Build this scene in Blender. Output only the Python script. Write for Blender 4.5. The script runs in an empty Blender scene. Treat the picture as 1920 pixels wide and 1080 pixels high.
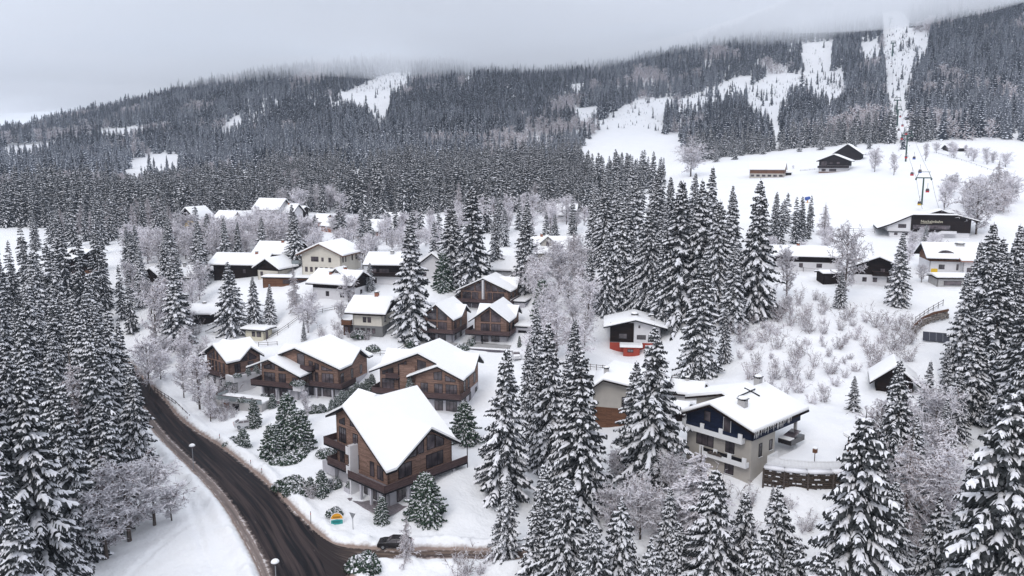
import bpy, math, random
import numpy as np
from mathutils import Vector, Matrix

# ------------------------------------------------------------------ camera, sky, sun, exposure
SC = bpy.context.scene
F, TH, CH = 1478.0, math.radians(9.0), 50.0      # focal length in photo pixels, pitch, eye height
cam_d = bpy.data.cameras.new('camera'); cam = bpy.data.objects.new('camera', cam_d)
SC.collection.objects.link(cam); SC.camera = cam
cam.location = (0, 0, CH); cam.rotation_euler = (math.radians(90) - TH, 0, 0)
cam_d.sensor_width = 36.0; cam_d.lens = 36.0 * F / 1920.0
cam_d.clip_start = 0.5; cam_d.clip_end = 20000
SC.render.resolution_x, SC.render.resolution_y = 1024, 576
SC.view_settings.view_transform = 'Standard'; SC.view_settings.look = 'None'
SC.view_settings.gamma = 1.0; SC.view_settings.exposure = -0.29
SUN_EL, SUN_AZ = math.radians(42), math.radians(205)   # weak sun behind cloud, behind the camera's left
W = bpy.data.worlds.new('World'); SC.world = W; W.use_nodes = True
nt = W.node_tree; nt.nodes.clear()
out = nt.nodes.new('ShaderNodeOutputWorld'); add = nt.nodes.new('ShaderNodeAddShader')
sky = nt.nodes.new('ShaderNodeTexSky'); sky.sky_type = 'NISHITA'; sky.sun_disc = False
sky.sun_elevation = SUN_EL; sky.sun_rotation = SUN_AZ; sky.air_density = 1.0; sky.dust_density = 2.0
bg1 = nt.nodes.new('ShaderNodeBackground'); bg1.inputs[1].default_value = 0.05
bg2 = nt.nodes.new('ShaderNodeBackground'); bg2.inputs[1].default_value = 1.0
tc = nt.nodes.new('ShaderNodeTexCoord'); sep = nt.nodes.new('ShaderNodeSeparateXYZ')
ramp = nt.nodes.new('ShaderNodeValToRGB')
el = ramp.color_ramp.elements
el[0].position = 0.0; el[0].color = (0.06, 0.06, 0.07, 1)
el[1].position = 1.0; el[1].color = (1.32, 1.35, 1.42, 1)
for p_, c_ in ((0.06, (0.20, 0.20, 0.22, 1)), (0.14, (0.50, 0.545, 0.62, 1)), (0.19, (0.55, 0.60, 0.68, 1)), (0.34, (0.76, 0.81, 0.88, 1)), (0.6, (1.15, 1.18, 1.25, 1))):
    e_ = ramp.color_ramp.elements.new(p_); e_.color = c_
nz = nt.nodes.new('ShaderNodeTexNoise'); nz.inputs['Scale'].default_value = 3.2; nz.inputs['Detail'].default_value = 4; nz.inputs['Roughness'].default_value = 0.45
mp = nt.nodes.new('ShaderNodeMapping'); mp.inputs['Scale'].default_value = (0.9, 0.9, 3.2); mp.inputs['Location'].default_value = (1.3, 0.2, 0.4)
mr = nt.nodes.new('ShaderNodeMapRange'); mr.inputs[1].default_value = 0.3; mr.inputs[2].default_value = 0.7; mr.inputs[3].default_value = 0.84; mr.inputs[4].default_value = 1.16
mul = nt.nodes.new('ShaderNodeVectorMath'); mul.operation = 'SCALE'
L = nt.links.new
L(tc.outputs['Generated'], sep.inputs[0]); L(sep.outputs[2], ramp.inputs[0]); L(tc.outputs['Generated'], mp.inputs[0]); L(mp.outputs[0], nz.inputs['Vector'])
L(nz.outputs[0], mr.inputs[0]); L(ramp.outputs[0], mul.inputs[0]); L(mr.outputs[0], mul.inputs['Scale']); L(mul.outputs[0], bg2.inputs[0])
L(sky.outputs[0], bg1.inputs[0]); L(bg1.outputs[0], add.inputs[0]); L(bg2.outputs[0], add.inputs[1]); L(add.outputs[0], out.inputs[0])
sun_d = bpy.data.lights.new('sun', 'SUN'); sun_d.energy = 1.1; sun_d.angle = math.radians(25); sun_d.color = (1.0, 0.97, 0.94)
sun = bpy.data.objects.new('sun', sun_d); SC.collection.objects.link(sun)
sun.rotation_euler = (math.radians(90) - SUN_EL, 0, math.radians(-25))
SC.cycles.max_bounces = 6; SC.cycles.diffuse_bounces = 3; SC.cycles.glossy_bounces = 2; SC.cycles.transmission_bounces = 4
SC.cycles.volume_bounces = 8; SC.cycles.transparent_max_bounces = 8
SC.cycles.use_denoising = True; SC.cycles.volume_step_rate = 1.0

R = random.Random(7); NR = np.random.RandomState(7)
CT, ST = math.cos(TH), math.sin(TH)
def proj(X, Y, Z):
    """world -> photo pixels (1920x1080)"""
    Z = Z - CH; d = Y * CT - Z * ST; v = -Y * ST - Z * CT
    return 960 + F * X / d, 540 + F * v / d, d
def unp(px, py, d):
    X = (px - 960) / F * d; v = (py - 540) / F * d
    return X, d * CT - v * ST, CH - d * ST - v * CT

# ------------------------------------------------------------------ materials
MATS = {}
def mat(name, col, rough=0.8, kind=None, col2=None, scale=1.0, amt=0.5, bump=0.0, spec=0.3, rnd=0.0, coord='Object', detail=4, stretch=None):
    m = bpy.data.materials.new(name); m.use_nodes = True; t = m.node_tree; b = t.nodes['Principled BSDF']
    b.inputs['Base Color'].default_value = (*col, 1); b.inputs['Roughness'].default_value = rough
    b.inputs['Specular IOR Level'].default_value = spec
    tc = t.nodes.new('ShaderNodeTexCoord'); mp = t.nodes.new('ShaderNodeMapping')
    t.links.new(tc.outputs[coord], mp.inputs[0]); vec = mp.outputs[0]
    if stretch: mp.inputs['Scale'].default_value = stretch
    cout = None
    if kind == 'noise':
        n = t.nodes.new('ShaderNodeTexNoise'); n.inputs['Scale'].default_value = scale; n.inputs['Detail'].default_value = detail
        t.links.new(vec, n.inputs['Vector']); r = t.nodes.new('ShaderNodeValToRGB')
        r.color_ramp.elements[0].position = 0.5 - amt / 2; r.color_ramp.elements[1].position = 0.5 + amt / 2
        r.color_ramp.elements[0].color = (*col, 1); r.color_ramp.elements[1].color = (*(col2 or col), 1)
        t.links.new(n.outputs[0], r.inputs[0]); cout = r.outputs[0]
        if bump:
            bm = t.nodes.new('ShaderNodeBump'); bm.inputs['Strength'].default_value = bump; bm.inputs['Distance'].default_value = 0.1
            t.links.new(n.outputs[0], bm.inputs['Height']); t.links.new(bm.outputs[0], b.inputs['Normal'])
    if kind == 'plank':       # boards along u (UV metres), row height = scale
        n = t.nodes.new('ShaderNodeTexBrick'); n.inputs['Scale'].default_value = 1.0
        n.inputs['Brick Width'].default_value = 2.4; n.inputs['Row Height'].default_value = scale; n.inputs['Mortar Size'].default_value = scale * 0.07
        n.inputs['Mortar Smooth'].default_value = 0.3; n.inputs['Bias'].default_value = 0.0; n.offset = 0.37
        n.inputs['Color1'].default_value = (*col, 1); n.inputs['Color2'].default_value = (*(col2 or col), 1)
        n.inputs['Mortar'].default_value = (*[c * 0.25 for c in col], 1)
        t.links.new(vec, n.inputs['Vector'])
        g = t.nodes.new('ShaderNodeTexNoise'); g.inputs['Scale'].default_value = 1.0; g.inputs['Detail'].default_value = 5
        mg = t.nodes.new('ShaderNodeMapping'); mg.inputs['Scale'].default_value = (1.2, 14, 1); t.links.new(vec, mg.inputs[0]); t.links.new(mg.outputs[0], g.inputs['Vector'])
        mx = t.nodes.new('ShaderNodeMix'); mx.data_type = 'RGBA'; mx.blend_type = 'MULTIPLY'; mx.inputs[0].default_value = 0.8
        mrr = t.nodes.new('ShaderNodeMapRange'); mrr.inputs[1].default_value = 0.3; mrr.inputs[2].default_value = 0.7; mrr.inputs[3].default_value = 0.55; mrr.inputs[4].default_value = 1.35
        cb = t.nodes.new('ShaderNodeCombineColor')
        t.links.new(g.outputs[0], mrr.inputs[0]); [t.links.new(mrr.outputs[0], cb.inputs[i]) for i in range(3)]
        t.links.new(n.outputs['Color'], mx.inputs[6]); t.links.new(cb.outputs[0], mx.inputs[7]); cout = mx.outputs[2]
    if rnd:
        oi = t.nodes.new('ShaderNodeObjectInfo'); mr = t.nodes.new('ShaderNodeMapRange'); mr.inputs[3].default_value = 1 - rnd; mr.inputs[4].default_value = 1 + rnd
        t.links.new(oi.outputs['Random'], mr.inputs[0]); sc = t.nodes.new('ShaderNodeVectorMath'); sc.operation = 'SCALE'
        if cout is not None: t.links.new(cout, sc.inputs[0])
        else: sc.inputs[0].default_value = col
        t.links.new(mr.outputs[0], sc.inputs['Scale']); cout = sc.outputs[0]
    if cout is not None: t.links.new(cout, b.inputs['Base Color'])
    MATS[name] = m; return m
M = MATS
mat('snow', (0.83, 0.84, 0.87), 0.9, 'noise', (0.9, 0.905, 0.92), 0.35, 0.5, 0.25, 0.2)
mat('roof_snow', (0.90, 0.90, 0.915), 0.9, 'noise', (0.93, 0.93, 0.94), 0.8, 0.6, 0.3, 0.2)
mat('tree_snow', (0.83, 0.83, 0.87), 0.9, spec=0.1, rnd=0.07)
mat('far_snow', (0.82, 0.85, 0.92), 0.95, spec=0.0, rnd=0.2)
mat('needles', (0.011, 0.014, 0.014), 0.9, 'noise', (0.095, 0.10, 0.105), 2.6, 0.32, spec=0.05, rnd=0.2)
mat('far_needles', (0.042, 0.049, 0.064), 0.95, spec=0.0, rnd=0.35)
mat('green_needles', (0.035, 0.06, 0.042), 0.9, 'noise', (0.06, 0.09, 0.06), 3, 0.5, spec=0.1, rnd=0.15)
mat('bark', (0.07, 0.055, 0.048), 0.95, 'noise', (0.12, 0.10, 0.09), 6, 0.4, 0.5, 0.1)
mat('twig', (0.20, 0.16, 0.16), 0.95, spec=0.05, rnd=0.15)
mat('frost', (0.80, 0.78, 0.82), 0.95, spec=0.05, rnd=0.12)
mat('rime_twig', (0.40, 0.35, 0.35), 0.95, spec=0.05, rnd=0.1)
mat('larch_twig', (0.27, 0.21, 0.20), 0.95, spec=0.05, rnd=0.15)
mat('timber', (0.20, 0.126, 0.098), 0.8, 'plank', (0.33, 0.21, 0.168), 0.19, coord='UV', spec=0.08)
mat('dark_timber', (0.014, 0.009, 0.008), 0.9, 'plank', (0.024, 0.015, 0.013), 0.25, coord='UV', spec=0.04)
mat('brown_timber', (0.13, 0.06, 0.035), 0.8, 'plank', (0.19, 0.095, 0.055), 0.2, coord='UV', spec=0.15)
mat('grey_deck', (0.20, 0.175, 0.19), 0.8, 'plank', (0.27, 0.24, 0.255), 0.15, coord='UV', spec=0.2)
mat('rail_boards', (0.075, 0.048, 0.048), 0.8, 'plank', (0.12, 0.08, 0.078), 0.11, coord='UV', spec=0.08)
mat('trim', (0.008, 0.0075, 0.010), 0.6, spec=0.15)
mat('soffit', (0.10, 0.085, 0.09), 0.8)
mat('white_render', (0.62, 0.61, 0.63), 0.85, 'noise', (0.70, 0.69, 0.71), 1.3, 0.6, 0.05)
mat('grey_render', (0.44, 0.43, 0.47), 0.85, 'noise', (0.52, 0.51, 0.55), 1.1, 0.6, 0.05)
mat('cream_render', (0.60, 0.56, 0.49), 0.85, 'noise', (0.69, 0.65, 0.58), 0.9, 0.6, 0.05)
mat('sand_render', (0.39, 0.36, 0.33), 0.85, 'noise', (0.48, 0.45, 0.41), 0.8, 0.6, 0.05)
mat('plinth', (0.15, 0.15, 0.155), 0.9, 'noise', (0.21, 0.21, 0.21), 1.5, 0.6, 0.1)
mat('blue_boards', (0.004, 0.009, 0.032), 0.8, 'plank', (0.006, 0.014, 0.048), 0.22, coord='UV', spec=0.3)
mat('red_render', (0.30, 0.045, 0.028), 0.8, 'noise', (0.36, 0.06, 0.038), 1.5, 0.6)
mat('yellow_render', (0.55, 0.40, 0.17), 0.8, 'noise', (0.62, 0.46, 0.22), 1.5, 0.6)
mat('rust_wood', (0.24, 0.10, 0.045), 0.7, 'plank', (0.32, 0.14, 0.065), 0.2, coord='UV')
mat('stone', (0.12, 0.105, 0.095), 0.95, 'noise', (0.30, 0.27, 0.25), 1.6, 0.35, 1.0, detail=8)
mat('dark_stone', (0.075, 0.065, 0.085), 0.95, 'noise', (0.14, 0.125, 0.15), 4, 0.5, 0.8, detail=8)
mat('brick', (0.24, 0.10, 0.065), 0.9, 'noise', (0.34, 0.15, 0.10), 5, 0.5)
mat('concrete', (0.36, 0.35, 0.35), 0.9, 'noise', (0.45, 0.44, 0.44), 2, 0.6, 0.1)
mat('metal', (0.25, 0.26, 0.28), 0.45, spec=0.5)
mat('green_steel', (0.035, 0.075, 0.06), 0.6)
mat('rubber', (0.015, 0.015, 0.016), 0.8)
mat('dark_glass', (0.035, 0.03, 0.035), 0.08, 'noise', (0.13, 0.105, 0.115), 0.6, 0.3, spec=0.6, rnd=0.4)
mat('clear_rail', (0.24, 0.27, 0.28), 0.15, spec=0.5)
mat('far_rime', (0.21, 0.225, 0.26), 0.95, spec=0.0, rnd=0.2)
mat('log_wood', (0.035, 0.026, 0.021), 0.9, 'noise', (0.10, 0.075, 0.06), 3, 0.5)
mat('solar', (0.012, 0.014, 0.03), 0.2, spec=0.5)
mat('car_black', (0.02, 0.018, 0.02), 0.25, spec=0.6)
mat('car_silver', (0.55, 0.55, 0.57), 0.3, spec=0.6)
mat('red_paint', (0.50, 0.02, 0.03), 0.4)
mat('blue_paint', (0.03, 0.08, 0.32), 0.4)
mat('yellow_paint', (0.62, 0.40, 0.02), 0.5)
mat('orange_paint', (0.72, 0.33, 0.02), 0.5)
mat('teal_paint', (0.03, 0.28, 0.27), 0.5)
mat('white_paint', (0.78, 0.78, 0.79), 0.6)
mat('cream_paint', (0.62, 0.58, 0.46), 0.6)
mat('curtain', (0.5, 0.45, 0.45), 0.9)

# ------------------------------------------------------------------ mesh helpers
class MB:
    """collects faces; every face keeps a material slot; build() links them as ONE mesh object"""
    def __init__(s): s.v = []; s.f = []; s.m = []
    def poly(s, pts, m=0):
        i = len(s.v); s.v.extend([tuple(p) for p in pts]); s.f.append(tuple(range(i, i + len(pts)))); s.m.append(m); return s
    def prism(s, pts, d, m=0):
        """pts polygon extruded by vector d"""
        n = len(pts); i = len(s.v); s.v.extend([tuple(p) for p in pts]); s.v.extend([(p[0] + d[0], p[1] + d[1], p[2] + d[2]) for p in pts])
        s.f.append(tuple(range(i, i + n))); s.f.append(tuple(range(i + 2 * n - 1, i + n - 1, -1))); s.m += [m, m]
        for k in range(n):
            k2 = (k + 1) % n; s.f.append((i + k, i + n + k, i + n + k2, i + k2)); s.m.append(m)
        return s
    def box(s, x0, x1, y0, y1, z0, z1, m=0):
        return s.prism([(x0, y0, z0), (x0, y1, z0), (x1, y1, z0), (x1, y0, z0)], (0, 0, z1 - z0), m)
    def tube(s, pts, rad, n=6, m=0, cap=True):
        if not hasattr(rad, '__len__'): rad = [rad] * len(pts)
        P = [Vector(p) for p in pts]; base = len(s.v)
        for k, p in enumerate(P):
            d = (P[min(k + 1, len(P) - 1)] - P[max(k - 1, 0)])
            if d.length < 1e-9: d = Vector((0, 0, 1))
            d.normalize(); a = d.orthogonal().normalized(); b = d.cross(a)
            for j in range(n):
                t = 2 * math.pi * j / n; q = p + (a * math.cos(t) + b * math.sin(t)) * rad[k]; s.v.append(tuple(q))
        for k in range(len(P) - 1):
            for j in range(n):
                j2 = (j + 1) % n; s.f.append((base + k * n + j, base + k * n + j2, base + (k + 1) * n + j2, base + (k + 1) * n + j)); s.m.append(m)
        if cap:
            s.f.append(tuple(base + j for j in range(n - 1, -1, -1))); s.f.append(tuple(base + (len(P) - 1) * n + j for j in range(n))); s.m += [m, m]
        return s
    def ball(s, c, r, sz=1.0, n=10, k=6, m=0, jit=0.0, zmin=-1.0):
        base = len(s.v); rr = random.Random(int(c[0] * 7 + c[1] * 13))
        for i in range(k + 1):
            th = math.pi * i / k
            for j in range(n):
                ph = 2 * math.pi * j / n; q = 1 + jit * rr.uniform(-1, 1)
                s.v.append((c[0] + r * q * math.sin(th) * math.cos(ph), c[1] + r * q * math.sin(th) * math.sin(ph), c[2] + r * sz * q * max(zmin, math.cos(th))))
        for i in range(k):
            for j in range(n):
                j2 = (j + 1) % n; s.f.append((base + i * n + j, base + (i + 1) * n + j, base + (i + 1) * n + j2, base + i * n + j2)); s.m.append(m)
        return s
    def build(s, name, mats, parent=None, smooth=False, uv=True):
        me = bpy.data.meshes.new(name); me.from_pydata(s.v, [], s.f)
        if not isinstance(mats, (list, tuple)): mats = [mats]
        for q in mats: me.materials.append(M[q])
        if len(mats) > 1: me.polygons.foreach_set('material_index', s.m)
        if smooth: me.polygons.foreach_set('use_smooth', [True] * len(me.polygons))
        me.update()
        if uv:
            ul = me.uv_layers.new(name='UVMap'); co = me.vertices; data = np.zeros(len(me.loops) * 2)
            for p in me.polygons:
                n = p.normal
                if abs(n.z) > 0.9: a, b = (1, 0, 0), (0, 1, 0)
                else:
                    l = math.hypot(n.x, n.y); a, b = (-n.y / l, n.x / l, 0), None
                for li in p.loop_indices:
                    c = co[me.loops[li].vertex_index].co
                    data[2 * li] = c.x * a[0] + c.y * a[1]; data[2 * li + 1] = c.z if b is None else c.y
            ul.data.foreach_set('uv', data)
        o = bpy.data.objects.new(name, me); SC.collection.objects.link(o)
        if parent is not None: o.parent = parent
        return o
def tag(o, label=None, cat=None, group=None, kind=None):
    if label: o['label'] = label
    if cat: o['category'] = cat
    if group: o['group'] = group
    if kind: o['kind'] = kind
    return o
def thing(name, label, cat, loc=(0, 0, 0), rz=0.0, group=None):
    o = bpy.data.objects.new(name, None); SC.collection.objects.link(o); o.location = loc; o.rotation_euler = (0, 0, rz); o.empty_display_size = 0.3
    return tag(o, label, cat, group)

# ------------------------------------------------------------------ terrain height: smooth surface through surveyed points
CP = []
def P(px, py, d):
    X, Y, Z = unp(px, py, d); CP.append((X, Y, Z))
def PW(X, Y, Z): CP.append((X, Y, Z))
for a in [
 # near ground
 (-500,1080,95),(60,1300,78),(200,1080,97),(520,1110,94),(700,1120,93),(900,1100,96),(1000,1035,103),(740,1030,104.5),(340,900,125),(60,900,128),(470,880,129),(610,985,111),(700,985,110),
 (-500,800,150),(60,780,158),(240,770,163),(310,760,163),(400,770,160),(270,700,188),(60,690,195),(-500,650,215),
 (1100,1020,105),(940,935,118),(1200,910,116),(1500,1000,97),(1900,1000,93),(2500,1000,90),(1300,1080,97),(1100,1300,80),(1700,1300,76),(2300,1300,74),(1900,800,115),(2500,780,118),(1600,760,130),
 (1000,860,132),(1000,740,152),(1160,800,136),(1300,710,151),(1190,665,178),(1450,700,146),(1600,600,172),(1750,640,160),(1900,620,165),(2500,600,175),
 (330,640,200),(430,600,208),(482,632,203),(400,690,180),(570,610,200),(670,632,190),(740,640,185),(545,560,216),(960,620,190),(1060,640,178),(1050,560,205),(960,700,165),
 (1100,545,204),(1280,600,180),(1350,640,163),(1450,500,222),(1620,540,196),(1750,530,200),(1920,520,205),(2500,500,215),
 (240,500,262),(130,530,240),(0,520,245),(-500,520,250),(400,530,235),(600,515,222),(700,520,228),(800,500,232),(1000,500,240),(1200,490,235),(1400,440,255),
 (0,445,350),(-500,440,360),(200,450,330),(360,424,340),(490,412,352),(700,430,340),(550,440,320),(960,430,300),(1035,485,262),(1200,420,300),(1500,400,300),(1600,432,280),(1740,440,268),(1920,440,262),(2500,420,270),
 # slopes and meadow
 (0,380,470),(-500,380,480),(250,380,480),(480,370,500),(700,350,520),(960,370,430),(960,300,640),(1200,330,480),(1180,300,600),(1180,262,720),(1300,320,470),(1400,336,430),(1440,332,432),(1568,322,436),(1500,290,540),(1728,385,300),(1698,302,420),(1800,330,400),(1920,350,360),(2500,330,380),(1560,370,350),
 # mountains
 (0,290,850),(-500,290,850),(60,250,1250),(-500,240,1250),(300,300,780),(430,235,980),(200,225,1150),(350,185,1180),(500,150,1230),(700,130,1300),(640,180,1080),(600,300,700),(500,330,600),(700,250,780),(900,220,900),(860,140,1250),(960,150,1300),(1050,200,1000),
 (1190,215,850),(1190,160,1050),(1300,110,1180),(1300,230,800),(1450,175,980),(1400,250,700),(1500,70,1230),(1560,140,1020),(1690,232,600),(1680,190,720),(1675,150,830),(1672,105,950),(1669,45,1150),(1560,230,680),(1600,20,1300),
 (1850,250,560),(1800,290,480),(1850,150,760),(1850,60,960),(1900,10,1120),(1960,-60,1350),(2500,100,800),(2500,-100,1200),(1700,-60,1450),(1300,108,1500),(960,138,1700),(700,128,1700),(500,165,1600),(2000,-100,1900),(960,120,2400)]: P(*a)
# beyond the left ridges the ground falls away again
for a in [(-50,1500,1,40),(-300,1500,1,40)]: pass
for ang, r, z in [(-40,1700,60),(-32,1650,70),(-28,1700,120),(-22,2200,200),(-10,3200,330),(5,3500,380),(20,3500,450),(35,3000,450),(-40,3500,-250),(-30,3500,-200),(-25,2600,-20),(-60,60,0),(60,60,6),(-90,60,0),(90,60,10),(0,40,0),(0,20,0),(-90,300,8),(90,300,40),(60,300,40),(60,1500,350),(90,1500,350),(-60,1500,60),(-90,1500,30),(-60,400,20),(60,120,14),(-60,150,2)]:
    a = math.radians(ang); PW(r * math.sin(a), r * math.cos(a), z)
HP = {  # chalets: origin corner, rotation, plan, ridges and slopes
 'fore':(-28.42,115.464,-0.747,14.633,14.439,4.514,8.567,14.345,11.244,0.508,0.738,0.646,0.637),
 'h1':(-69.829,171.127,-0.696,11.556,9.216,6.136,6.01,10.973,10.207,0.522,0.601,0.876,0.776),
 'h2':(-49.567,160.716,-0.342,15.609,13.332,4.825,8.088,12.179,10.903,0.402,0.341,0.665,0.685),
 'h3':(-28.143,150.376,-0.253,19.87,12.603,10.286,9.248,13.819,11.896,0.41,0.457,0.739,0.67),
 'h4':(-22.794,184.396,-0.315,9.57,11.416,4.984,8.368,17.028,15.663,0.762,0.77,0.716,0.711),
 'h5':(-10.414,183.693,-0.253,10.127,12.562,5.254,9.572,16.664,15.333,0.725,0.725,0.739,0.736),
 'h6':(-14.908,206.434,-0.289,15.224,11.159,7.564,8.377,20.125,19.422,0.468,0.419,0.971,0.902)}
def loc2w(k, s, t):
    X, Y, ph = HP[k][:3]; return X + s * math.cos(ph) - t * math.sin(ph), Y + s * math.sin(ph) + t * math.cos(ph)
for k, s, t, z in [('fore',-2,-3,1.2),('fore',7,-3,1.1),('fore',16,-4,0.9),('fore',18,6,1.6),('fore',17,15,3.2),('fore',-3,14,2.5),('fore',6,18,3.3),
                   ('h1',-1,-3,1.3),('h1',9,-3,1.2),('h1',13,5,2.2),('h1',-3,10,4.8),('h1',10,13,5),('h2',-4,-6,1.3),('h2',8,-4,1.5),('h2',17,-3,1.7),('h2',17,12,4.2),('h2',2,18,5.2),
                   ('h3',0,-3,2.0),('h3',10,-4,2.2),('h3',20,-4,2.4),('h3',22,12,4.6),('h3',6,17,5.6),('h4',0,-2.5,7.6),('h4',10,-2.5,7.6),('h4',4,-7,5.4),('h5',0,-2.5,7.4),('h5',11,-3,7.3),('h5',5,-8,5.3),('h4',2,14,10.8),('h5',4,16,11.2),('h5',14,6,9),('h6',0,-2,11.4),('h6',15,-2,11.2),('h6',8,14,14.5)]:
    PW(*loc2w(k, s, t), z)
BL = (22.757, 108.2, -0.83)
def bl2w(s, t): X, Y, ph = BL; return X + s * math.cos(ph) - t * math.sin(ph), Y + s * math.sin(ph) + t * math.cos(ph)
for s, t, z in [(0,-1,6.6),(12,-1,6.4),(6,-4,5.8),(15,1,6.5),(20,4,6.9),(24,8,6.6),(13,16,10.2),(2,18,10.4),(18,14,9.6)]: PW(*bl2w(s, t), z)
CP = np.array(CP); KA = 1.35
def _uv(X, Y): return np.stack([np.arctan2(X, Y) * KA, np.log(np.maximum(np.hypot(X, Y), 15.0))], -1)
_C = _uv(CP[:, 0], CP[:, 1])
def _phi(r): return np.where(r > 1e-9, r * r * np.log(np.maximum(r, 1e-9)), 0.0)
_n = len(CP); _K = _phi(np.linalg.norm(_C[:, None] - _C[None], axis=-1)); _P = np.concatenate([np.ones((_n, 1)), _C], 1)
_A = np.zeros((_n + 3, _n + 3)); _A[:_n, :_n] = _K + np.eye(_n) * 1.5e-3; _A[:_n, _n:] = _P; _A[_n:, :_n] = _P.T
_sol = np.linalg.solve(_A, np.concatenate([CP[:, 2], np.zeros(3)]))
def gz(X, Y):
    """ground height under (X, Y), vectorised"""
    X = np.atleast_1d(np.asarray(X, float)); Y = np.atleast_1d(np.asarray(Y, float)); U = _uv(X.ravel(), Y.ravel()); o = np.empty(len(U))
    for i in range(0, len(U), 20000):
        q = U[i:i + 20000]; o[i:i + 20000] = _phi(np.linalg.norm(q[:, None] - _C[None], axis=-1)) @ _sol[:_n] + _sol[_n] + q @ _sol[_n + 1:]
    return o.reshape(X.shape)
def g1(x, y): return float(gz(x, y)[0])
def hit(px, py, dmin=60, dmax=3000):
    """the ground point seen at a photo pixel"""
    d = np.exp(np.linspace(math.log(dmin), math.log(dmax), 900)); X, Y, Z = unp(px, py, d); below = np.nonzero(Z < gz(X, Y))[0]
    if len(below) == 0: i = 899
    else: i = below[0]
    if i == 0: return float(X[0]), float(Y[0]), float(gz(X[0], Y[0])[0]), float(d[0])
    lo, hi = d[i - 1], d[i]
    dd = np.linspace(lo, hi, 12); X, Y, Z = unp(px, py, dd); g = gz(X, Y); b = np.nonzero(Z < g)[0]; j = b[0] if len(b) else 11
    return float(X[j]), float(Y[j]), float(g[j]), float(dd[j])
def inpoly(px, py, poly):
    px = np.atleast_1d(px).astype(float); py = np.atleast_1d(py).astype(float); c = np.zeros(px.shape, bool); n = len(poly)
    for i in range(n):
        x1, y1 = poly[i]; x2, y2 = poly[i - 1]
        if y1 == y2: continue
        c ^= ((y1 > py) != (y2 > py)) & (px < (x2 - x1) * (py - y1) / (y2 - y1) + x1)
    return c
# ------------------------------------------------------------------ roads (edges surveyed on the ground)
ROAD_L = [(170,668),(215,700),(262,755),(300,803),(362,865),(420,925),(460,985),(490,1040),(512,1095),(545,1190),(590,1330)]
ROAD_R = [(205,655),(252,690),(295,735),(338,785),(415,838),(480,888),(540,945),(590,995),(650,1068),(720,1170),(800,1330)]
WALK_L = [(164,675),(207,708),(254,764),(291,811),(352,873),(409,934),(448,994),(478,1050),(500,1103),(532,1200),(572,1330)]
LANE_U = [(585,990),(625,1019),(665,1027),(720,1031),(790,1031),(860,1031),(940,1034),(1010,1036),(1080,1038),(1180,1040)]
LANE_D = [(625,1120),(652,1075),(690,1054),(730,1048),(790,1047),(860,1046),(940,1048),(1010,1050),(1080,1052),(1180,1056)]
def ground_line(pts, n):
    P3 = np.array([hit(*p)[:2] for p in pts]); t = np.linspace(0, len(pts) - 1, n); out = np.zeros((n, 2))
    for i, tt in enumerate(t):       # Catmull-Rom
        k = min(int(tt), len(pts) - 2); u = tt - k; p0, p1, p2, p3 = P3[max(k - 1, 0)], P3[k], P3[k + 1], P3[min(k + 2, len(pts) - 1)]
        out[i] = 0.5 * (2 * p1 + (p2 - p0) * u + (2 * p0 - 5 * p1 + 4 * p2 - p3) * u * u + (3 * p1 - p0 - 3 * p2 + p3) * u ** 3)
    return out
RL, RR, WL, LU, LD = (ground_line(a, 120) for a in (ROAD_L, ROAD_R, WALK_L, LANE_U, LANE_D))
def seg_dist(X, Y, line):
    d = np.full(X.shape, 1e9)
    for a, b in zip(line[:-1:2], line[2::2]):
        ab = b - a; t = np.clip(((X - a[0]) * ab[0] + (Y - a[1]) * ab[1]) / (ab @ ab + 1e-9), 0, 1)
        d = np.minimum(d, np.hypot(X - a[0] - t * ab[0], Y - a[1] - t * ab[1]))
    return d
RPOLY = np.concatenate([WL, RR[::-1]]); LPOLY = np.concatenate([LU, LD[::-1]])
def fnoise(X, Y, sc, seed=0):
    """cheap smooth value noise"""
    rs = np.random.RandomState(seed); T = rs.rand(256, 256); x = X / sc + 1000; y = Y / sc + 1000; xi = np.floor(x).astype(int); yi = np.floor(y).astype(int); u = x - xi; v = y - yi
    u = u * u * (3 - 2 * u); v = v * v * (3 - 2 * v); g = lambda a, b: T[a % 256, b % 256]
    return (g(xi, yi) * (1 - u) + g(xi + 1, yi) * u) * (1 - v) + (g(xi, yi + 1) * (1 - u) + g(xi + 1, yi + 1) * u) * v - 0.5
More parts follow.
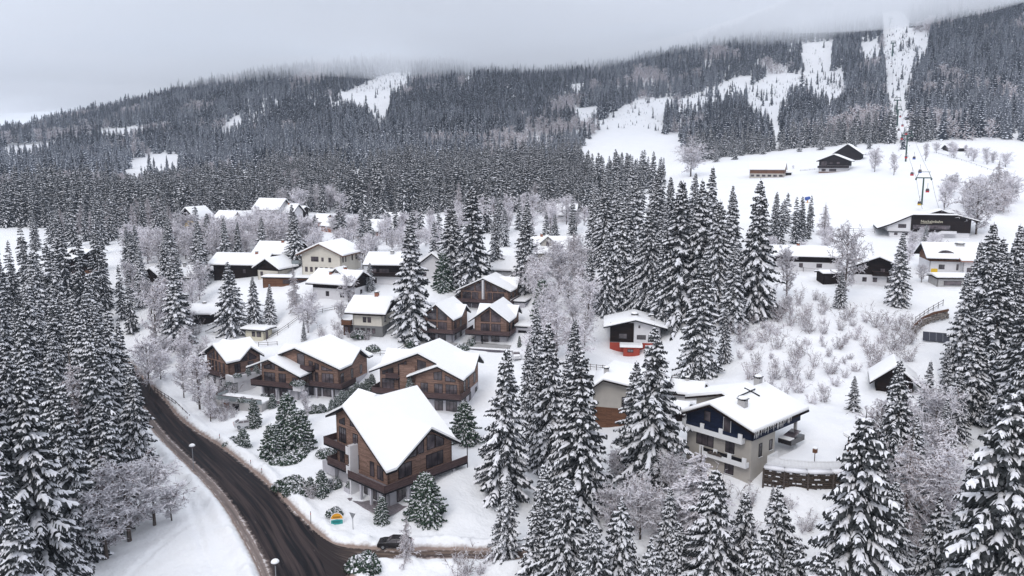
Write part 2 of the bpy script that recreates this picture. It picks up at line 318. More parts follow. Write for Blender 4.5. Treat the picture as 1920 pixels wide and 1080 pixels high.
def make_terrain():
    ang = np.radians(np.concatenate([np.linspace(-110, -41, 40), np.linspace(-40, 40, 420), np.linspace(41, 110, 40)]))
    rr = np.exp(np.concatenate([np.linspace(math.log(12), math.log(69), 40), np.linspace(math.log(70), math.log(260), 380), np.linspace(math.log(262), math.log(4200), 330)]))
    A, Rr = np.meshgrid(ang, rr); X = Rr * np.sin(A); Y = Rr * np.cos(A); Z = gz(X, Y)
    near = Rr < 240; nx, ny = X[near], Y[near]
    ins = inpoly(nx, ny, [tuple(p) for p in RPOLY]) | inpoly(nx, ny, [tuple(p) for p in LPOLY])
    dr = np.minimum(np.minimum(seg_dist(nx, ny, WL), seg_dist(nx, ny, RR)), np.minimum(seg_dist(nx, ny, LU), seg_dist(nx, ny, LD)))
    n1 = fnoise(nx, ny, 9, 1) * 0.8 + fnoise(nx, ny, 3.1, 2) * 0.42 + fnoise(nx, ny, 1.3, 3) * 0.2
    bank = 0.75 * np.exp(-((dr - 1.4) / 1.0) ** 2) * (1 + 1.2 * fnoise(nx, ny, 2.2, 5)) + 0.22 * np.exp(-((dr - 1.6) / 1.4) ** 2) * fnoise(nx, ny, 0.6, 6) * 2
    zn = Z[near] + np.where(ins, -0.22, bank + n1 * np.clip(dr / 5, 0.15, 1)); Z[near] = zn
    for tr in ([(296,856),(325,890),(352,935),(366,985),(385,1040),(420,1100)], [(232,1090),(290,1030),(345,985),(392,962)], [(330,905),(360,950),(378,1010),(372,1075)], [(1120,925),(1250,940),(1400,950),(1540,960)], [(690,905),(640,950),(600,985)]):
        pl = ground_line(tr, 40); dt = seg_dist(nx, ny, pl); Z[near] -= 0.22 * np.exp(-(dt / 0.34) ** 2) * (0.75 + 0.9 * fnoise(nx, ny, 0.8, 77)) - 0.05 * np.exp(-((dt - 0.7) / 0.3) ** 2)
    dirt = np.zeros(Z.shape); dn = np.where(ins, 1.0, np.exp(-dr / 0.55)); dirt[near] = dn
    far = ~near; Z[far] += fnoise(X[far], Y[far], 40, 8) * 1.5 * np.clip((Rr[far] - 240) / 200, 0, 1) + fnoise(X[far], Y[far], 150, 9) * 8 * np.clip((Rr[far] - 600) / 600, 0, 1)
    na, nr = len(ang), len(rr); V = np.stack([X, Y, Z], -1).reshape(-1, 3); idx = np.arange(na * nr).reshape(nr, na)
    Fq = np.stack([idx[:-1, :-1], idx[:-1, 1:], idx[1:, 1:], idx[1:, :-1]], -1).reshape(-1, 4)
    me = bpy.data.meshes.new('snowy_ground'); me.vertices.add(len(V)); me.vertices.foreach_set('co', V.ravel()); me.loops.add(Fq.size); me.loops.foreach_set('vertex_index', Fq[:, ::-1].ravel())
    me.polygons.add(len(Fq)); me.polygons.foreach_set('loop_start', np.arange(0, Fq.size, 4)); me.polygons.foreach_set('loop_total', np.full(len(Fq), 4)); me.polygons.foreach_set('use_smooth', np.ones(len(Fq), bool)); me.update()
    at = me.attributes.new('dirt', 'FLOAT', 'POINT'); at.data.foreach_set('value', dirt.ravel())
    m = bpy.data.materials.new('ground_snow'); m.use_nodes = True; t = m.node_tree; b = t.nodes['Principled BSDF']; b.inputs['Roughness'].default_value = 0.9; b.inputs['Specular IOR Level'].default_value = 0.15
    aN = t.nodes.new('ShaderNodeAttribute'); aN.attribute_name = 'dirt'; tcN = t.nodes.new('ShaderNodeTexCoord')
    def nz(s, d=5):
        n = t.nodes.new('ShaderNodeTexNoise'); n.inputs['Scale'].default_value = s; n.inputs['Detail'].default_value = d; t.links.new(tcN.outputs['Object'], n.inputs['Vector']); return n
    n1_, n2_, n3_ = nz(0.12), nz(1.7, 8), nz(0.02)
    mx = t.nodes.new('ShaderNodeMix'); mx.data_type = 'RGBA'; mx.inputs[6].default_value = (0.82, 0.83, 0.86, 1); mx.inputs[7].default_value = (0.91, 0.91, 0.92, 1); t.links.new(n1_.outputs[0], mx.inputs[0])
    r = t.nodes.new('ShaderNodeValToRGB'); r.color_ramp.elements[0].position = 0.52; r.color_ramp.elements[1].position = 0.95
    ad = t.nodes.new('ShaderNodeMath'); ad.operation = 'MULTIPLY_ADD'; ad.inputs[1].default_value = 0.5; t.links.new(n2_.outputs[0], ad.inputs[0]); t.links.new(aN.outputs['Fac'], ad.inputs[2])
    t.links.new(ad.outputs[0], r.inputs[0]); m2 = t.nodes.new('ShaderNodeMix'); m2.data_type = 'RGBA'; m2.inputs[7].default_value = (0.30, 0.23, 0.20, 1)
    t.links.new(r.outputs[0], m2.inputs[0]); t.links.new(mx.outputs[2], m2.inputs[6]); t.links.new(m2.outputs[2], b.inputs['Base Color'])
    bm = t.nodes.new('ShaderNodeBump'); bm.inputs['Strength'].default_value = 0.45; bm.inputs['Distance'].default_value = 0.35; t.links.new(n2_.outputs[0], bm.inputs['Height']); t.links.new(bm.outputs[0], b.inputs['Normal'])
    me.materials.append(m); o = bpy.data.objects.new('ground', me); SC.collection.objects.link(o); tag(o, kind='structure'); return o
make_terrain()
def strip(name, A, B, dz, m, cols=8):
    n = len(A); V = []; U = []; E_ = []; s = 0
    for i in range(n):
        if i: s += float(np.linalg.norm((A[i] + B[i] - A[i - 1] - B[i - 1]) / 2))
        wd = float(np.linalg.norm(A[i] - B[i]))
        for j in range(cols + 1):
            q = A[i] + (B[i] - A[i]) * j / cols; V.append((q[0], q[1], 0)); U.append((j / cols * wd, s)); E_.append(min(j, cols - j) / cols * wd)
    z = gz([v[0] for v in V], [v[1] for v in V]) + dz; V = [(v[0], v[1], float(zz)) for v, zz in zip(V, z)]
    Fc = [(i * (cols + 1) + j, i * (cols + 1) + j + 1, (i + 1) * (cols + 1) + j + 1, (i + 1) * (cols + 1) + j) for i in range(n - 1) for j in range(cols)]
    me = bpy.data.meshes.new(name); me.from_pydata(V, [], Fc); me.materials.append(m); me.update()
    if len(me.polygons) and me.polygons[0].normal.z < 0: me.flip_normals()
    ea = me.attributes.new('edge', 'FLOAT', 'POINT'); ea.data.foreach_set('value', E_)
    aa = me.attributes.new('along', 'FLOAT', 'POINT'); aa.data.foreach_set('value', [u[1] for u in U])
    ul = me.uv_layers.new(name='UVMap')
    for l in me.loops: ul.data[l.index].uv = U[l.vertex_index]
    me.polygons.foreach_set('use_smooth', [True] * len(me.polygons))
    o = bpy.data.objects.new(name, me); SC.collection.objects.link(o); return tag(o, kind='structure')
def wet_road(name, dark, brown, slush, streak=0.35, thr=0.52, sl=0.63, sx=1.5, rag=2.2, fade=None):
    m = bpy.data.materials.new(name); m.use_nodes = True; t = m.node_tree; b = t.nodes['Principled BSDF']; b.inputs['Specular IOR Level'].default_value = 0.05
    tcN = t.nodes.new('ShaderNodeTexCoord'); mp1 = t.nodes.new('ShaderNodeMapping'); mp1.inputs['Scale'].default_value = (sx, 0.045, 1)
    mp2 = t.nodes.new('ShaderNodeMapping'); mp2.inputs['Scale'].default_value = (1.6, 0.28, 1)
    n1 = t.nodes.new('ShaderNodeTexNoise'); n1.inputs['Scale'].default_value = 1.0; n1.inputs['Detail'].default_value = 6; n1.inputs['Roughness'].default_value = 0.6
    n2 = t.nodes.new('ShaderNodeTexNoise'); n2.inputs['Scale'].default_value = 1.0; n2.inputs['Detail'].default_value = 8; n2.inputs['Roughness'].default_value = 0.65
    for mp_, n in ((mp1, n1), (mp2, n2)): t.links.new(tcN.outputs['UV'], mp_.inputs[0]); t.links.new(mp_.outputs[0], n.inputs['Vector'])
    r1 = t.nodes.new('ShaderNodeValToRGB'); r1.color_ramp.elements[0].position = thr - 0.09; r1.color_ramp.elements[1].position = thr + 0.09
    r1.color_ramp.elements[0].color = (*dark, 1); r1.color_ramp.elements[1].color = (*brown, 1)
    r2 = t.nodes.new('ShaderNodeValToRGB'); r2.color_ramp.elements[0].position = sl; r2.color_ramp.elements[1].position = sl + 0.14
    mx = t.nodes.new('ShaderNodeMix'); mx.data_type = 'RGBA'; mx.inputs[7].default_value = (*slush, 1)
    a = t.nodes.new('ShaderNodeMath'); a.operation = 'ADD'; a.inputs[1].default_value = 0.0
    t.links.new(n1.outputs[0], r1.inputs[0]); t.links.new(n2.outputs[0], r2.inputs[0]); t.links.new(r2.outputs[0], mx.inputs[0]); t.links.new(r1.outputs[0], mx.inputs[6]); t.links.new(mx.outputs[2], b.inputs['Base Color'])
    # ploughed snow and grit creeping in raggedly from both edges
    ea = t.nodes.new('ShaderNodeAttribute'); ea.attribute_name = 'edge'; n3 = t.nodes.new('ShaderNodeTexNoise'); n3.inputs['Scale'].default_value = 1.1; n3.inputs['Detail'].default_value = 7; n3.inputs['Roughness'].default_value = 0.7; t.links.new(tcN.outputs['Object'], n3.inputs['Vector'])
    mm = t.nodes.new('ShaderNodeMath'); mm.operation = 'MULTIPLY_ADD'; mm.inputs[1].default_value = -rag; t.links.new(n3.outputs[0], mm.inputs[0]); t.links.new(ea.outputs['Fac'], mm.inputs[2])
    for k_, (lo_, hi_, c_) in enumerate(((-0.62 * rag + 0.75, -0.62 * rag + 0.25, (0.26, 0.205, 0.185)), (-0.62 * rag + 0.35, -0.62 * rag + 0.05, (0.66, 0.63, 0.63)))):
        mr_ = t.nodes.new('ShaderNodeMapRange'); mr_.inputs[1].default_value = lo_; mr_.inputs[2].default_value = hi_; mr_.inputs[3].default_value = 0; mr_.inputs[4].default_value = 0.9; t.links.new(mm.outputs[0], mr_.inputs[0])
        m3 = t.nodes.new('ShaderNodeMix'); m3.data_type = 'RGBA'; m3.inputs[7].default_value = (*c_, 1); t.links.new(mr_.outputs[0], m3.inputs[0]); t.links.new(b.inputs['Base Color'].links[0].from_socket, m3.inputs[6]); t.links.new(m3.outputs[2], b.inputs['Base Color'])
    if fade:      # the mud thins out over the asphalt of the main road
        al = t.nodes.new('ShaderNodeAttribute'); al.attribute_name = 'along'; ma = t.nodes.new('ShaderNodeMath'); ma.operation = 'MULTIPLY_ADD'; ma.inputs[1].default_value = 9.0; t.links.new(n2.outputs[0], ma.inputs[0]); t.links.new(al.outputs['Fac'], ma.inputs[2])
        mf = t.nodes.new('ShaderNodeMapRange'); mf.inputs[1].default_value = 6.5; mf.inputs[2].default_value = 12.0; t.links.new(ma.outputs[0], mf.inputs[0]); m4 = t.nodes.new('ShaderNodeMix'); m4.data_type = 'RGBA'; m4.inputs[6].default_value = (*fade, 1)
        t.links.new(mf.outputs[0], m4.inputs[0]); t.links.new(b.inputs['Base Color'].links[0].from_socket, m4.inputs[7]); t.links.new(m4.outputs[2], b.inputs['Base Color'])
    rr_ = t.nodes.new('ShaderNodeMapRange'); rr_.inputs[1].default_value = 0.4; rr_.inputs[2].default_value = 0.65; rr_.inputs[3].default_value = 0.45; rr_.inputs[4].default_value = 0.85
    t.links.new(n1.outputs[0], rr_.inputs[0]); t.links.new(rr_.outputs[0], b.inputs['Roughness'])
    bm = t.nodes.new('ShaderNodeBump'); bm.inputs['Strength'].default_value = 0.5; bm.inputs['Distance'].default_value = 0.05; t.links.new(n2.outputs[0], bm.inputs['Height']); t.links.new(bm.outputs[0], b.inputs['Normal'])
    return m
strip('road', RL, RR, -0.07, wet_road('wet_asphalt', (0.008, 0.007, 0.009), (0.060, 0.046, 0.045), (0.13, 0.105, 0.10)), 12)
strip('pavement', WL, RL, -0.03, wet_road('slushy_pavement', (0.13, 0.105, 0.10), (0.22, 0.18, 0.165), (0.42, 0.38, 0.37), thr=0.5, sl=0.56, sx=2.2, rag=1.6), 4)
strip('side_lane', LU, LD, -0.045, wet_road('muddy_lane', (0.05, 0.038, 0.036), (0.17, 0.125, 0.10), (0.36, 0.30, 0.27), thr=0.48, sl=0.55, rag=3.2, fade=(0.032, 0.025, 0.025)), 6)
# ------------------------------------------------------------------ trees
class TM:
    """triangle/quad soup with two material slots, built with numpy"""
    def __init__(s): s.v = []; s.q = [[], []]; s.n = 0
    def quads(s, V, m):     # V (k,4,3)
        V = np.asarray(V, float); s.v.append(V.reshape(-1, 3)); k = len(V); s.q[m].append(np.arange(k * 4).reshape(k, 4) + s.n); s.n += 4 * k
    def mesh(s, name, mats, keep=(0, 1), smooth=False):
        V = np.concatenate(s.v); Fq = [np.concatenate(s.q[i]) for i in keep if s.q[i]]; mi = np.concatenate([np.full(len(f), j) for j, f in enumerate(Fq)]); Fq = np.concatenate(Fq)
        used = np.unique(Fq); rem = np.zeros(len(V), int); rem[used] = np.arange(len(used)); V = V[used]; Fq = rem[Fq]
        me = bpy.data.meshes.new(name); me.vertices.add(len(V)); me.vertices.foreach_set('co', V.ravel()); me.loops.add(Fq.size); me.loops.foreach_set('vertex_index', Fq.ravel())
        me.polygons.add(len(Fq)); me.polygons.foreach_set('loop_start', np.arange(0, Fq.size, 4)); me.polygons.foreach_set('loop_total', np.full(len(Fq), 4)); me.polygons.foreach_set('material_index', mi)
        for q in mats: me.materials.append(M[q])
        me.update(); return me
def spruce(seed, H=24.0, Rb=3.6, lev=0.5, nb=7, tw=0.30, snow=1.0, base=0.06, pw=0.85, twl=1.0, droop=1.0, lump=1.0, sides_snow=0.72, spine=1.0):
    """snow-laden spruce: drooping boughs of needle sprays (slot 0) carrying snow (slot 1)"""
    rs = np.random.RandomState(seed); T = TM(); z = base * H
    def frame(d):
        s_ = np.array([-d[1], d[0], 0.0]); s_ /= (np.linalg.norm(s_) + 1e-9); return s_
    sides = {k: 1 + 0.16 * rs.randn() for k in range(8)}
    while z < H - 0.15:
        f = z / H; L0 = Rb * (1 - f) ** pw * (1.0 if f > 0.15 else 0.85 + f) + 0.12
        n = max(3, int(round(nb * (1 - 0.35 * f)))); a0 = rs.rand() * 6.28
        for k in range(n):
            if rs.rand() < 0.10: continue
            a = a0 + 6.283 * (k + 0.35 * rs.randn() * 0.5) / n; Lb = L0 * sides[int(a / 0.785) % 8] * (0.70 + 0.42 * rs.rand())
            if rs.rand() < 0.07: Lb *= 1.25
            zb = z + 0.25 * lev * rs.randn(); h = np.array([math.cos(a), math.sin(a), 0.0]); sd = frame(h)
            up = (0.42 * f - 0.10) + 0.08 * rs.randn(); dr = (0.62 - 0.35 * f) * droop * (0.85 + 0.3 * rs.rand())
            m = max(3, int(Lb / tw)); u = np.linspace(0, 1, m + 1)
            zz = Lb * (up * u - dr * u ** 1.6 + 0.12 * dr * np.clip(u - 0.75, 0, 1) * 3); bend = 0.12 * Lb * rs.randn() * u * u
            P_ = h[None] * (u * Lb)[:, None] + sd[None] * bend[:, None]; P_[:, 2] = zb + zz
            tn = np.gradient(P_, axis=0); tn /= np.linalg.norm(tn, axis=1)[:, None]
            # side sprays
            Q = []; S = []
            for i in range(1, m + 1):
                if u[i] < 0.12: continue
                for sg in (-1, 1):
                    lt = twl * (0.32 + 0.75 * (1 - u[i]) ** 0.7 * min(1.0, Lb / 2.2)) * (0.7 + 0.6 * rs.rand()) * min(1.0, 0.45 + Lb / 2.0)
                    d = tn[i] * (0.75 + 0.2 * rs.rand()) + sg * sd * (0.8 + 0.3 * rs.rand()); d[2] -= 0.22 + 0.35 * rs.rand(); d /= np.linalg.norm(d)
                    w = 0.085 + 0.06 * rs.rand() + 0.05 * lt; sv = np.cross(d, [0, 0, 1]); sv /= np.linalg.norm(sv) + 1e-9; sv = sv * w; sv[2] += w * 0.5 * rs.randn()
                    p0 = P_[i]; p1 = p0 + d * lt * 0.55; p2 = p0 + d * lt + np.array([0, 0, -0.14 * lt - 0.05])
                    Q.append([p0 - sv * 0.5, p0 + sv * 0.5, p1 + sv, p1 - sv]); Q.append([p1 - sv, p1 + sv, p2 + sv * 0.35, p2 - sv * 0.35])
                    hg = np.array([0, 0, -0.16 - 0.18 * rs.rand()]) * (0.6 + lt)     # hanging needles
                    Q.append([p0, p2, p2 + hg * 0.5 + d * 0.05, p0 + hg])
                    if rs.rand() < sides_snow * snow:
                        o = np.array([0, 0, 0.07]); k0 = rs.uniform(0.0, 0.35); k1 = rs.uniform(0.7, 1.0); a_ = p0 + (p1 - p0) * k0 + o; b_ = p1 + o * 1.6 + (p2 - p1) * 0.0; c_ = p1 + (p2 - p1) * k1 + o
                        ww = sv * (0.75 + 0.45 * rs.rand()) * lump; S.append([a_ - ww * 0.5, a_ + ww * 0.5, b_ + ww, b_ - ww]); S.append([b_ - ww, b_ + ww, c_ + ww * 0.45, c_ - ww * 0.45])
            T.quads(Q, 0)
            # bough itself, and the snow lying along it in lumps
            wn = 0.10; dn = np.array([0, 0, -0.10]); S0 = []
            for i in range(m):
                T.quads([[P_[i] - sd * wn + dn, P_[i] + sd * wn + dn, P_[i + 1] + sd * wn + dn, P_[i + 1] - sd * wn + dn], [P_[i], P_[i + 1], P_[i + 1] + dn * 3.2, P_[i] + dn * 3.2]], 0)
            if snow > 0:
                wv = lump * spine * (0.10 + 0.13 * rs.rand(m + 1)) * (0.5 + 0.6 * min(1, Lb / 2)) * np.where(u < 0.15, 0.5, 1.0); wv[-1] *= 0.4; gap = rs.rand(m) < (0.16 + 0.3 * (1 - snow))
                hh = 0.75 * wv + 0.03
                for i in range(m):
                    if gap[i]: continue
                    a_, b_ = P_[i], P_[i + 1]; wa, wb = sd * wv[i], sd * wv[i + 1]; ta, tb = np.array([0, 0, hh[i]]), np.array([0, 0, hh[i + 1]]); lo = np.array([0, 0, -0.04])
                    pa = [a_ + wa * c_ + ta * h_ + lo * (h_ == 0) for c_, h_ in ((-1, 0), (-.8, .62), (-.28, 1.0), (.28, 1.0), (.8, .62), (1, 0))]; pb = [b_ + wb * c_ + tb * h_ + lo * (h_ == 0) for c_, h_ in ((-1, 0), (-.8, .62), (-.28, 1.0), (.28, 1.0), (.8, .62), (1, 0))]; S += [[pa[j], pa[j + 1], pb[j + 1], pb[j]] for j in range(5)]
                e = P_[-1]; wa = sd * wv[-2]
            if S: T.quads(S, 1)
        z += lev * (0.75 + 0.5 * rs.rand()) * (1.0 if f < 0.8 else 0.75)
    # leader
    for a in (0, 1.57): 
        s_ = np.array([math.cos(a), math.sin(a), 0]) * 0.07; b_ = np.array([0, 0, H - 1.2]); t_ = np.array([0, 0, H + 0.25]); T.quads([[b_ - s_, b_ + s_, t_ + s_ * 0.2, t_ - s_ * 0.2]], 0)
    return T
def trunk_mesh(name, H, r, top=0.97, n=7, matn='bark', lean=0.0):
    b = MB(); b.tube([(0, 0, -1.5), (0, 0, 0.4), (0.02, 0, H * 0.35), (0, 0.03, H * 0.7), (0, 0, H * top)], [r * 1.25, r, r * 0.72, r * 0.4, 0.03], n); o = b.build(name, matn, uv=False, smooth=True); me = o.data; bpy.data.objects.remove(o); return me
def far_spruce(seed, H=18.0, Rb=2.6, lev=1.0, nb=6, snow=0.95, gap=0.1):
    rs = np.random.RandomState(seed); T = TM(); z = 0.04 * H; Q = []; S = []
    while z < H - 0.4:
        f = z / H; L0 = Rb * (1 - f) ** 0.85 + 0.2; n = max(4, int(nb * (1 - 0.3 * f))); a0 = rs.rand() * 6.28
        for k in range(n):
            if rs.rand() < gap: continue
            a = a0 + 6.283 * k / n + 0.2 * rs.randn(); Lb = L0 * (0.7 + 0.5 * rs.rand()); h = np.array([math.cos(a), math.sin(a), 0.0]); sd = np.array([-h[1], h[0], 0]) * (0.22 + 0.20 * Lb) ; up = 0.12 - 0.05 + 0.3 * f
            p0 = np.array([0, 0, z]); p1 = h * Lb * 0.6 + [0, 0, z + Lb * (up * 0.6 - 0.22)]; p2 = h * Lb + [0, 0, z - Lb * (0.5 - 0.3 * f)]
            hg = np.array([0, 0, -0.35 - 0.12 * Lb])
            Q += [[p0 - sd * 0.3, p0 + sd * 0.3, p1 + sd, p1 - sd], [p1 - sd, p1 + sd, p2 + sd * 0.3, p2 - sd * 0.3], [p0, p2, p2 + hg * 0.4, p0 + hg * 2], [p1 - sd, p1 + sd, p1 + sd * 0.8 + hg, p1 - sd * 0.8 + hg]]
            if rs.rand() < snow:
                o = np.array([0, 0, 0.10]); q = 0.6 + 0.45 * rs.rand(); g = sd * (0.3 * rs.randn()); S += [[p1 * 0.6 + p0 * 0.4 - sd * 0.4 * q + o + g, p1 * 0.6 + p0 * 0.4 + sd * 0.4 * q + o + g, p1 + sd * q + o + g, p1 - sd * q + o + g], [p1 - sd * q + o + g, p1 + sd * q + o + g, p2 * 0.85 + p1 * 0.15 + sd * 0.35 * q + o + g, p2 * 0.85 + p1 * 0.15 - sd * 0.35 * q + o + g]]
        z += lev * (0.8 + 0.4 * rs.rand()) * (1.0 if f < 0.75 else 0.7)
    T.quads(Q, 0); T.quads(S, 1)
    s_ = np.array([0.09, 0, 0]); T.quads([[np.array([0, 0, H - 1.5]) - s_ * 2, np.array([0, 0, H - 1.5]) + s_ * 2, np.array([0, 0, H + 0.3]) + s_ * 0.2, np.array([0, 0, H + 0.3]) - s_ * 0.2]], 0)
    return T
def frosty(seed, H=12.0, spread=0.34, n1=26, larch=False, twig_w=0.05, n2=11, n3=8, frost=0.82, start=0.15, dens=1.0):
    """leafless tree rimed with frost: limbs, branches and fine twigs (slot 0 bare bark, slot 1 rime)"""
    rs = np.random.RandomState(seed); T = TM(); A = []; B = []
    def rib(p, q, w, w2, sl):
        d = q - p; s_ = np.cross(d, rs.randn(3)); nn = np.linalg.norm(s_)
        if nn < 1e-9: return
        s_ /= nn; (B if sl else A).append([p - s_ * w, p + s_ * w, q + s_ * w2, q - s_ * w2])
    cz = H
    for i in range(int(n1 * dens)):
        f = start + (1 - start) * (i + rs.rand()) / (n1 * dens); a = rs.rand() * 6.283 if not larch else i * 2.4 + 0.4 * rs.randn()
        if larch: L1 = H * 0.19 * (1 - f) ** 0.75 * (0.7 + 0.5 * rs.rand()) + 0.3; el_ = 0.15 - 0.45 * (1 - f) + 0.1 * rs.randn()
        else: L1 = H * spread * (0.55 + 0.6 * rs.rand()) * math.sin(math.pi * min(1, (1.08 - f)) ** 0.8) ** 0.6 if f < 1 else 0.5; el_ = 0.45 + 0.55 * f + 0.2 * rs.randn()
        p0 = np.array([0.06 * H * (f - 0.5) * math.sin(seed), 0, f * H * (0.9 if larch else 0.72)]); d = np.array([math.cos(a) * math.cos(el_), math.sin(a) * math.cos(el_), math.sin(el_)])
        p = p0; segs = 5; w = 0.05 + 0.02 * H / 10 * (1 - f)
        for s_ in range(segs):
            dd = d + 0.22 * rs.randn(3) + ([0, 0, -0.05 * s_] if larch else [0, 0, 0.07]); dd /= np.linalg.norm(dd); q = p + dd * L1 / segs
            w2 = w * 0.75; rib(p, q, w, w2, 0); rib(p + [0, 0, w], q + [0, 0, w2], w * 0.8, w2 * 0.8, 1)
            for j in range(max(2, int(n2 * 0.45))):
                if s_ == 0 and not larch: break
                t = rs.rand(); r0 = p + (q - p) * t; e = dd * 0.7 + rs.randn(3) * 0.65; 
                if larch: e[2] -= 0.35
                e /= np.linalg.norm(e); l2 = L1 * (0.16 + 0.22 * rs.rand()) * (1.2 - 0.1 * s_); r1 = r0 + e * l2 * 0.5; r2 = r1 + (e + 0.3 * rs.randn(3) + [0, 0, -0.12]) * l2 * 0.5
                c = 1 if rs.rand() < frost else 0; rib(r0, r1, twig_w * 1.1, twig_w, c); rib(r1, r2, twig_w, twig_w * 0.5, c)
                for k in range(n3):
                    t2 = rs.rand(); b0 = r0 + (r1 - r0) * t2 * 2 if t2 < 0.5 else r1 + (r2 - r1) * (t2 * 2 - 1); g = e * 0.4 + rs.randn(3) * 0.7; g /= np.linalg.norm(g); b1 = b0 + g * l2 * (0.18 + 0.25 * rs.rand())
                    rib(b0, b1, twig_w * 0.85, twig_w * 0.4, 1 if rs.rand() < frost else 0)
            p, w, d = q, w2, dd
    T.quads(A, 0); T.quads(B, 1); return T
def shrub(seed, H=2.2, n=26, frost=0.6, w=0.021):
    rs = np.random.RandomState(seed); T = TM(); A = []; B = []
    def rib(p, q, a, b, sl):
        s_ = np.cross(q - p, rs.randn(3)); s_ /= np.linalg.norm(s_) + 1e-9; (B if sl else A).append([p - s_ * a, p + s_ * a, q + s_ * b, q - s_ * b])
    for i in range(n):
        a = rs.rand() * 6.283; tilt = 0.1 + 0.6 * rs.rand(); d = np.array([math.cos(a) * tilt, math.sin(a) * tilt, 1.0]); d /= np.linalg.norm(d); p = np.array([0.25 * rs.randn(), 0.25 * rs.randn(), 0]); L1 = H * (0.6 + 0.5 * rs.rand())
        for s_ in range(4):
            q = p + (d + 0.18 * rs.randn(3)) * L1 / 4; rib(p, q, w * 1.3 * (1 - s_ * 0.2), w * (1 - s_ * 0.2), 1 if rs.rand() < frost * 0.6 else 0)
            for k in range(6):
                e = d * 0.7 + 0.7 * rs.randn(3); e /= np.linalg.norm(e); b0 = p + (q - p) * rs.rand(); b1 = b0 + e * L1 * (0.1 + 0.16 * rs.rand()); c = 1 if rs.rand() < frost else 0; rib(b0, b1, w, w * 0.5, c)
                for _ in range(2):
                    g = e * 0.5 + 0.6 * rs.randn(3); t = b0 + (b1 - b0) * rs.rand(); rib(t, t + g * L1 * 0.07, w * 0.9, w * 0.4, 1 if rs.rand() < frost else 0)
            p = q
    T.quads(A, 0); T.quads(B, 1); return T
def mound_bush(seed, r=1.0, h=0.8, n=1300, snowf=0.38):
    """evergreen garden bush: leaf clumps on a mound, part snowed over"""
    rs = np.random.RandomState(seed); T = TM(); A = []; B = []
    for i in range(n):
        d = rs.randn(3); d[2] = abs(d[2]); d /= np.linalg.norm(d); q = (0.82 + 0.22 * rs.rand()) * (1 + 0.12 * math.sin(3 * math.atan2(d[1], d[0]) + seed)); c = d * [r * q, r * q, h * q]
        a = rs.randn(3); a /= np.linalg.norm(a); b = np.cross(a, d + 0.7 * rs.randn(3)); b /= np.linalg.norm(b) + 1e-9; s = 0.055 + 0.05 * rs.rand()
        sn = rs.rand() < snowf * (0.25 + 1.1 * d[2]); (B if sn else A).append([c - a * s - b * s * .6, c + a * s - b * s * .6, c + a * s + b * s * .6, c - a * s + b * s * .6])
    T.quads(A, 0); T.quads(B, 1); return T

# shared meshes (every copy reuses these)
NEAR = []
for i, kw in enumerate([dict(Rb=4.1, snow=1.0), dict(Rb=3.8, snow=0.9, droop=1.25), dict(Rb=4.4, snow=0.9, pw=0.95), dict(Rb=3.5, snow=1.0, spine=2.1), dict(Rb=4.0, snow=0.75, pw=0.78), dict(Rb=3.3, snow=1.0, droop=0.95)]):
    kw = dict(dict(spine=1.6, droop=1.15), **kw); T = spruce(11 + i, lev=0.52, nb=7, tw=0.2, sides_snow=0.55, lump=0.66, twl=0.95, **kw); NEAR.append((trunk_mesh('spruce_trunk', 24, 0.30), T.mesh('spruce_foliage', ['needles'], (0,)), T.mesh('spruce_snow', ['tree_snow'], (1,))))
HEAVY = []      # closest trees, thick fingers of snow on long hanging boughs
for i, kw in enumerate([dict(Rb=6.3, snow=1.0, nb=10, pw=0.85, spine=1.55), dict(Rb=5.8, snow=1.0, nb=9, pw=0.95, spine=1.75, droop=1.45), dict(Rb=6.8, snow=0.92, nb=10, pw=0.8, spine=1.45)]):
    kw = dict(dict(droop=1.25), **kw); T = spruce(31 + i, lev=0.56, tw=0.17, twl=0.85, lump=0.6, sides_snow=0.5, **kw); HEAVY.append((trunk_mesh('spruce_trunk', 24, 0.34), T.mesh('spruce_foliage', ['needles'], (0,)), T.mesh('spruce_snow', ['tree_snow'], (1,))))
MID = []
for i, kw in enumerate([dict(Rb=3.5, snow=0.8), dict(Rb=3.1, snow=0.6), dict(Rb=3.2, snow=0.9), dict(Rb=2.8, snow=0.55, pw=0.8)]):
    T = spruce(51 + i, H=22, lev=0.85, nb=6, tw=0.5, twl=1.2, sides_snow=0.2, lump=0.8, spine=1.55, **kw); MID.append(T.mesh('spruce_crown', ['needles', 'tree_snow']))
GREEN = []
for i in range(2):
    T = spruce(71 + i, H=7.0, Rb=2.35, lev=0.19, nb=13, tw=0.16, twl=0.5, snow=0.5, pw=0.55, droop=0.5, base=0.03, lump=0.45); GREEN.append((trunk_mesh('spruce_trunk', 7, 0.14), T.mesh('conifer_foliage', ['green_needles'], (0,)), T.mesh('conifer_snow', ['tree_snow'], (1,))))
FROST = [frosty(81 + i, **kw) for i, kw in enumerate([dict(n1=44), dict(spread=0.42, n1=50), dict(spread=0.28, n1=40, H=12), dict(spread=0.38, n1=44, frost=0.9)])]
FROST = [(trunk_mesh('frosty_trunk', 12 * 0.8, 0.16, top=0.98), T.mesh('frosty_branches', ['twig', 'frost'])) for T in FROST]
LARCH = [(trunk_mesh('larch_trunk', 20, 0.22), frosty(91 + i, H=20.0, n1=90, larch=True, n2=11, n3=8, twig_w=0.05, frost=0.7, start=0.08).mesh('larch_branches', ['larch_twig', 'frost'])) for i in range(3)]
RIME = [(trunk_mesh('larch_trunk', 20, 0.26), frosty(191 + i, H=20.0, n1=120, larch=True, n2=12, n3=10, twig_w=0.075, frost=0.93, start=0.08).mesh('larch_branches', ['rime_twig', 'frost'])) for i in range(2)]
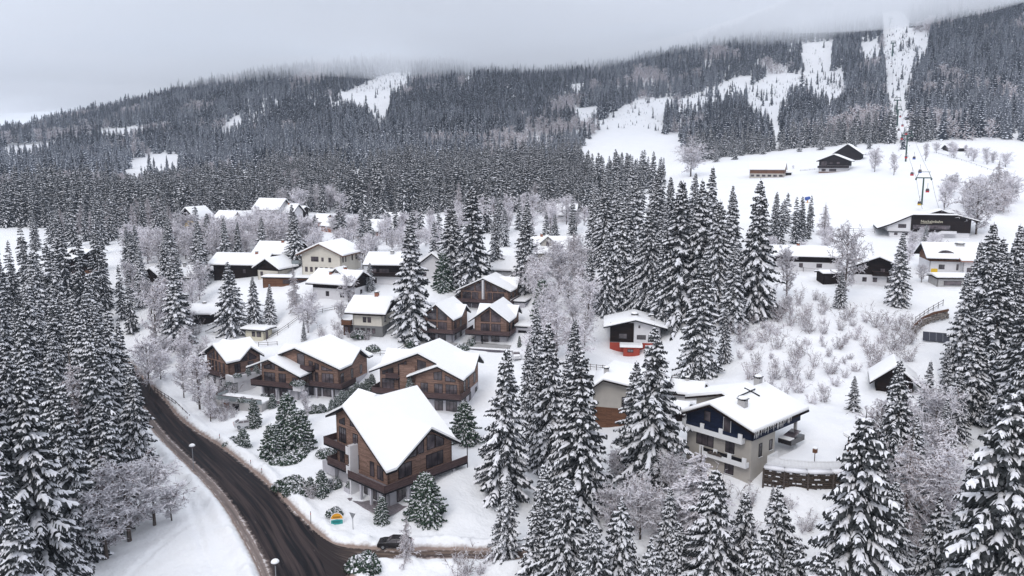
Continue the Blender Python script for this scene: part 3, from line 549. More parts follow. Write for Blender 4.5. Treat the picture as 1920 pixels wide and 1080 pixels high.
SHRUB = [shrub(101 + i, H=h, n=n, frost=f).mesh('shrub_twigs', ['twig', 'frost']) for i, (h, n, f) in enumerate([(2.6, 15, 0.62), (1.9, 16, 0.7), (3.4, 13, 0.55), (1.4, 12, 0.75)])]
BUSH = [mound_bush(111 + i, *a).mesh('bush_leaves', ['green_needles', 'tree_snow']) for i, a in enumerate([(1.0, 0.8, 1500), (0.8, 1.3, 1500), (1.3, 0.6, 1700)])]
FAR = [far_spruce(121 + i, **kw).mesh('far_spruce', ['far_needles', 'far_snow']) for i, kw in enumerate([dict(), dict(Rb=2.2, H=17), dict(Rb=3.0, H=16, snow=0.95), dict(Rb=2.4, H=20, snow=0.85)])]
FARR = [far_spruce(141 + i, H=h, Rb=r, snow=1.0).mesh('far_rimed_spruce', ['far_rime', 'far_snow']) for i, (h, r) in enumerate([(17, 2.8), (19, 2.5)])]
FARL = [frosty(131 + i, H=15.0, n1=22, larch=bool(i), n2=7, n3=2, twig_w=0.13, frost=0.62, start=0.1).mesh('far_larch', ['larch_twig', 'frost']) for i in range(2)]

def put(me, name, parent):
    o = bpy.data.objects.new(name, me); SC.collection.objects.link(o); o.parent = parent; return o
def place_tree(lib, X, Y, H, base_h, label, name='spruce_tree', cat='spruce', group=None, z=None, width=1.0, names=('trunk', 'foliage', 'snow')):
    zz = g1(X, Y) - 0.15 if z is None else z; s = H / base_h
    if isinstance(lib, (tuple, list)):
        t = thing(name, label, cat, (X, Y, zz), R.uniform(0, 6.28), group); t.scale = (s * width, s * width * R.uniform(.92, 1.08), s); t.rotation_euler[0] = R.gauss(0, .018); t.rotation_euler[1] = R.gauss(0, .018)
        for me, nm in zip(lib, names): put(me, nm, t)
    else:
        t = bpy.data.objects.new(name, lib); SC.collection.objects.link(t); t.location = (X, Y, zz); t.rotation_euler = (0, 0, R.uniform(0, 6.28)); t.scale = (s * width, s * width, s); tag(t, label, cat, group)
    return t
TREES = []     # (x, y, radius) already taken
def free(x, y, r):
    for a, b, c in TREES:
        if (a - x) ** 2 + (b - y) ** 2 < (r + c) ** 2: return False
    return True
# ------------------------------------------------------------------ buildings
def clip(poly, a, b, c):
    """keep the part of a plan polygon where a*s + b*t + c >= 0"""
    o = []
    for i in range(len(poly)):
        p, q = poly[i - 1], poly[i]; fp, fq = a * p[0] + b * p[1] + c, a * q[0] + b * q[1] + c
        if (fp >= 0) != (fq >= 0): k = fp / (fp - fq); o.append((p[0] + (q[0] - p[0]) * k, p[1] + (q[1] - p[1]) * k))
        if fq >= 0: o.append(q)
    return o if len(o) > 2 else []
class House:
    def __init__(s, name, label, X, Y, ph, zb, cat='house', group=None):
        s.zb = zb; s.root = thing(name, label, cat, (X, Y, zb), ph, group); s.X, s.Y, s.ph = X, Y, ph
    def add(s, mb, name, mats, smooth=False, parent=None, label=None, kind=None):
        mb.v = [(a, b, c - s.zb) for a, b, c in mb.v]; o = mb.build(name, mats, parent or s.root, smooth); tag(o, label, None, None, kind); return o
    def roof(s, pieces, th=0.30, snow=0.40, inset=0.0, fascia='trim', soft=0.0, bare=None, name='roof', snowm='roof_snow'):
        """pieces: plan polygons [(s,t)...] with z(s,t); dark slab with a layer of snow on it"""
        def solid(top, bot, m, nm, parent, mats):
            V = {}; vs = []; fs = []
            def vid(s_, t_, z): 
                k = (round(s_, 3), round(t_, 3), round(z, 3))
                if k not in V: V[k] = len(vs); vs.append(k)
                return V[k]
            edges = {}
            for pl, fz in pieces:
                a = [vid(p[0], p[1], fz(*p) + top) for p in pl]; b = [vid(p[0], p[1], fz(*p) + bot) for p in pl]; fs.append(tuple(a)); fs.append(tuple(b[::-1]))
                for i in range(len(pl)):
                    e = (a[i - 1], a[i]); edges[e] = (b[i - 1], b[i])
            for (a, b), (c, d) in edges.items():
                if (b, a) not in edges: fs.append((b, a, c, d))
            mb = MB(); mb.v = vs; mb.f = fs; mb.m = [0] * len(fs); return s.add(mb, nm, mats, parent=parent)
        rf = solid(0.0, -th, 0, name, s.root, [fascia])
        if snow:
            sn = solid(snow, 0.0, 0, 'roof_snow', rf, [snowm])
            if soft:
                bv = sn.modifiers.new('soft', 'BEVEL'); bv.width = soft; bv.segments = 3; bv.limit_method = 'ANGLE'; bv.angle_limit = math.radians(50)
                me = sn.data; me.polygons.foreach_set('use_smooth', [True] * len(me.polygons)); bv.harden_normals = False
        return rf
    def wall(s, p0, p1, z0, prof, mats, name='wall', th=0.3):
        """upright wall from plan point p0 to p1, foot z0 (or pair), top profile prof = [(fraction, z)...]; outer face on the line, thickness inward (left of p0->p1)"""
        dx, dy = p1[0] - p0[0], p1[1] - p0[1]; l = math.hypot(dx, dy); nx, ny = -dy / l * th, dx / l * th; z0 = z0 if isinstance(z0, tuple) else (z0, z0)
        pts = [(p0[0], p0[1], z0[0]), (p1[0], p1[1], z0[1])] + [(p0[0] + dx * f, p0[1] + dy * f, z) for f, z in reversed(prof)]
        mb = MB(); mb.prism(pts, (nx, ny, 0)); return mb
    def window(s, p0, p1, f0, f1, z0, z1, cols=2, rows=1, name='window', z1b=None, fr='trim', gl='dark_glass', parent=None, off=0.0, t=0.07, deep=0.06, sill=None):
        """window on the wall line p0->p1 between distances f0..f1 (metres from p0); z1b = top at the far side when slanted"""
        l = math.hypot(p1[0] - p0[0], p1[1] - p0[1]); ux, uy = (p1[0] - p0[0]) / l, (p1[1] - p0[1]) / l; nx, ny = uy, -ux; z1b = z1 if z1b is None else z1b
        top = lambda f: z1 + (z1b - z1) * (f - f0) / (f1 - f0)
        A = lambda f, o_, z: (p0[0] + ux * f + nx * o_, p0[1] + uy * f + ny * o_, z)
        fm = MB(); o0 = 0.004 + off; d = (nx * deep, ny * deep, 0)
        fm.prism([A(f0, o0, z0), A(f0 + t, o0, z0), A(f0 + t, o0, top(f0 + t)), A(f0, o0, top(f0))], d); fm.prism([A(f1 - t, o0, z0), A(f1, o0, z0), A(f1, o0, top(f1)), A(f1 - t, o0, top(f1 - t))], d)
        fm.prism([A(f0 + t, o0, z0), A(f1 - t, o0, z0), A(f1 - t, o0, z0 + t), A(f0 + t, o0, z0 + t)], d); fm.prism([A(f0 + t, o0, top(f0 + t) - t), A(f1 - t, o0, top(f1 - t) - t), A(f1 - t, o0, top(f1 - t)), A(f0 + t, o0, top(f0 + t))], d)
        for c in range(1, cols):
            f = f0 + (f1 - f0) * c / cols; fm.prism([A(f - t / 2, o0 + .002, z0 + t), A(f + t / 2, o0 + .002, z0 + t), A(f + t / 2, o0 + .002, top(f + t / 2) - t), A(f - t / 2, o0 + .002, top(f - t / 2) - t)], (nx * (deep - .01), ny * (deep - .01), 0))
        for r in range(1, rows):
            z = z0 + (min(z1, z1b) - z0) * r / rows; fm.prism([A(f0 + t, o0 + .004, z - t / 2), A(f1 - t, o0 + .004, z - t / 2), A(f1 - t, o0 + .004, z + t / 2), A(f0 + t, o0 + .004, z + t / 2)], (nx * (deep - .015), ny * (deep - .015), 0))
        w = s.add(fm, name, [fr], parent=parent); gm = MB(); gm.prism([A(f0 + t, o0 + .001, z0 + t), A(f1 - t, o0 + .001, z0 + t), A(f1 - t, o0 + .001, top(f1 - t) - t), A(f0 + t, o0 + .001, top(f0 + t) - t)], (nx * 0.02, ny * 0.02, 0)); s.add(gm, 'pane', [gl], parent=w)
        if sill: sm = MB(); sm.prism([A(f0 - .08, .003, z0 - .06), A(f1 + .08, .003, z0 - .06), A(f1 + .08, .003, z0 - .005), A(f0 - .08, .003, z0 - .005)], (nx * .16, ny * .16, 0)); s.add(sm, 'sill', [sill], parent=w)
        return w
    def balcony(s, pts, z, depth_in=None, h=1.05, rail='rail_boards', slab=None, slabm='trim', floor='grey_deck', th=0.28, name='balcony', rt=0.08, snow=True, gap=0.0):
        """pts: open plan path of the railing; slab: closed plan polygon"""
        r = None
        if slab: mb = MB(); mb.prism([(a, b, z - th) for a, b in slab], (0, 0, th)); r = s.add(mb, name, [slabm]); fl = MB(); fl.prism([(a, b, z + .004) for a, b in slab], (0, 0, .03)); s.add(fl, 'deck_boards', [floor], parent=r)
        rm = MB(); cm = MB()
        for a, b in zip(pts[:-1], pts[1:]):
            dx, dy = b[0] - a[0], b[1] - a[1]; l = math.hypot(dx, dy); nx, ny = -dy / l * rt, dx / l * rt
            rm.prism([(a[0], a[1], z - 0.05 + gap), (b[0], b[1], z - 0.05 + gap), (b[0], b[1], z + h - 0.07), (a[0], a[1], z + h - 0.07)], (nx, ny, 0)); e = 0.03
            cm.prism([(a[0] - nx * .4, a[1] - ny * .4, z + h - .068), (b[0] - nx * .4, b[1] - ny * .4, z + h - .068), (b[0] - nx * .4, b[1] - ny * .4, z + h), (a[0] - nx * .4, a[1] - ny * .4, z + h)], (nx * 1.8, ny * 1.8, 0))
        ra = s.add(rm, 'railing', [rail], parent=r); s.add(cm, 'handrail', ['rail_boards'], parent=r or ra); return r
    def box(s, x0, x1, y0, y1, z0, z1, name, m, parent=None, label=None): mb = MB(); mb.box(x0, x1, y0, y1, z0, z1); return s.add(mb, name, [m], parent=parent, label=label)
    def chimney(s, x, y, z0, z1, w=0.7, m='brick', parent=None, cap=True, d=None):
        d = d or w; c = s.box(x - w / 2, x + w / 2, y - d / 2, y + d / 2, z0, z1, 'chimney', m, parent)
        if cap:
            s.box(x - w * .62, x + w * .62, y - d * .62, y + d * .62, z1 + .18, z1 + .26, 'chimney_cap', 'trim', c); mb = MB(); 
            for a in (-1, 1):
                for b in (-1, 1): mb.box(x + a * w * .45 - .04, x + a * w * .45 + .04, y + b * d * .45 - .04, y + b * d * .45 + .04, z1, z1 + .18)
            s.add(mb, 'cap_posts', ['trim'], parent=c); sn = MB(); sn.ball((x, y, z1 + .26), w * .66, 0.45, 10, 6, zmin=0.0); s.add(sn, 'cap_snow', ['roof_snow'], True, c)
        return c
def cross_pieces(W_, L_, s1, t1, a1, a2, mL, mR, mF, mB, left=None):
    """plan of a roof = higher of a gable running back (ridge s1) and a gable running right (ridge t1) [and one running left]"""
    out = []
    A = [((0, s1), lambda s, t: a1 - mL * (s1 - s), (mL, 0, a1 - mL * s1)), ((s1, W_), lambda s, t: a1 - mR * (s - s1), (-mR, 0, a1 + mR * s1))]
    for i, ((sa, sb), f1, c1) in enumerate(A):
        if i == 0 and left is None: out.append(([(sa, 0), (sb, 0), (sb, L_), (sa, L_)], f1)); continue
        tt, aa, f_, b_ = (t1, a2, mF, mB) if i == 1 else left
        for (ta, tb), f2, c2 in [((0, tt), lambda s, t, aa=aa, f_=f_, tt=tt: aa - f_ * (tt - t), (0, f_, aa - f_ * tt)), ((tt, L_), lambda s, t, aa=aa, b_=b_, tt=tt: aa - b_ * (t - tt), (0, -b_, aa + b_ * tt))]:
            q = [(sa, ta), (sb, ta), (sb, tb), (sa, tb)]; d = [c1[k] - c2[k] for k in range(3)]
            p = clip(q, *d); p and out.append((p, f1)); p = clip(q, -d[0], -d[1], -d[2]); p and out.append((p, f2))
    return out
def cross_z(W_, L_, s1, t1, a1, a2, mL, mR, mF, mB, left=None):
    def z(s, t):
        g = a1 - (mL * (s1 - s) if s < s1 else mR * (s - s1))
        if s >= s1: return max(g, a2 - (mF * (t1 - t) if t < t1 else mB * (t - t1)))
        if left: tt, aa, f_, b_ = left; return max(g, aa - (f_ * (tt - t) if t < tt else b_ * (t - tt)))
        return g
    return z
def profile(z, p0, p1, th, n=48):
    return [(i / n, z(p0[0] + (p1[0] - p0[0]) * i / n, p0[1] + (p1[1] - p0[1]) * i / n) - th - 0.01) for i in range(n + 1)]
def shell(h, poly, z0, z1, zroof, th, mlow, mup, lown='ground_floor', upn='upper_wall'):
    """walls round a plan polygon (counter-clockwise): rendered ground floor to z1, boarded above up to the roof"""
    lo, up = MB(), MB(); n = len(poly)
    for i in range(n):
        a, b = poly[i], poly[(i + 1) % n]; dx, dy = b[0] - a[0], b[1] - a[1]; l = math.hypot(dx, dy); nx, ny = -dy / l * .3, dx / l * .3
        lo.prism([(a[0], a[1], z0), (b[0], b[1], z0), (b[0], b[1], z1), (a[0], a[1], z1)], (nx, ny, 0))
        pr = profile(zroof, a, b, th); o_ = 0.03; up.prism([(a[0], a[1], z1 + .002), (b[0], b[1], z1 + .002)] + [(a[0] + dx * f, a[1] + dy * f, z) for f, z in reversed(pr)], (nx, ny, 0))
    h.add(lo, lown, [mlow]); h.add(up, upn, [mup])
GROUPC = 'timber chalets with white gabled roofs'
def planter(h, x0, x1, y0, y1, z0, z1, name='planter'):
    h.box(x0, x1, y0, y1, z0, z1, name, 'grey_render')
PLANTS = []
def plant_on(h, s, t, z, kind, size, label):
    X, Y = h.X + s * math.cos(h.ph) - t * math.sin(h.ph), h.Y + s * math.sin(h.ph) + t * math.cos(h.ph)
    if kind == 'bush': return place_tree(BUSH[R.randrange(3)], X, Y, size, 1, label, 'evergreen_bush', 'bush', None, z)
    return place_tree(GREEN[R.randrange(2)], X, Y, size, 7, label, 'garden_conifer', 'conifer', None, z, names=('trunk', 'foliage', 'snow'))

# ---- foreground chalet
def chalet_fore():
    k = HP['fore']; h = House('chalet', 'largest chalet in the foreground, beside the road junction, with two balconies on its road side', *k[:3], 1.0, 'chalet', GROUPC)
    W_, L_ = k[3], k[4]; pr = k[3:]; left = (6.24, 14.7, 0.64, 0.64); zf = cross_z(*pr, left=left); th = 0.32
    h.roof(cross_pieces(*pr, left=left), th, 0.34)
    ze = lambda s, t: zf(s, t); a, b, c, d = (1.2, 1.1), (W_ - 1.1, 1.1), (W_ - 1.1, L_ - 0.9), (1.2, L_ - 0.9)
    z0, z1 = 1.0, 4.25
    shell(h, [a, b, c, d], z0 - 1.5, z1, ze, th, 'grey_render', 'timber')
    A, B = a, b; lw = b[0] - a[0]
    # road side: windows of the gable end
    h.window(A, B, 0.7, 2.5, 8.2, 10.6, 3); h.window(A, B, 4.2, 5.4, 8.2, 10.3, 2); h.window(A, B, 0.8, 2.3, 11.05, 11.6, 1, z1b=12.3, name='gable_window'); h.window(A, B, 3.6, 4.5, 11.3, 12.3, 1, z1b=11.85, name='gable_window')
    for f in (0.7, 2.9, 4.4): h.window(A, B, f, f + 1.2, 5.0, 7.15, 1 if f > 1 else 2)
    h.window(A, B, 8.2, 9.2, 4.75, 7.0, 1, name='balcony_door'); h.window(A, B, 9.9, 11.3, 4.75, 6.8, 2, name='balcony_door')
    for f, w in ((6.6, 0.8), (8.0, 1.6), (10.2, 1.6)): h.window(A, B, f, f + w, 1.35, 3.7, 2, name='terrace_door')
    # right-hand gable end
    B2, C = b, c
    h.window(B2, C, 1.9, 4.4, 4.75, 6.9, 2, name='balcony_door'); h.window(B2, C, 7.2, 10.6, 4.75, 6.9, 3, name='balcony_door')
    h.window(B2, C, 2.6, 3.9, 7.35, 7.6, 1, z1b=8.3, name='gable_window'); h.window(B2, C, 4.0, 5.4, 7.35, 8.35, 1, z1b=9.25, name='gable_window'); h.window(B2, C, 5.5, 6.8, 7.5, 9.3, 1, z1b=10.0, name='gable_window')
    h.window(B2, C, 7.4, 9.0, 7.6, 10.1, 1, z1b=9.7, name='gable_window'); h.window(B2, C, 9.1, 10.8, 7.6, 9.65, 1, z1b=8.6, name='gable_window')
    for f in (1.5, 4.2, 7.6): h.window(B2, C, f, f + 2.0, 1.35, 3.7, 2, name='terrace_door')
    # balconies stacked at the road side's left end
    for z in (7.75, 4.75):
        h.balcony([(-0.2 if z > 6 else 0.6, 2.5), (-0.2 if z > 6 else 0.6, -0.35), (6.2, -0.35)], z, slab=[(-0.2 if z > 6 else 0.6, 2.5), (-0.2 if z > 6 else 0.6, -0.35), (6.2, -0.35), (6.2, 1.0), (1.2, 1.0), (1.2, 2.5)], name='balcony')
        h.box(5.55, 6.25, -0.42, 1.0, z - .27, z + 1.0, 'planter', 'white_render'); 
    h.box(-2.2, 1.1, 0.6, 3.2, 2.4, 4.2, 'planter', 'grey_render'); h.box(4.9, 6.3, -0.5, 1.0, 0.2, 2.2, 'planter', 'grey_render')
    h.box(6.3, 6.6, -0.4, 1.1, 0.0, 8.9, 'side_screen', 'white_render')
    # long deck round the corner
    P_ = [(6.62, -0.9), (15.3, -0.9), (15.3, 15.2)]
    h.balcony(P_, 4.35, slab=[(6.62, -0.9), (15.3, -0.9), (15.3, 15.2), (13.5, 15.2), (13.5, 1.1), (6.62, 1.1)], name='deck')
    for q in (8.6, 11.0, 13.2): h.box(q, q + .35, -0.3, 0.05, 0.5, 4.05, 'column', 'grey_render')
    for q in (3.5, 8.0, 12.5): h.box(14.6, 14.95, q, q + .35, 0.5, 4.05, 'column', 'grey_render')
    t_ = MB(); t_.prism([(6.4, -1.3, 0.9), (15.4, -1.3, 0.9), (15.4, 6, 0.9), (13.4, 6, .9), (13.4, 1.0, 0.9), (6.4, 1.0, 0.9)], (0, 0, 0.3)); h.add(t_, 'terrace', ['grey_deck'])
    h.box(15.1, 15.2, 15.25, 15.35, 3.0, 7.2, 'roof_post', 'trim'); h.window((6.2, -.45), (6.2, 1.05), 0.1, 1.3, 5.0, 7.0, 1)
    plant_on(h, -1.0, 1.8, 4.15, 'bush', 1.3, 'green bush in the grey planter at the left end of the largest chalet'); plant_on(h, 5.6, 0.2, 2.1, 'bush', 0.8, 'small bush in the low planter under the balconies of the largest chalet')
    return h
# ---- chalet 1 (left, by the pool)
def chalet_left():
    k = HP['h1']; h = House('chalet', 'small chalet furthest left with a long corner terrace and a pool', *k[:3], 1.4, 'chalet', GROUPC)
    W_, L_ = k[3], k[4]; pr = k[3:]; left = (6.0, 10.2, 0.8, 0.8); zf = cross_z(*pr, left=left); th = 0.3; h.roof(cross_pieces(*pr, left=left), th, 0.34)
    a, b, c, d = (1.7, 1.0), (W_ - 1.0, 1.0), (W_ - 1.0, L_ - 0.5), (1.7, L_ - 0.5); shell(h, [a, b, c, d], 0.5, 4.7, zf, th, 'grey_render', 'timber')
    lo = MB(); lo.prism([(-0.3, 0.6, 0.2), (14.6, 0.6, 0.2), (14.6, 10.5, 0.2), (-0.3, 10.5, 0.2)], (0, 0, 4.1)); h.add(lo, 'basement', ['white_render'])
    for f0, w, nn in ((1.0, .7, 1), (2.1, .7, 1), (3.5, .7, 1), (4.9, .7, 1), (6.6, .7, 1)): h.window(a, b, f0, f0 + w, 4.95, 7.1, nn)
    h.window(a, b, 0.8, 2.3, 7.45, 8.1, 1, z1b=8.9, name='gable_window'); h.window(a, b, 2.6, 3.4, 7.5, 9.1, 1, z1b=9.5, name='gable_window'); h.window(a, b, 4.2, 4.9, 7.5, 9.6, 1, z1b=9.2, name='gable_window')
    h.window(b, c, 1.4, 2.8, 4.95, 6.9, 2); h.window(b, c, 4.6, 6.0, 5.3, 6.9, 1); h.window(b, c, 2.2, 4.6, 7.2, 7.6, 1, z1b=9.0, name='gable_window'); h.window(b, c, 4.9, 6.8, 7.2, 9.1, 1, z1b=7.7, name='gable_window')
    for f in (0.6, 2.2, 5.0, 7.4): h.window((-0.3, 0.6), (14.6, 0.6), f, f + 1.1, 1.6, 3.6, 2)
    h.balcony([(-1.6, 5.0), (-1.6, -0.6), (12.0, -0.6)], 4.6, slab=[(-1.6, 5.0), (-1.6, -0.6), (12.0, -0.6), (15.0, -0.6), (15.0, 10.6), (10.6, 10.6), (10.6, 1.0), (1.7, 1.0), (1.7, 5.0)], name='terrace')
    h.box(12.0, 15.05, -0.68, -0.1, 4.2, 5.5, 'planter', 'white_render'); h.box(14.55, 15.1, -0.1, 10.5, 4.2, 5.5, 'planter', 'white_render')
    for q in (0.4, 3.0, 5.0, 7.0): plant_on(h, 14.7, q, 5.3, 'bush' if q < 1 else 'c', 0.9 if q < 1 else 2.0, {0.4: 'round bush at the corner of the white planter of the left chalet', 3.0: 'first small conifer in the white planter of the left chalet', 5.0: 'middle small conifer in the white planter of the left chalet', 7.0: 'small conifer in the planter nearest the neighbouring chalet roof'}[q])
    p = MB(); p.box(-6.4, -1.7, 1.0, 7.0, 3.0, 4.0); h.add(p, 'pool_deck', ['grey_render']); w = MB(); w.box(-5.9, -2.2, 2.2, 5.6, 4.003, 4.03); h.add(w, 'pool_water', ['clear_rail'])
    st = MB()
    for i in range(7): st.box(-3.2 + 0.05 * i, -0.4, 0.55 - 0.38 * (i + 1), 0.55 - 0.38 * i, 0.4, 3.6 - 0.4 * i)
    h.add(st, 'outside_stairs', ['concrete']); return h
# ---- chalet 2 (centre left, stepped gable)
def chalet_centre():
    k = HP['h2']; h = House('chalet', 'wide chalet in the middle row with a lower stepped gable over its left balcony', *k[:3], 1.6, 'chalet', GROUPC)
    W_, L_ = k[3], k[4]; pr = k[3:]; left = (3.4, 11.7, 0.6, 0.25); zf = cross_z(*pr, left=left); th = 0.3; h.roof(cross_pieces(*pr, left=left), th, 0.34)
    a, b, c, d = (0.9, 1.0), (W_ - 1.0, 1.0), (W_ - 1.0, L_ - 1.0), (0.9, L_ - 1.0); shell(h, [a, b, c, d], 0.3, 4.75, zf, th, 'grey_render', 'timber')
    # stepped gable in front
    s0, a0, m0 = 0.5, 10.15, 0.40; z2 = lambda s, t: a0 - m0 * abs(s - s0)
    h.roof([([(-5.0, -3.2), (s0, -3.2), (s0, 4.0), (-5.0, 4.0)], z2), ([(s0, -3.2), (8.2, -3.2), (8.2, 0.95), (s0, 0.95)], z2)], 0.26, 0.30, name='front_roof')
    q = [(-1.9, -2.2), (6.9, -2.2), (6.9, 0.98), (-1.9, 0.98)]; shell(h, q, 0.3, 4.75, z2, 0.26, 'grey_render', 'timber', 'front_ground_floor', 'front_upper_wall')
    qa, qb = q[0], q[1]
    h.window(qa, qb, 0.6, 3.3, 5.0, 7.2, 3, name='balcony_door'); h.window(qa, qb, 4.2, 5.9, 5.0, 7.2, 2, name='balcony_door'); h.window(qa, qb, 7.4, 8.5, 5.0, 6.6, 1, name='balcony_door'); h.window(qa, qb, 0.6, 2.4, 7.9, 8.5, 2, z1b=9.2, name='gable_window'); h.window(qa, qb, 2.5, 3.3, 7.9, 9.3, 1, z1b=9.0, name='gable_window'); h.window(qa, qb, 4.2, 5.7, 7.75, 8.4, 1, z1b=7.95, name='gable_window')
    h.window(qa, qb, 0.5, 3.4, 1.9, 4.1, 3, name='terrace_door'); h.window(qa, qb, 4.2, 6.2, 1.9, 4.1, 2, name='terrace_door')
    h.window(a, b, 3.8, 5.6, 8.3, 10.9, 1, z1b=11.1, name='gable_window')
    for f0, w, n_ in ((6.5, .9, 1), (8.0, .8, 1), (9.6, 2.8, 3)): h.window(a, b, f0, f0 + w, 5.0, 7.2, n_, name='balcony_door')
    h.window(a, b, 6.6, 7.6, 8.0, 9.6, 1, z1b=9.4, name='gable_window'); h.window(a, b, 8.0, 9.0, 7.8, 9.25, 1, z1b=9.0, name='gable_window'); h.window(a, b, 9.6, 12.2, 7.75, 8.75, 2, z1b=8.0, name='gable_window')
    for f0, w, n_ in ((6.4, 1.1, 1), (8.2, 1.1, 1), (9.8, 2.8, 3)): h.window(a, b, f0, f0 + w, 1.9, 4.1, n_, name='terrace_door')
    h.balcony([(6.2, -0.3), (9.0, -0.3), (9.0, 0.98)], 7.75, slab=[(6.2, -0.3), (9.0, -0.3), (9.0, 0.98), (6.2, 0.98)], name='small_balcony')
    h.balcony([(-3.6, 0.5), (-3.6, -3.7), (6.6, -3.7)], 4.72, slab=[(-3.6, 0.5), (-3.6, -3.7), (8.4, -3.7), (8.4, -2.22), (-1.9, -2.22), (-1.9, 0.5)], name='balcony'); h.box(6.7, 8.5, -3.78, -2.3, 4.3, 5.8, 'planter', 'white_render')
    h.balcony([(8.5, -0.6), (16.2, -0.6), (16.2, 5.0)], 4.72, slab=[(7.0, -0.6), (16.2, -0.6), (16.2, 5.0), (14.7, 5.0), (14.7, 0.97), (7.0, 0.97)], name='balcony')
    for f0, w in ((0.5, 1.3), (4.6, 0.9), (8.2, 1.0)): h.window(b, c, f0, f0 + w, 5.2, 7.2, 2); 
    for f0, w in ((2.0, 1.4), (6.2, 1.2), (9.5, 1.0)): h.window(b, c, f0, f0 + w, 2.4, 3.8, 2)
    for q_ in (-1.2, 2.2, 5.4): h.box(q_, q_ + .3, -3.4, -3.1, 0.5, 4.43, 'column', 'grey_render')
    for q_ in (9.8, 13.6): h.box(q_, q_ + .3, -0.4, -0.1, 0.5, 4.43, 'column', 'grey_render')
    h.box(-2.4, 16.2, -5.2, 0.9, 1.0, 1.72, 'terrace', 'grey_deck'); plant_on(h, 7.5, -3.1, 5.6, 'bush', 1.2, 'round bush in the white planter between the two balconies of the wide chalet')
    # garage cut into the bank in front, with roof terrace
    g = House('garage', 'grey underground garage with a roof terrace and wooden door beside the silver car', *HP['h2'][:3], 0.5, 'garage')
    gm = MB(); gm.prism([(-8.2, -9.0, -0.5), (-7.2, -9.6, -0.5), (3.4, -9.6, -0.5), (3.4, -5.3, -0.5), (-8.2, -5.3, -0.5)], (0, 0, 3.2)); g.add(gm, 'walls', ['concrete'])
    g.box(-5.8, -4.5, -9.66, -9.58, 0.0, 2.3, 'wooden_door', 'rust_wood'); g.box(-3.6, -2.0, -9.66, -9.58, 0.0, 2.3, 'garage_door', 'trim'); g.balcony([(-8.2, -5.4), (-8.2, -9.0), (-7.2, -9.6), (3.4, -9.6)], 2.72, rail='clear_rail', h=1.0)
    sl = MB(); sl.prism([(-8.0, -8.9, 2.704), (-7.1, -9.4, 2.704), (3.2, -9.4, 2.704), (3.2, -5.4, 2.704), (-8.0, -5.4, 2.704)], (0, 0, 0.25)); g.add(sl, 'terrace_snow', ['roof_snow'])
    plant_on(h, -1.5, -9.2, 2.9, 'bush', 1.0, 'snowy bush hanging over the edge of the garage terrace'); plant_on(h, 0.3, -9.0, 2.9, 'bush', 0.8, 'second bush on the garage terrace, nearer the road-side conifers'); return h
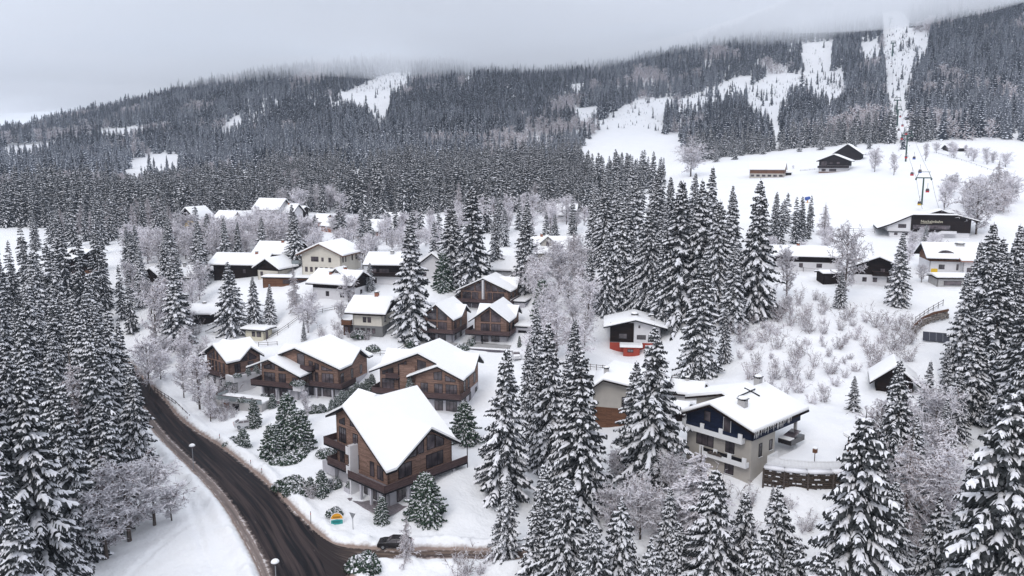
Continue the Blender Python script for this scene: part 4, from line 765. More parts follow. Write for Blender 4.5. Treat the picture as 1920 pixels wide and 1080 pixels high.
# ---- chalet 3 (centre right)
def chalet_right():
    k = HP['h3']; h = House('chalet', 'wide chalet in the middle row, right of the other, behind the largest roof', *k[:3], 2.4, 'chalet', GROUPC)
    W_, L_ = k[3], k[4]; pr = k[3:]; left = (9.25, 11.9, 0.7, 0.7); zf = cross_z(*pr, left=left); th = 0.3; h.roof(cross_pieces(*pr, left=left), th, 0.34)
    a, b, c, d = (1.9, 1.0), (W_ - 1.0, 1.0), (W_ - 1.0, L_ - 1.0), (1.9, L_ - 1.0); shell(h, [a, b, c, d], 1.0, 5.75, zf, th, 'grey_render', 'timber')
    s0, a0 = 14.66, 11.83; z2 = lambda s, t: a0 - (0.40 * (s0 - s) if s < s0 else 0.455 * (s - s0)); h.roof([([(8.4, -1.2), (s0, -1.2), (s0, 1.6), (8.4, 1.6)], z2), ([(s0, -1.2), (19.95, -1.2), (19.95, -0.02), (s0, -0.02)], z2)], 0.28, 0.30, name='front_roof')
    q = [(9.6, -0.2), (W_ - 1.0, -0.2), (W_ - 1.0, 0.97), (9.6, 0.97)]; shell(h, q, 1.0, 5.75, z2, 0.28, 'grey_render', 'timber', 'front_ground_floor', 'front_upper_wall'); qa, qb = q[0], q[1]
    for f0, w, n_ in ((1.9, 1.5, 2), (4.7, 1.7, 2), (7.0, 2.3, 3)):
        h.window(qa, qb, f0 - .6, f0 + w - .6, 5.95, 8.2, n_, name='balcony_door'); h.window(qa, qb, f0 - .6, f0 + w - .6, 2.7, 4.9, n_, name='terrace_door')
    h.window(qa, qb, 4.0, 5.7, 8.9, 10.4, 2, z1b=10.7, name='gable_window'); h.window(qa, qb, 6.3, 8.4, 8.75, 10.0, 2, z1b=9.2, name='gable_window')
    h.window(a, b, 0.4, 3.0, 5.95, 8.2, 3, name='balcony_door'); h.window(a, b, 3.9, 5.2, 5.95, 8.2, 1, name='balcony_door'); h.window(a, b, 0.5, 2.9, 8.95, 9.6, 2, z1b=10.5, name='gable_window'); h.window(a, b, 3.9, 5.0, 9.0, 11.2, 1, z1b=11.6, name='gable_window'); h.window(a, b, 5.1, 5.7, 9.0, 11.7, 1, z1b=11.95, name='gable_window'); h.window(a, b, 7.9, 9.7, 9.9, 12.4, 1, z1b=12.0, name='gable_window')
    h.window(a, b, 0.6, 3.2, 2.7, 4.9, 3, name='terrace_door')
    bm = MB(); bm.box(6.3, 9.55, 0.4, 0.96, 5.78, 11.2); h.add(bm, 'bay', ['timber']); h.balcony([(3.6, 1.0), (3.6, -0.2), (6.25, -0.2)], 8.6, slab=[(3.6, 0.97), (3.6, -0.2), (6.25, -0.2), (6.25, 0.97)], name='small_balcony')
    h.balcony([(0.9, 3.0), (0.9, -1.0), (8.0, -1.0)], 5.72, slab=[(0.9, 3.0), (0.9, -1.0), (9.4, -1.0), (9.4, 0.96), (1.9, 0.96), (1.9, 3.0)], name='balcony'); h.box(8.1, 9.3, -1.1, 0.0, 5.3, 6.8, 'planter', 'white_render')
    h.balcony([(9.45, -1.7), (19.6, -1.7), (19.6, 4.2)], 5.72, slab=[(9.45, -1.7), (19.6, -1.7), (19.6, 4.2), (18.95, 4.2), (18.95, -.22), (9.45, -.22)], name='balcony')
    for f0, w in ((1.0, 1.2), (3.6, 1.0), (7.4, 1.4)): h.window(b, c, f0, f0 + w, 6.2, 8.3, 2)
    for f0, w in ((1.2, 1.2), (4.4, 1.2), (8.4, 1.3)): h.window(b, c, f0, f0 + w, 3.0, 5.0, 2)
    h.box(0.9, 20.2, -3.4, -0.25, 1.6, 2.45, 'terrace', 'grey_deck'); plant_on(h, 8.7, -0.6, 6.7, 'c', 2.6, 'small conifer in the planter on the balcony of the right-hand wide chalet'); return h
# ---- the three upper chalets
def chalet_small(key, label, zg, zd, tw_):
    k = HP[key]; h = House('chalet', label, *k[:3], zg, 'chalet', GROUPC); W_, L_ = k[3], k[4]; pr = k[3:]; left = (pr[3], pr[5], pr[8], pr[9]); zf = cross_z(*pr, left=left); th = 0.28; h.roof(cross_pieces(*pr, left=left), th, 0.32)
    e = 1.3 if not tw_ else 1.0; a, b, c, d = (e, 0.9), (W_ - 0.7, 0.9), (W_ - 0.7, L_ - 0.9), (e, L_ - 0.9); shell(h, [a, b, c, d], zg - 1.5, zd, zf, th, 'grey_render', 'timber'); w = b[0] - a[0]; s1 = pr[2] - a[0]
    if not tw_:
        for f0, f1 in ((s1 - 2.4, s1 - 0.2), (s1 + 0.2, s1 + 2.5)): h.window(a, b, f0, f1, zd + .15, zd + 2.3, 3, name='balcony_door'); h.window(a, b, f0, f1 - .3, zg + .15, zg + 2.2, 2, name='terrace_door')
        m = pr[6]; zt = lambda f: pr[4] - m * abs(f - s1) - th - 0.35
        h.window(a, b, s1 - 2.4, s1 - 0.2, zd + 2.75, zt(s1 - 2.4) - .1, 1, z1b=zt(s1 - .2), name='gable_window'); h.window(a, b, s1 + 0.2, s1 + 2.5, zd + 2.75, zt(s1 + .2), 1, z1b=zt(s1 + 2.5) - .1, name='gable_window')
        h.box(a[0] + s1 - 1.7, a[0] + s1 - 1.45, -0.9, -0.6, zg - .3, zd - .3, 'column', 'trim')
    else:
        for f0, f1 in ((0.5, 2.9), (3.2, 5.0), (s1 + 1.0, s1 + 2.2), (s1 + 2.5, s1 + 5.6)): h.window(a, b, f0, f1, zd + .15, zd + 2.4, 3 if f1 - f0 > 2 else 2, name='balcony_door'); h.window(a, b, f0, f1, zg + .15, zg + 2.2, 2, name='terrace_door')
        m = pr[6]; zt = lambda f: pr[4] - m * abs(f - s1) - th - 0.4
        for f0, f1 in ((0.9, 3.9), (4.2, s1 - .6), (s1 + .6, s1 + 1.9), (s1 + 2.1, s1 + 3.7), (s1 + 3.9, s1 + 6.0)): h.window(a, b, f0, f1, zd + 2.75, max(zt(f0), zd + 2.95), 1, z1b=max(zt(f1), zd + 2.95), name='gable_window')
        h.box(a[0] + s1 - .25, a[0] + s1 + .25, -0.2, 0.87, zg, zt(s1) + .3, 'party_wall', 'white_render'); h.box(a[0] + s1 - .3, a[0] + s1 - .27, -0.25, 0.85, zg, zt(s1) + .3, 'wall_edge', 'trim')
    h.balcony([(0.4 - .8, 5.0), (0.4 - .8, -1.1), (W_ + .3, -1.1), (W_ + .3, 7.5)], zd, slab=[(-.4, 5.0), (-.4, -1.1), (W_ + .3, -1.1), (W_ + .3, 7.5), (W_ - .68, 7.5), (W_ - .68, .88), (e, .88), (e, 5.0)], name='balcony', rail='rail_boards', h=0.95)
    for f0 in (1.2, 4.6): h.window(b, c, f0, f0 + 1.3, zd + .3, zd + 2.2, 2); h.window(b, c, f0, f0 + 1.2, zg + .3, zg + 2.1, 2)
    h.box(W_ - 1.6, W_ - .5, -.9, -.2, zd + .03, zd + .6, 'planter', 'white_render')
    if tw_:
        h.box(W_ - .6, W_ + 3.4, 1.5, 9.0, zg - 1.0, zd + .1, 'side_wing', 'grey_render'); h.box(W_ - .6, W_ + 3.7, 1.2, 9.3, zd + .103, zd + .4, 'wing_roof', 'trim'); h.box(W_ - .6, W_ + 3.6, 1.3, 9.2, zd + .403, zd + .7, 'wing_snow', 'roof_snow'); h.window((W_ - .6, 1.5), (W_ + 3.4, 1.5), .8, 2.2, zg + .2, zg + 2.2, 1, name='side_door')
    h.box(-1.0, W_ + .6, -2.6, 0.85, zg - 1.2, zg + .02, 'terrace', 'concrete'); return h
chalet_fore(); chalet_left(); chalet_centre(); chalet_right()
_a = chalet_small('h4', 'upper small chalet on the left, beside the tallest garden spruce', 8.0, 10.5, False)
_b = chalet_small('h5', 'upper small chalet on the right, above the dark retaining wall', 7.8, 10.1, False)
_c = chalet_small('h6', 'topmost double chalet with a dividing wall in the middle of its gable', 11.3, 13.9, True)
# link between the two small ones, garage behind, and the dark stone wall below them
_l = House('link_building', 'flat roofed grey garage between the upper right chalet and the driveway', *HP['h5'][:3], 8.0, 'garage'); _l.box(10.3, 14.5, 5.0, 12.0, 7.0, 11.0, 'walls', 'grey_render'); _l.box(10.0, 14.9, 4.7, 12.3, 11.003, 11.3, 'roof_slab', 'trim'); _l.box(10.1, 14.8, 4.8, 12.2, 11.303, 11.6, 'roof_snow', 'roof_snow'); _l.box(11.0, 14.2, 4.94, 4.99, 7.9, 10.3, 'garage_door', 'trim')
_w = House('retaining_wall', 'dark stone retaining wall below the three upper chalets', *HP['h5'][:3], 5.0, 'wall')
m_ = MB()
for x0_, x1_, y_, zt_ in ((-17.5, -11.0, -1.9, 7.7), (-11.0, -2.0, -2.9, 7.5), (-2.0, 12.2, -3.6, 7.35)): m_.box(x0_, x1_ - .004, y_ - .5, y_, 4.0, zt_)
_w.add(m_, 'stonework', ['dark_stone']); m_ = MB()
for x0_, x1_, y_, zt_ in ((-17.5, -11.0, -1.9, 7.7), (-11.0, -2.0, -2.9, 7.5), (-2.0, 12.2, -3.6, 7.35)): m_.box(x0_ + .01, x1_ - .01, y_ - .48, y_ + .3, zt_ + .003, zt_ + .22)
_w.add(m_, 'snow_cap', ['roof_snow'])
HB = []
for _k in HP: _q = loc2w(_k, HP[_k][3] / 2, HP[_k][4] / 2); HB.append((*_q, 10.5))
_q = bl2w(8, 7); HB.append((*_q, 12))
_q = bl2w(18, 9); HB.append((*_q, 7))
# ------------------------------------------------------------------ village houses
def gh(name, label, px, py, deg, W_, L_, eave, rise, axis='t', oh=1.0, low='white_render', split=99, up='dark_timber', snow=0.5, soft=0.16, fas='dark_timber', chim=(), win=(), side=(), bal=(), cat='house', group=None, gable=None, plinth=None, dormer=None, apex=0.5, hip=0.0, dz=0.0, d=None, sidel=()):
    """plain alpine house: px,py = photo pixel of its front middle at the ground. axis t: gable to the front; axis s: eaves to the front"""
    if d: X, Y, _ = unp(px, py, d); X, Y = float(X), float(Y); zb = g1(X, Y)
    else: X, Y, zb, dd = hit(px, py)
    zb += dz; ph = math.radians(deg); X -= W_ / 2 * math.cos(ph); Y -= W_ / 2 * math.sin(ph); h = House(name, label, X, Y, ph, zb, cat, group); th = 0.22
    if axis == 't':
        r = W_ * apex; ml, mr = rise / r, rise / (W_ - r); zr = lambda s, t: zb + eave + rise - (ml * (r - s) if s < r else mr * (s - r)) + th; A = [(-oh, -oh), (r, -oh), (r, L_ + oh), (-oh, L_ + oh)]; B = [(r, -oh), (W_ + oh, -oh), (W_ + oh, L_ + oh), (r, L_ + oh)]
        pieces = [(A, lambda s, t: zb + eave + rise - ml * (r - s) + th), (B, lambda s, t: zb + eave + rise - mr * (s - r) + th)]
    else:
        r = L_ * apex; ml, mr = rise / r, rise / (L_ - r); zr = lambda s, t: zb + eave + rise - (ml * (r - t) if t < r else mr * (t - r)) + th; A = [(-oh, -oh), (W_ + oh, -oh), (W_ + oh, r), (-oh, r)]; B = [(-oh, r), (W_ + oh, r), (W_ + oh, L_ + oh), (-oh, L_ + oh)]
        pieces = [(A, lambda s, t: zb + eave + rise - ml * (r - t) + th), (B, lambda s, t: zb + eave + rise - mr * (t - r) + th)]
    HB.append((X + W_ / 2 * math.cos(ph) - L_ / 2 * math.sin(ph), Y + W_ / 2 * math.sin(ph) + L_ / 2 * math.cos(ph), max(W_, L_) * .55 + 1))
    rf = h.roof(pieces, th, snow, fascia=fas, soft=soft); P4 = [(0, 0), (W_, 0), (W_, L_), (0, L_)]
    z1 = zb + min(split, eave); pz = zb + (plinth[0] if plinth else -1.2); n = 4
    if plinth: m_ = MB(); m_.prism([(s, t, zb - 1.5) for s, t in P4], (0, 0, pz - zb + 1.5)); h.add(m_, 'plinth', [plinth[1]]); pz += .002
    lo, upm = MB(), MB()
    for i in range(4):
        a, b = P4[i], P4[(i + 1) % 4]; dx, dy = b[0] - a[0], b[1] - a[1]; l = math.hypot(dx, dy); nx, ny = -dy / l * .25, dx / l * .25
        lo.prism([(a[0], a[1], pz), (b[0], b[1], pz), (b[0], b[1], z1), (a[0], a[1], z1)], (nx, ny, 0)); pr = profile(zr, a, b, th, 12); upm.prism([(a[0], a[1], z1 + .002), (b[0], b[1], z1 + .002)] + [(a[0] + dx * f, a[1] + dy * f, z) for f, z in reversed(pr)], (nx, ny, 0))
    h.add(lo, 'wall', [low]); h.add(upm, 'gable_wall', [up if split < 99 else (gable or low)])
    for w in win: h.window((0, 0), (W_, 0), w[0], w[1], zb + w[2], zb + w[3], w[4] if len(w) > 4 else 2, fr='trim')
    for w in side: h.window((W_, 0), (W_, L_), w[0], w[1], zb + w[2], zb + w[3], 2)
    for w in sidel: h.window((0, L_), (0, 0), w[0], w[1], zb + w[2], zb + w[3], 2)
    for c in chim: h.chimney(c[0], c[1], zr(c[0], c[1]) - .2, zr(c[0], c[1]) + c[2], c[3] if len(c) > 3 else .7, c[4] if len(c) > 4 else 'brick', rf)
    for b in bal: x0, x1, z, m_ = b[:4]; dp = b[4] if len(b) > 4 else 1.2; h.balcony([(x0, -.02), (x0, -dp), (x1, -dp), (x1, -.02)], zb + z, slab=[(x0, -.01), (x0, -dp), (x1, -dp), (x1, -.01)], rail=m_, slabm=m_, th=.2, h=.95)
    if dormer:
        x, wd, hd, tt = dormer; zz = zr(x, tt); m_ = MB(); a0, a1 = x - wd / 2, x + wd / 2; m_.prism([(a0, tt, zz - .3), (a1, tt, zz - .3), (a1, tt, zz + hd), (x, tt, zz + hd + wd * .42), (a0, tt, zz + hd)], (0, 3.5, 0)); dm = h.add(m_, 'dormer', [low]); q = MB(); q.v = []; mm = (wd * .42) / (wd / 2)
        zf_ = lambda s: zz + hd + wd * .42 - mm * abs(s - x) + .2
        for sg, m__, off, tk in ((0, 'dark_timber', 0, .18), (1, 'roof_snow', .004, .35)):
            q = MB()
            for e in (-1, 1): s1_ = x + e * (wd / 2 + .5); q.prism([(x, tt - .6, zf_(x) + off), (s1_, tt - .6, zf_(s1_) + off), (s1_, tt + 4, zf_(s1_) + off), (x, tt + 4, zf_(x) + off)][::1], (0, 0, tk if sg else -tk))
            h.add(q, 'dormer_roof' if not sg else 'dormer_snow', [m__], parent=dm)
        h.window((x - wd / 2, tt), (x + wd / 2, tt), wd / 2 - .45, wd / 2 + .45, zz + .3, zz + hd + .3, 2, parent=dm)
    return h
def rowsw(W_, n, w, z0, z1, m=0.8): return [(m + (W_ - 2 * m - w) * i / max(1, n - 1), m + (W_ - 2 * m - w) * i / max(1, n - 1) + w, z0, z1, 2 if w > .9 else 1) for i in range(n)]
# middle of the village
gh('house', 'cream house with a grey basement, brick chimney and thick snow roof above the chalets', 690, 630, -13, 7.6, 8.5, 6.2, 2.3, 's', 1.5, 'cream_render', 5.0, 'dark_timber', .55, .2, plinth=(2.5, 'plinth'), chim=[(4.6, 4.2, 1.2, .9)], win=[(2.6, 3.5, 3.3, 4.6, 1), (3.8, 4.7, 3.3, 4.6, 1), (.6, 1.5, 1.0, 1.9, 1), (2.0, 3.0, 1.0, 1.9, 1), (3.6, 4.4, 1.0, 1.9, 1), (4.9, 5.7, .7, 1.9, 1)], side=[(1.2, 2.2, 3.3, 4.6)], bal=[(-2.6, -.1, 2.9, 'brown_timber', -1.0 + 2.0)])
gh('shed', 'brown timber garage under the balcony at the left of the cream house', 655, 628, -13, 3.0, 4, 2.4, .3, 's', .4, 'brown_timber', snow=.4, win=[(.3, 1.35, .1, 2.1, 1), (1.6, 2.7, .1, 2.1, 1)], cat='garage')
gh('house', 'large white house with two rows of dark windows and a glass balcony', 603, 513, -14, 12.2, 13, 5.6, 2.7, 't', 1.3, 'cream_render', snow=.45, fas='brown_timber', win=[(3.0, 5.3, 3.4, 4.8, 4), (6.2, 6.9, 3.5, 4.6, 1), (8.4, 9.2, 3.3, 4.6, 1)] + rowsw(12.2, 7, .8, .4, 1.8, 1.0), side=[(1, 1.7, 3.2, 4.9), (2.8, 3.4, 3.2, 4.9), (7, 7.7, 3.2, 4.9), (9.6, 10.3, 3.2, 4.9)], bal=[(-2.4, -.1, 2.9, 'clear_rail', 1.5)])
gh('house', 'long dark timber house with a cream middle wall left of the large white house', 447, 522, -8, 15.5, 9, 4.4, 2.2, 's', 1.2, 'dark_timber', snow=.5, win=[(9.3, 10.2, 1.6, 2.8, 1)], chim=[(12, 4, .9, .7)])
gh('annex', 'gabled dark wing with cream lower wall joined to the long dark house', 503, 524, -22, 7.4, 7, 3.6, 2.2, 't', 1.2, 'cream_render', 2.6, 'dark_timber', .5, .16, win=[(1, 1.9, 1, 2.2)], cat='house')
gh('house', 'dark house with a broad snow roof touching the large white house at its left', 517, 503, -10, 12.5, 9, 4.6, 2.6, 's', 1.1, 'dark_timber', snow=.5, chim=[(7, 4, .9)])
gh('house', 'low house with dark gable, two brick chimneys and dormer before the large white house', 622, 562, -20, 11.5, 9.5, 4.6, 2.3, 's', 1.4, 'white_render', 3.0, 'dark_timber', .55, .2, chim=[(4.2, 2.4, 1.0, .7), (6.8, 5.6, 1.2, .7)], win=[(4, 5, .9, 2.2), (8.4, 9.6, .8, 2.1)], side=[(1, 2.1, .9, 2.2), (5, 6, .9, 2.2)], dormer=(5.6, 2.2, .6, 3.0))
gh('house', 'house with a dark wooden balcony above white walls left of the tallest central spruce', 722, 535, -6, 9.5, 10, 6.0, 2.2, 's', 1.2, 'white_render', 3.0, 'dark_timber', .5, win=[(.8, 2.4, 3.3, 4.7), (3.2, 6, 3.3, 4.7, 3), (1.2, 2.4, .6, 2)], bal=[(-.3, 9.6, 2.8, 'dark_timber')], chim=[(6, 4, 1.0, .9, 'concrete')])
gh('house', 'white house with a steep gable showing right of the tallest central spruce', 812, 525, -14, 8, 9, 4.4, 3.0, 't', 1.1, 'white_render', snow=.5, win=[(1, 2, 1, 2.2), (5, 6, 1, 2.2)])
# upper cluster, left
gh('house', 'small yellow house with hooded dark gable and glazed veranda, leftmost of the upper houses', 352, 427, -18, 9.0, 11, 4.2, 4.0, 't', 1.0, 'yellow_render', 3.0, 'dark_timber', .6, win=[(1.2, 2.6, .8, 2.2), (5.6, 7, .8, 2.2)], side=[(1, 2, .8, 2.2), (4, 5, .8, 2.2)])
gh('veranda', 'flat roofed glass veranda in front of the small yellow house', 328, 430, -8, 8, 4, 2.6, .2, 's', .4, 'cream_render', snow=.4, win=[(.3, 7.7, .4, 2.3, 6)], cat='veranda')
gh('house', 'two roofed dark house with bare tiles showing between its snowy roofs', 420, 428, -20, 10, 9, 3.4, 3.2, 's', 1.0, 'dark_timber', 1.8, 'dark_timber', .5, win=[(2, 3.2, .6, 1.6), (6, 7.2, .6, 1.6)])
gh('annex', 'steep gabled wing at the right of the two roofed dark house', 450, 428, -30, 6, 9, 3.2, 3.4, 't', .9, 'white_render', 2.2, 'dark_timber', .5, win=[(2.4, 3.6, .6, 1.8)], cat='house')
gh('house', 'highest and largest white house of the upper cluster with a hooded dark gable', 500, 410, -24, 13.5, 9, 4.6, 3.8, 's', 1.1, 'white_render', snow=.6, win=rowsw(13.5, 5, .9, 1.2, 2.6, 1.2), sidel=[(2, 3, 3, 4.4)])
gh('annex', 'small dark hooded gable attached to the highest white house', 534, 412, -24, 9.5, 7, 3.6, 3.0, 's', .9, 'white_render', snow=.55, win=[(2, 2.9, .6, 1.9), (5, 5.9, .6, 1.9)], chim=[(5, 3, 1)], cat='house')
gh('barn', 'dark shed with a curved snowy top at the right end of the upper cluster', 556, 408, -10, 6.5, 6, 3.8, .9, 's', .5, 'dark_timber', snow=.5, cat='shed')
gh('house', 'house with a blank snow roof and little red brick gable below the upper cluster', 530, 440, -14, 10, 8, 2.4, 3.6, 's', .8, 'brick', snow=.5, win=[(7, 8, .6, 1.6, 1)], chim=[(6, 4.5, .8, .5)])
for i_, (x_, y_, nm_) in enumerate([(600, 420, 'upper'), (607, 428, 'middle'), (614, 436, 'lower')]): gh('row_house', f'narrow red walled row house with a snow roof, the {nm_} one of three', x_, y_, -38, 8.5, 4.2, 2.6, 1.3, 's', .5, 'brick', snow=.45, win=[(3, 4, .5, 1.6, 1)], group='stepped row houses')
gh('house', 'house with a blank snow roof and dark red wall right of the row houses', 702, 446, -4, 13, 9, 2.8, 3.4, 's', .9, 'brick', snow=.5, win=[(4, 5.2, .6, 1.8)])
gh('house', 'small house with a dark gable end peeping out above the large blank roof', 728, 428, -34, 8, 8, 3.0, 3.0, 's', .9, 'dark_timber', snow=.5)
gh('house', 'white house with one small gabled dormer in its wide snow roof', 1035, 490, 4, 13, 10, 3.2, 4.0, 's', 1.0, 'sand_render', snow=.4, soft=.1, dormer=(5.2, 4.2, 1.5, 1.3), chim=[(3.6, 5, .9, .8)], win=[(1, 2, .6, 1.8), (9.6, 10.8, .6, 1.8)])
gh('house', 'roof of a house showing among frosty trees high in the centre', 1052, 416, -10, 11, 9, 3.0, 3.6, 's', .9, 'white_render', snow=.5)
gh('house', 'small roof corner tucked between the two tall spruces above the topmost chalet', 938, 523, -16, 8, 8, 3.0, 2.8, 's', 1.0, 'white_render', snow=.5)
gh('house', 'dark three storey chalet at the far left among the tall spruces', 128, 515, -16, 8.5, 9, 5.4, 1.8, 's', 1.3, 'dark_timber', snow=.35, win=[(1, 2.2, .5, 1.9), (4, 5.4, .5, 1.9), (6, 7.4, .5, 1.9)], bal=[(-.3, 8.6, 2.6, 'dark_timber')], dormer=(5.4, 2.6, .4, 2.0), plinth=(1.0, 'rust_wood'))
gh('hut', 'small hut with a pitched snow roof between frosty trees at the left', 285, 530, -26, 6, 6, 2.4, 1.8, 't', .8, 'dark_timber', snow=.45, cat='hut')
gh('house', 'half hidden roof with a capped chimney behind the left garden spruces', 352, 535, -12, 8, 7, 2.6, 2.4, 's', .8, 'white_render', snow=.5, chim=[(1.4, 3, 1.2, .8, 'concrete')])
gh('garage', 'long low dark garage with a thick snow roof between two big spruces', 382, 608, -3, 10, 6.5, 2.8, 1.4, 's', .9, 'dark_timber', snow=.55, soft=.2, chim=[(4, 3.5, .7, .8, 'concrete')], cat='garage')
_k = gh('kiosk', 'little cream pavilion with dark windows and a flat rounded snow roof', 478, 637, -18, 5.6, 3.4, 2.5, .12, 's', .9, 'cream_paint', snow=.45, soft=.2, fas='trim', win=[(2.0, 3.0, .8, 2.1, 1), (3.4, 4.7, .8, 2.1, 1)], side=[(.6, 1.6, .1, 2.1)], cat='hut')
gh('terrace_wall', 'long low terrace building with snowy parapets in front of the white house', 540, 534, -8, 15, 4, 1.8, .1, 's', .3, 'brown_timber', snow=.4, win=[(6, 9, .3, 1.4, 3), (10, 13, .3, 1.4, 3)], cat='terrace')
# right of the chalets
gh('house', 'black and white house with a red base and red porch, behind the big right-hand spruce', 1190, 660, -7, 11.2, 9, 5.9, 1.4, 't', 1.5, 'white_render', snow=.4, fas='trim', chim=[(5.5, 3, .5, 1.4, 'white_render'), (9.4, 2.2, 1.4, .7, 'concrete')], apex=.5, win=[(6.0, 8.0, 2.9, 3.9, 2), (6.3, 6.7, 5.5, 6.1, 1)], plinth=(2.1, 'red_render'))
def dark_half():
    X, Y, zb, _ = hit(1190, 660); ph = math.radians(-7); h = House('timber_cladding', 'black timber facing on the left half of the red based house', X - 5.6 * math.cos(ph), Y - 5.6 * math.sin(ph), ph, zb, 'house')
    h.box(0.0, 5.3, -.12, -.004, zb + 2.2, zb + 6.6, 'boards', 'dark_timber'); h.window((0, -.12), (5.3, -.12), 2.0, 3.8, zb + 3.0, zb + 4.2, 2); h.box(3.0, 6.6, -2.6, -.13, zb - .8, zb + 1.7, 'porch', 'red_render'); h.window((3.0, -2.6), (6.6, -2.6), .9, 2.2, zb + .5, zb + 1.2, 2)
    m_ = MB(); m_.box(2.2, 7.2, -3.1, -.12, zb + 1.703, zb + 2.2); h.add(m_, 'porch_snow', ['roof_snow'])
    for o in list(h.root.children): o.parent = HN.root; o.matrix_parent_inverse = Matrix()
    bpy.data.objects.remove(h.root)
HN = House.__new__(House); HN.root = [o for o in SC.objects if o.get('label', '').startswith('black and white house')][0]; dark_half()
_o = gh('house', 'white house over a brown timber base, cut off behind the big right-hand spruce', 1170, 797, -16, 11, 10, 6.3, 1.6, 't', 1.5, 'sand_render', snow=.45, fas='dark_timber', apex=.18, gable='sand_render', chim=[(1.8, 3, 1.0, .8, 'concrete')], win=[(5.0, 6.6, 3.2, 5.0, 1)], plinth=(2.9, 'brown_timber'))
gh('shed', 'low snow covered shed roof behind the left side of the blue house', 1262, 752, -20, 9, 6, 1.6, 1.0, 's', .8, 'white_render', snow=.55, chim=[(6.5, 3, .8, .7, 'concrete')], cat='shed')
gh('shed', 'snow buried carport roof between the big right-hand spruce and the blue house', 1245, 795, -28, 6, 5, 2.2, .8, 's', .7, 'dark_timber', snow=.5, cat='shed')
gh('cabin', 'red brown cabin with a steep snow roof behind the slim spruces', 1676, 738, -22, 5.6, 6, 2.4, 2.3, 't', 1.1, 'dark_timber', snow=.5, dormer=None, chim=[], win=[(2, 3.4, 1, 2)], cat='cabin')
gh('house', 'long house with dark upper wall and patchy snow roof, behind young larches at the right', 1512, 508, -15, 17, 9, 4.2, 1.8, 's', 1.2, 'white_render', 2.4, 'dark_timber', .4, win=[(11, 12.4, 1, 2.1), (6.5, 7.5, 1, 2.1), (1.5, 2.7, 2.8, 3.7)], chim=[(6.4, 4.6, .8, .8)])
gh('house', 'dark timber house with a white lower storey behind the frosty pine', 1645, 535, -22, 11.5, 9, 4.6, 2.4, 't', 1.4, 'white_render', 2.6, 'dark_timber', .45, win=[(2.2, 3.2, .8, 1.9), (4.6, 5.6, .8, 1.9), (7.8, 8.8, .8, 1.9), (6.2, 7.3, 3.1, 4.3)], bal=[(4.4, 11.6, 2.7, 'dark_timber', 1.4)])
gh('hut', 'small open black hut under the frosty pine at the right', 1560, 530, 4, 4.6, 4, 2.2, .3, 's', .5, 'dark_timber', snow=.45, cat='hut')
_t = gh('house', 'white house with an eye shaped roof dormer and broad chimney, below the lift station', 1790, 500, -14, 12, 11, 5.0, 2.8, 's', 1.2, 'white_render', 3.8, 'brown_timber', .45, chim=[(8.0, 4.6, .5, 1.8, 'concrete')], win=[(2.2, 3.6, 1.8, 3.0), (6.4, 6.9, 1.6, 3.2, 1), (7.6, 8.9, 1.8, 3.0)], d=206)
_m = MB(); _zb = _t.zb
for i in range(9):
    u0, u1 = i / 9, (i + 1) / 9; f = lambda u: 0.15 + 1.0 * math.sin(math.pi * u) ** 0.8
    _m.prism([(1.6 + 4.6 * u0, .6, _zb + 5.2), (1.6 + 4.6 * u1, .6, _zb + 5.2), (1.6 + 4.6 * u1, .6, _zb + 5.55 + f(u1)), (1.6 + 4.6 * u0, .6, _zb + 5.55 + f(u0))], (0, 2.2, 0))
_t.add(_m, 'eye_dormer', ['dark_glass'])
gh('annex', 'lower white wing with a red edged snow roof right of the eye dormer house', 1832, 502, -4, 7, 8, 4.6, 1.6, 's', 1.0, 'white_render', snow=.45, fas='brick', win=[(1, 2.2, 1.4, 2.6)], cat='house', d=204)
gh('garage', 'half buried garage with a rounded snow roof below the yellow board', 1786, 536, -4, 7.5, 5, 1.8, .3, 's', .5, 'concrete', snow=.7, soft=.3, win=[(1.6, 5.8, .1, 1.2, 1)], cat='garage')
gh('hut', 'low dark chalet among the trees at the top right edge of the piste', 1795, 285, 0, 11, 7, 2.4, 1.8, 's', .8, 'dark_timber', snow=.5, cat='hut')
# farm on the slope
gh('farmhouse', 'dark and white farmhouse with balconies, standing on the open piste', 1562, 324, -30, 15, 13, 6.6, 3.0, 't', 1.4, 'white_render', 3.8, 'dark_timber', .5, win=[(1, 4, 4.2, 6.2, 2), (5.4, 7, 4.6, 5.8), (9, 10.6, 4.6, 5.8), (1.5, 3.6, .8, 2.1), (5.4, 9, .8, 2.1, 3)], side=[(2, 3.4, 1, 2.2), (6, 7.4, 1, 2.2)], bal=[(-.5, 15.4, 2.8, 'dark_timber', 1.6)], plinth=(.6, 'brown_timber'))
gh('farm_barn', 'dark barn with a pointed snow roof behind the farmhouse', 1588, 303, -30, 15, 12, 4.8, 5.2, 't', 1.3, 'dark_timber', snow=.5, cat='barn')
gh('barn', 'long open fronted barn with brick coloured bays and a snow roof on the piste', 1437, 333, -26, 18, 9, 4.6, 3.4, 's', .6, 'sand_render', 2.2, 'brown_timber', .5, win=rowsw(18, 6, 1.8, .5, 1.6, .6), fas='white_render')
gh('shed', 'low dark lean-to beside the long barn on the piste', 1472, 330, 4, 7, 4, 1.6, .5, 's', .4, 'dark_timber', snow=.3, cat='shed')
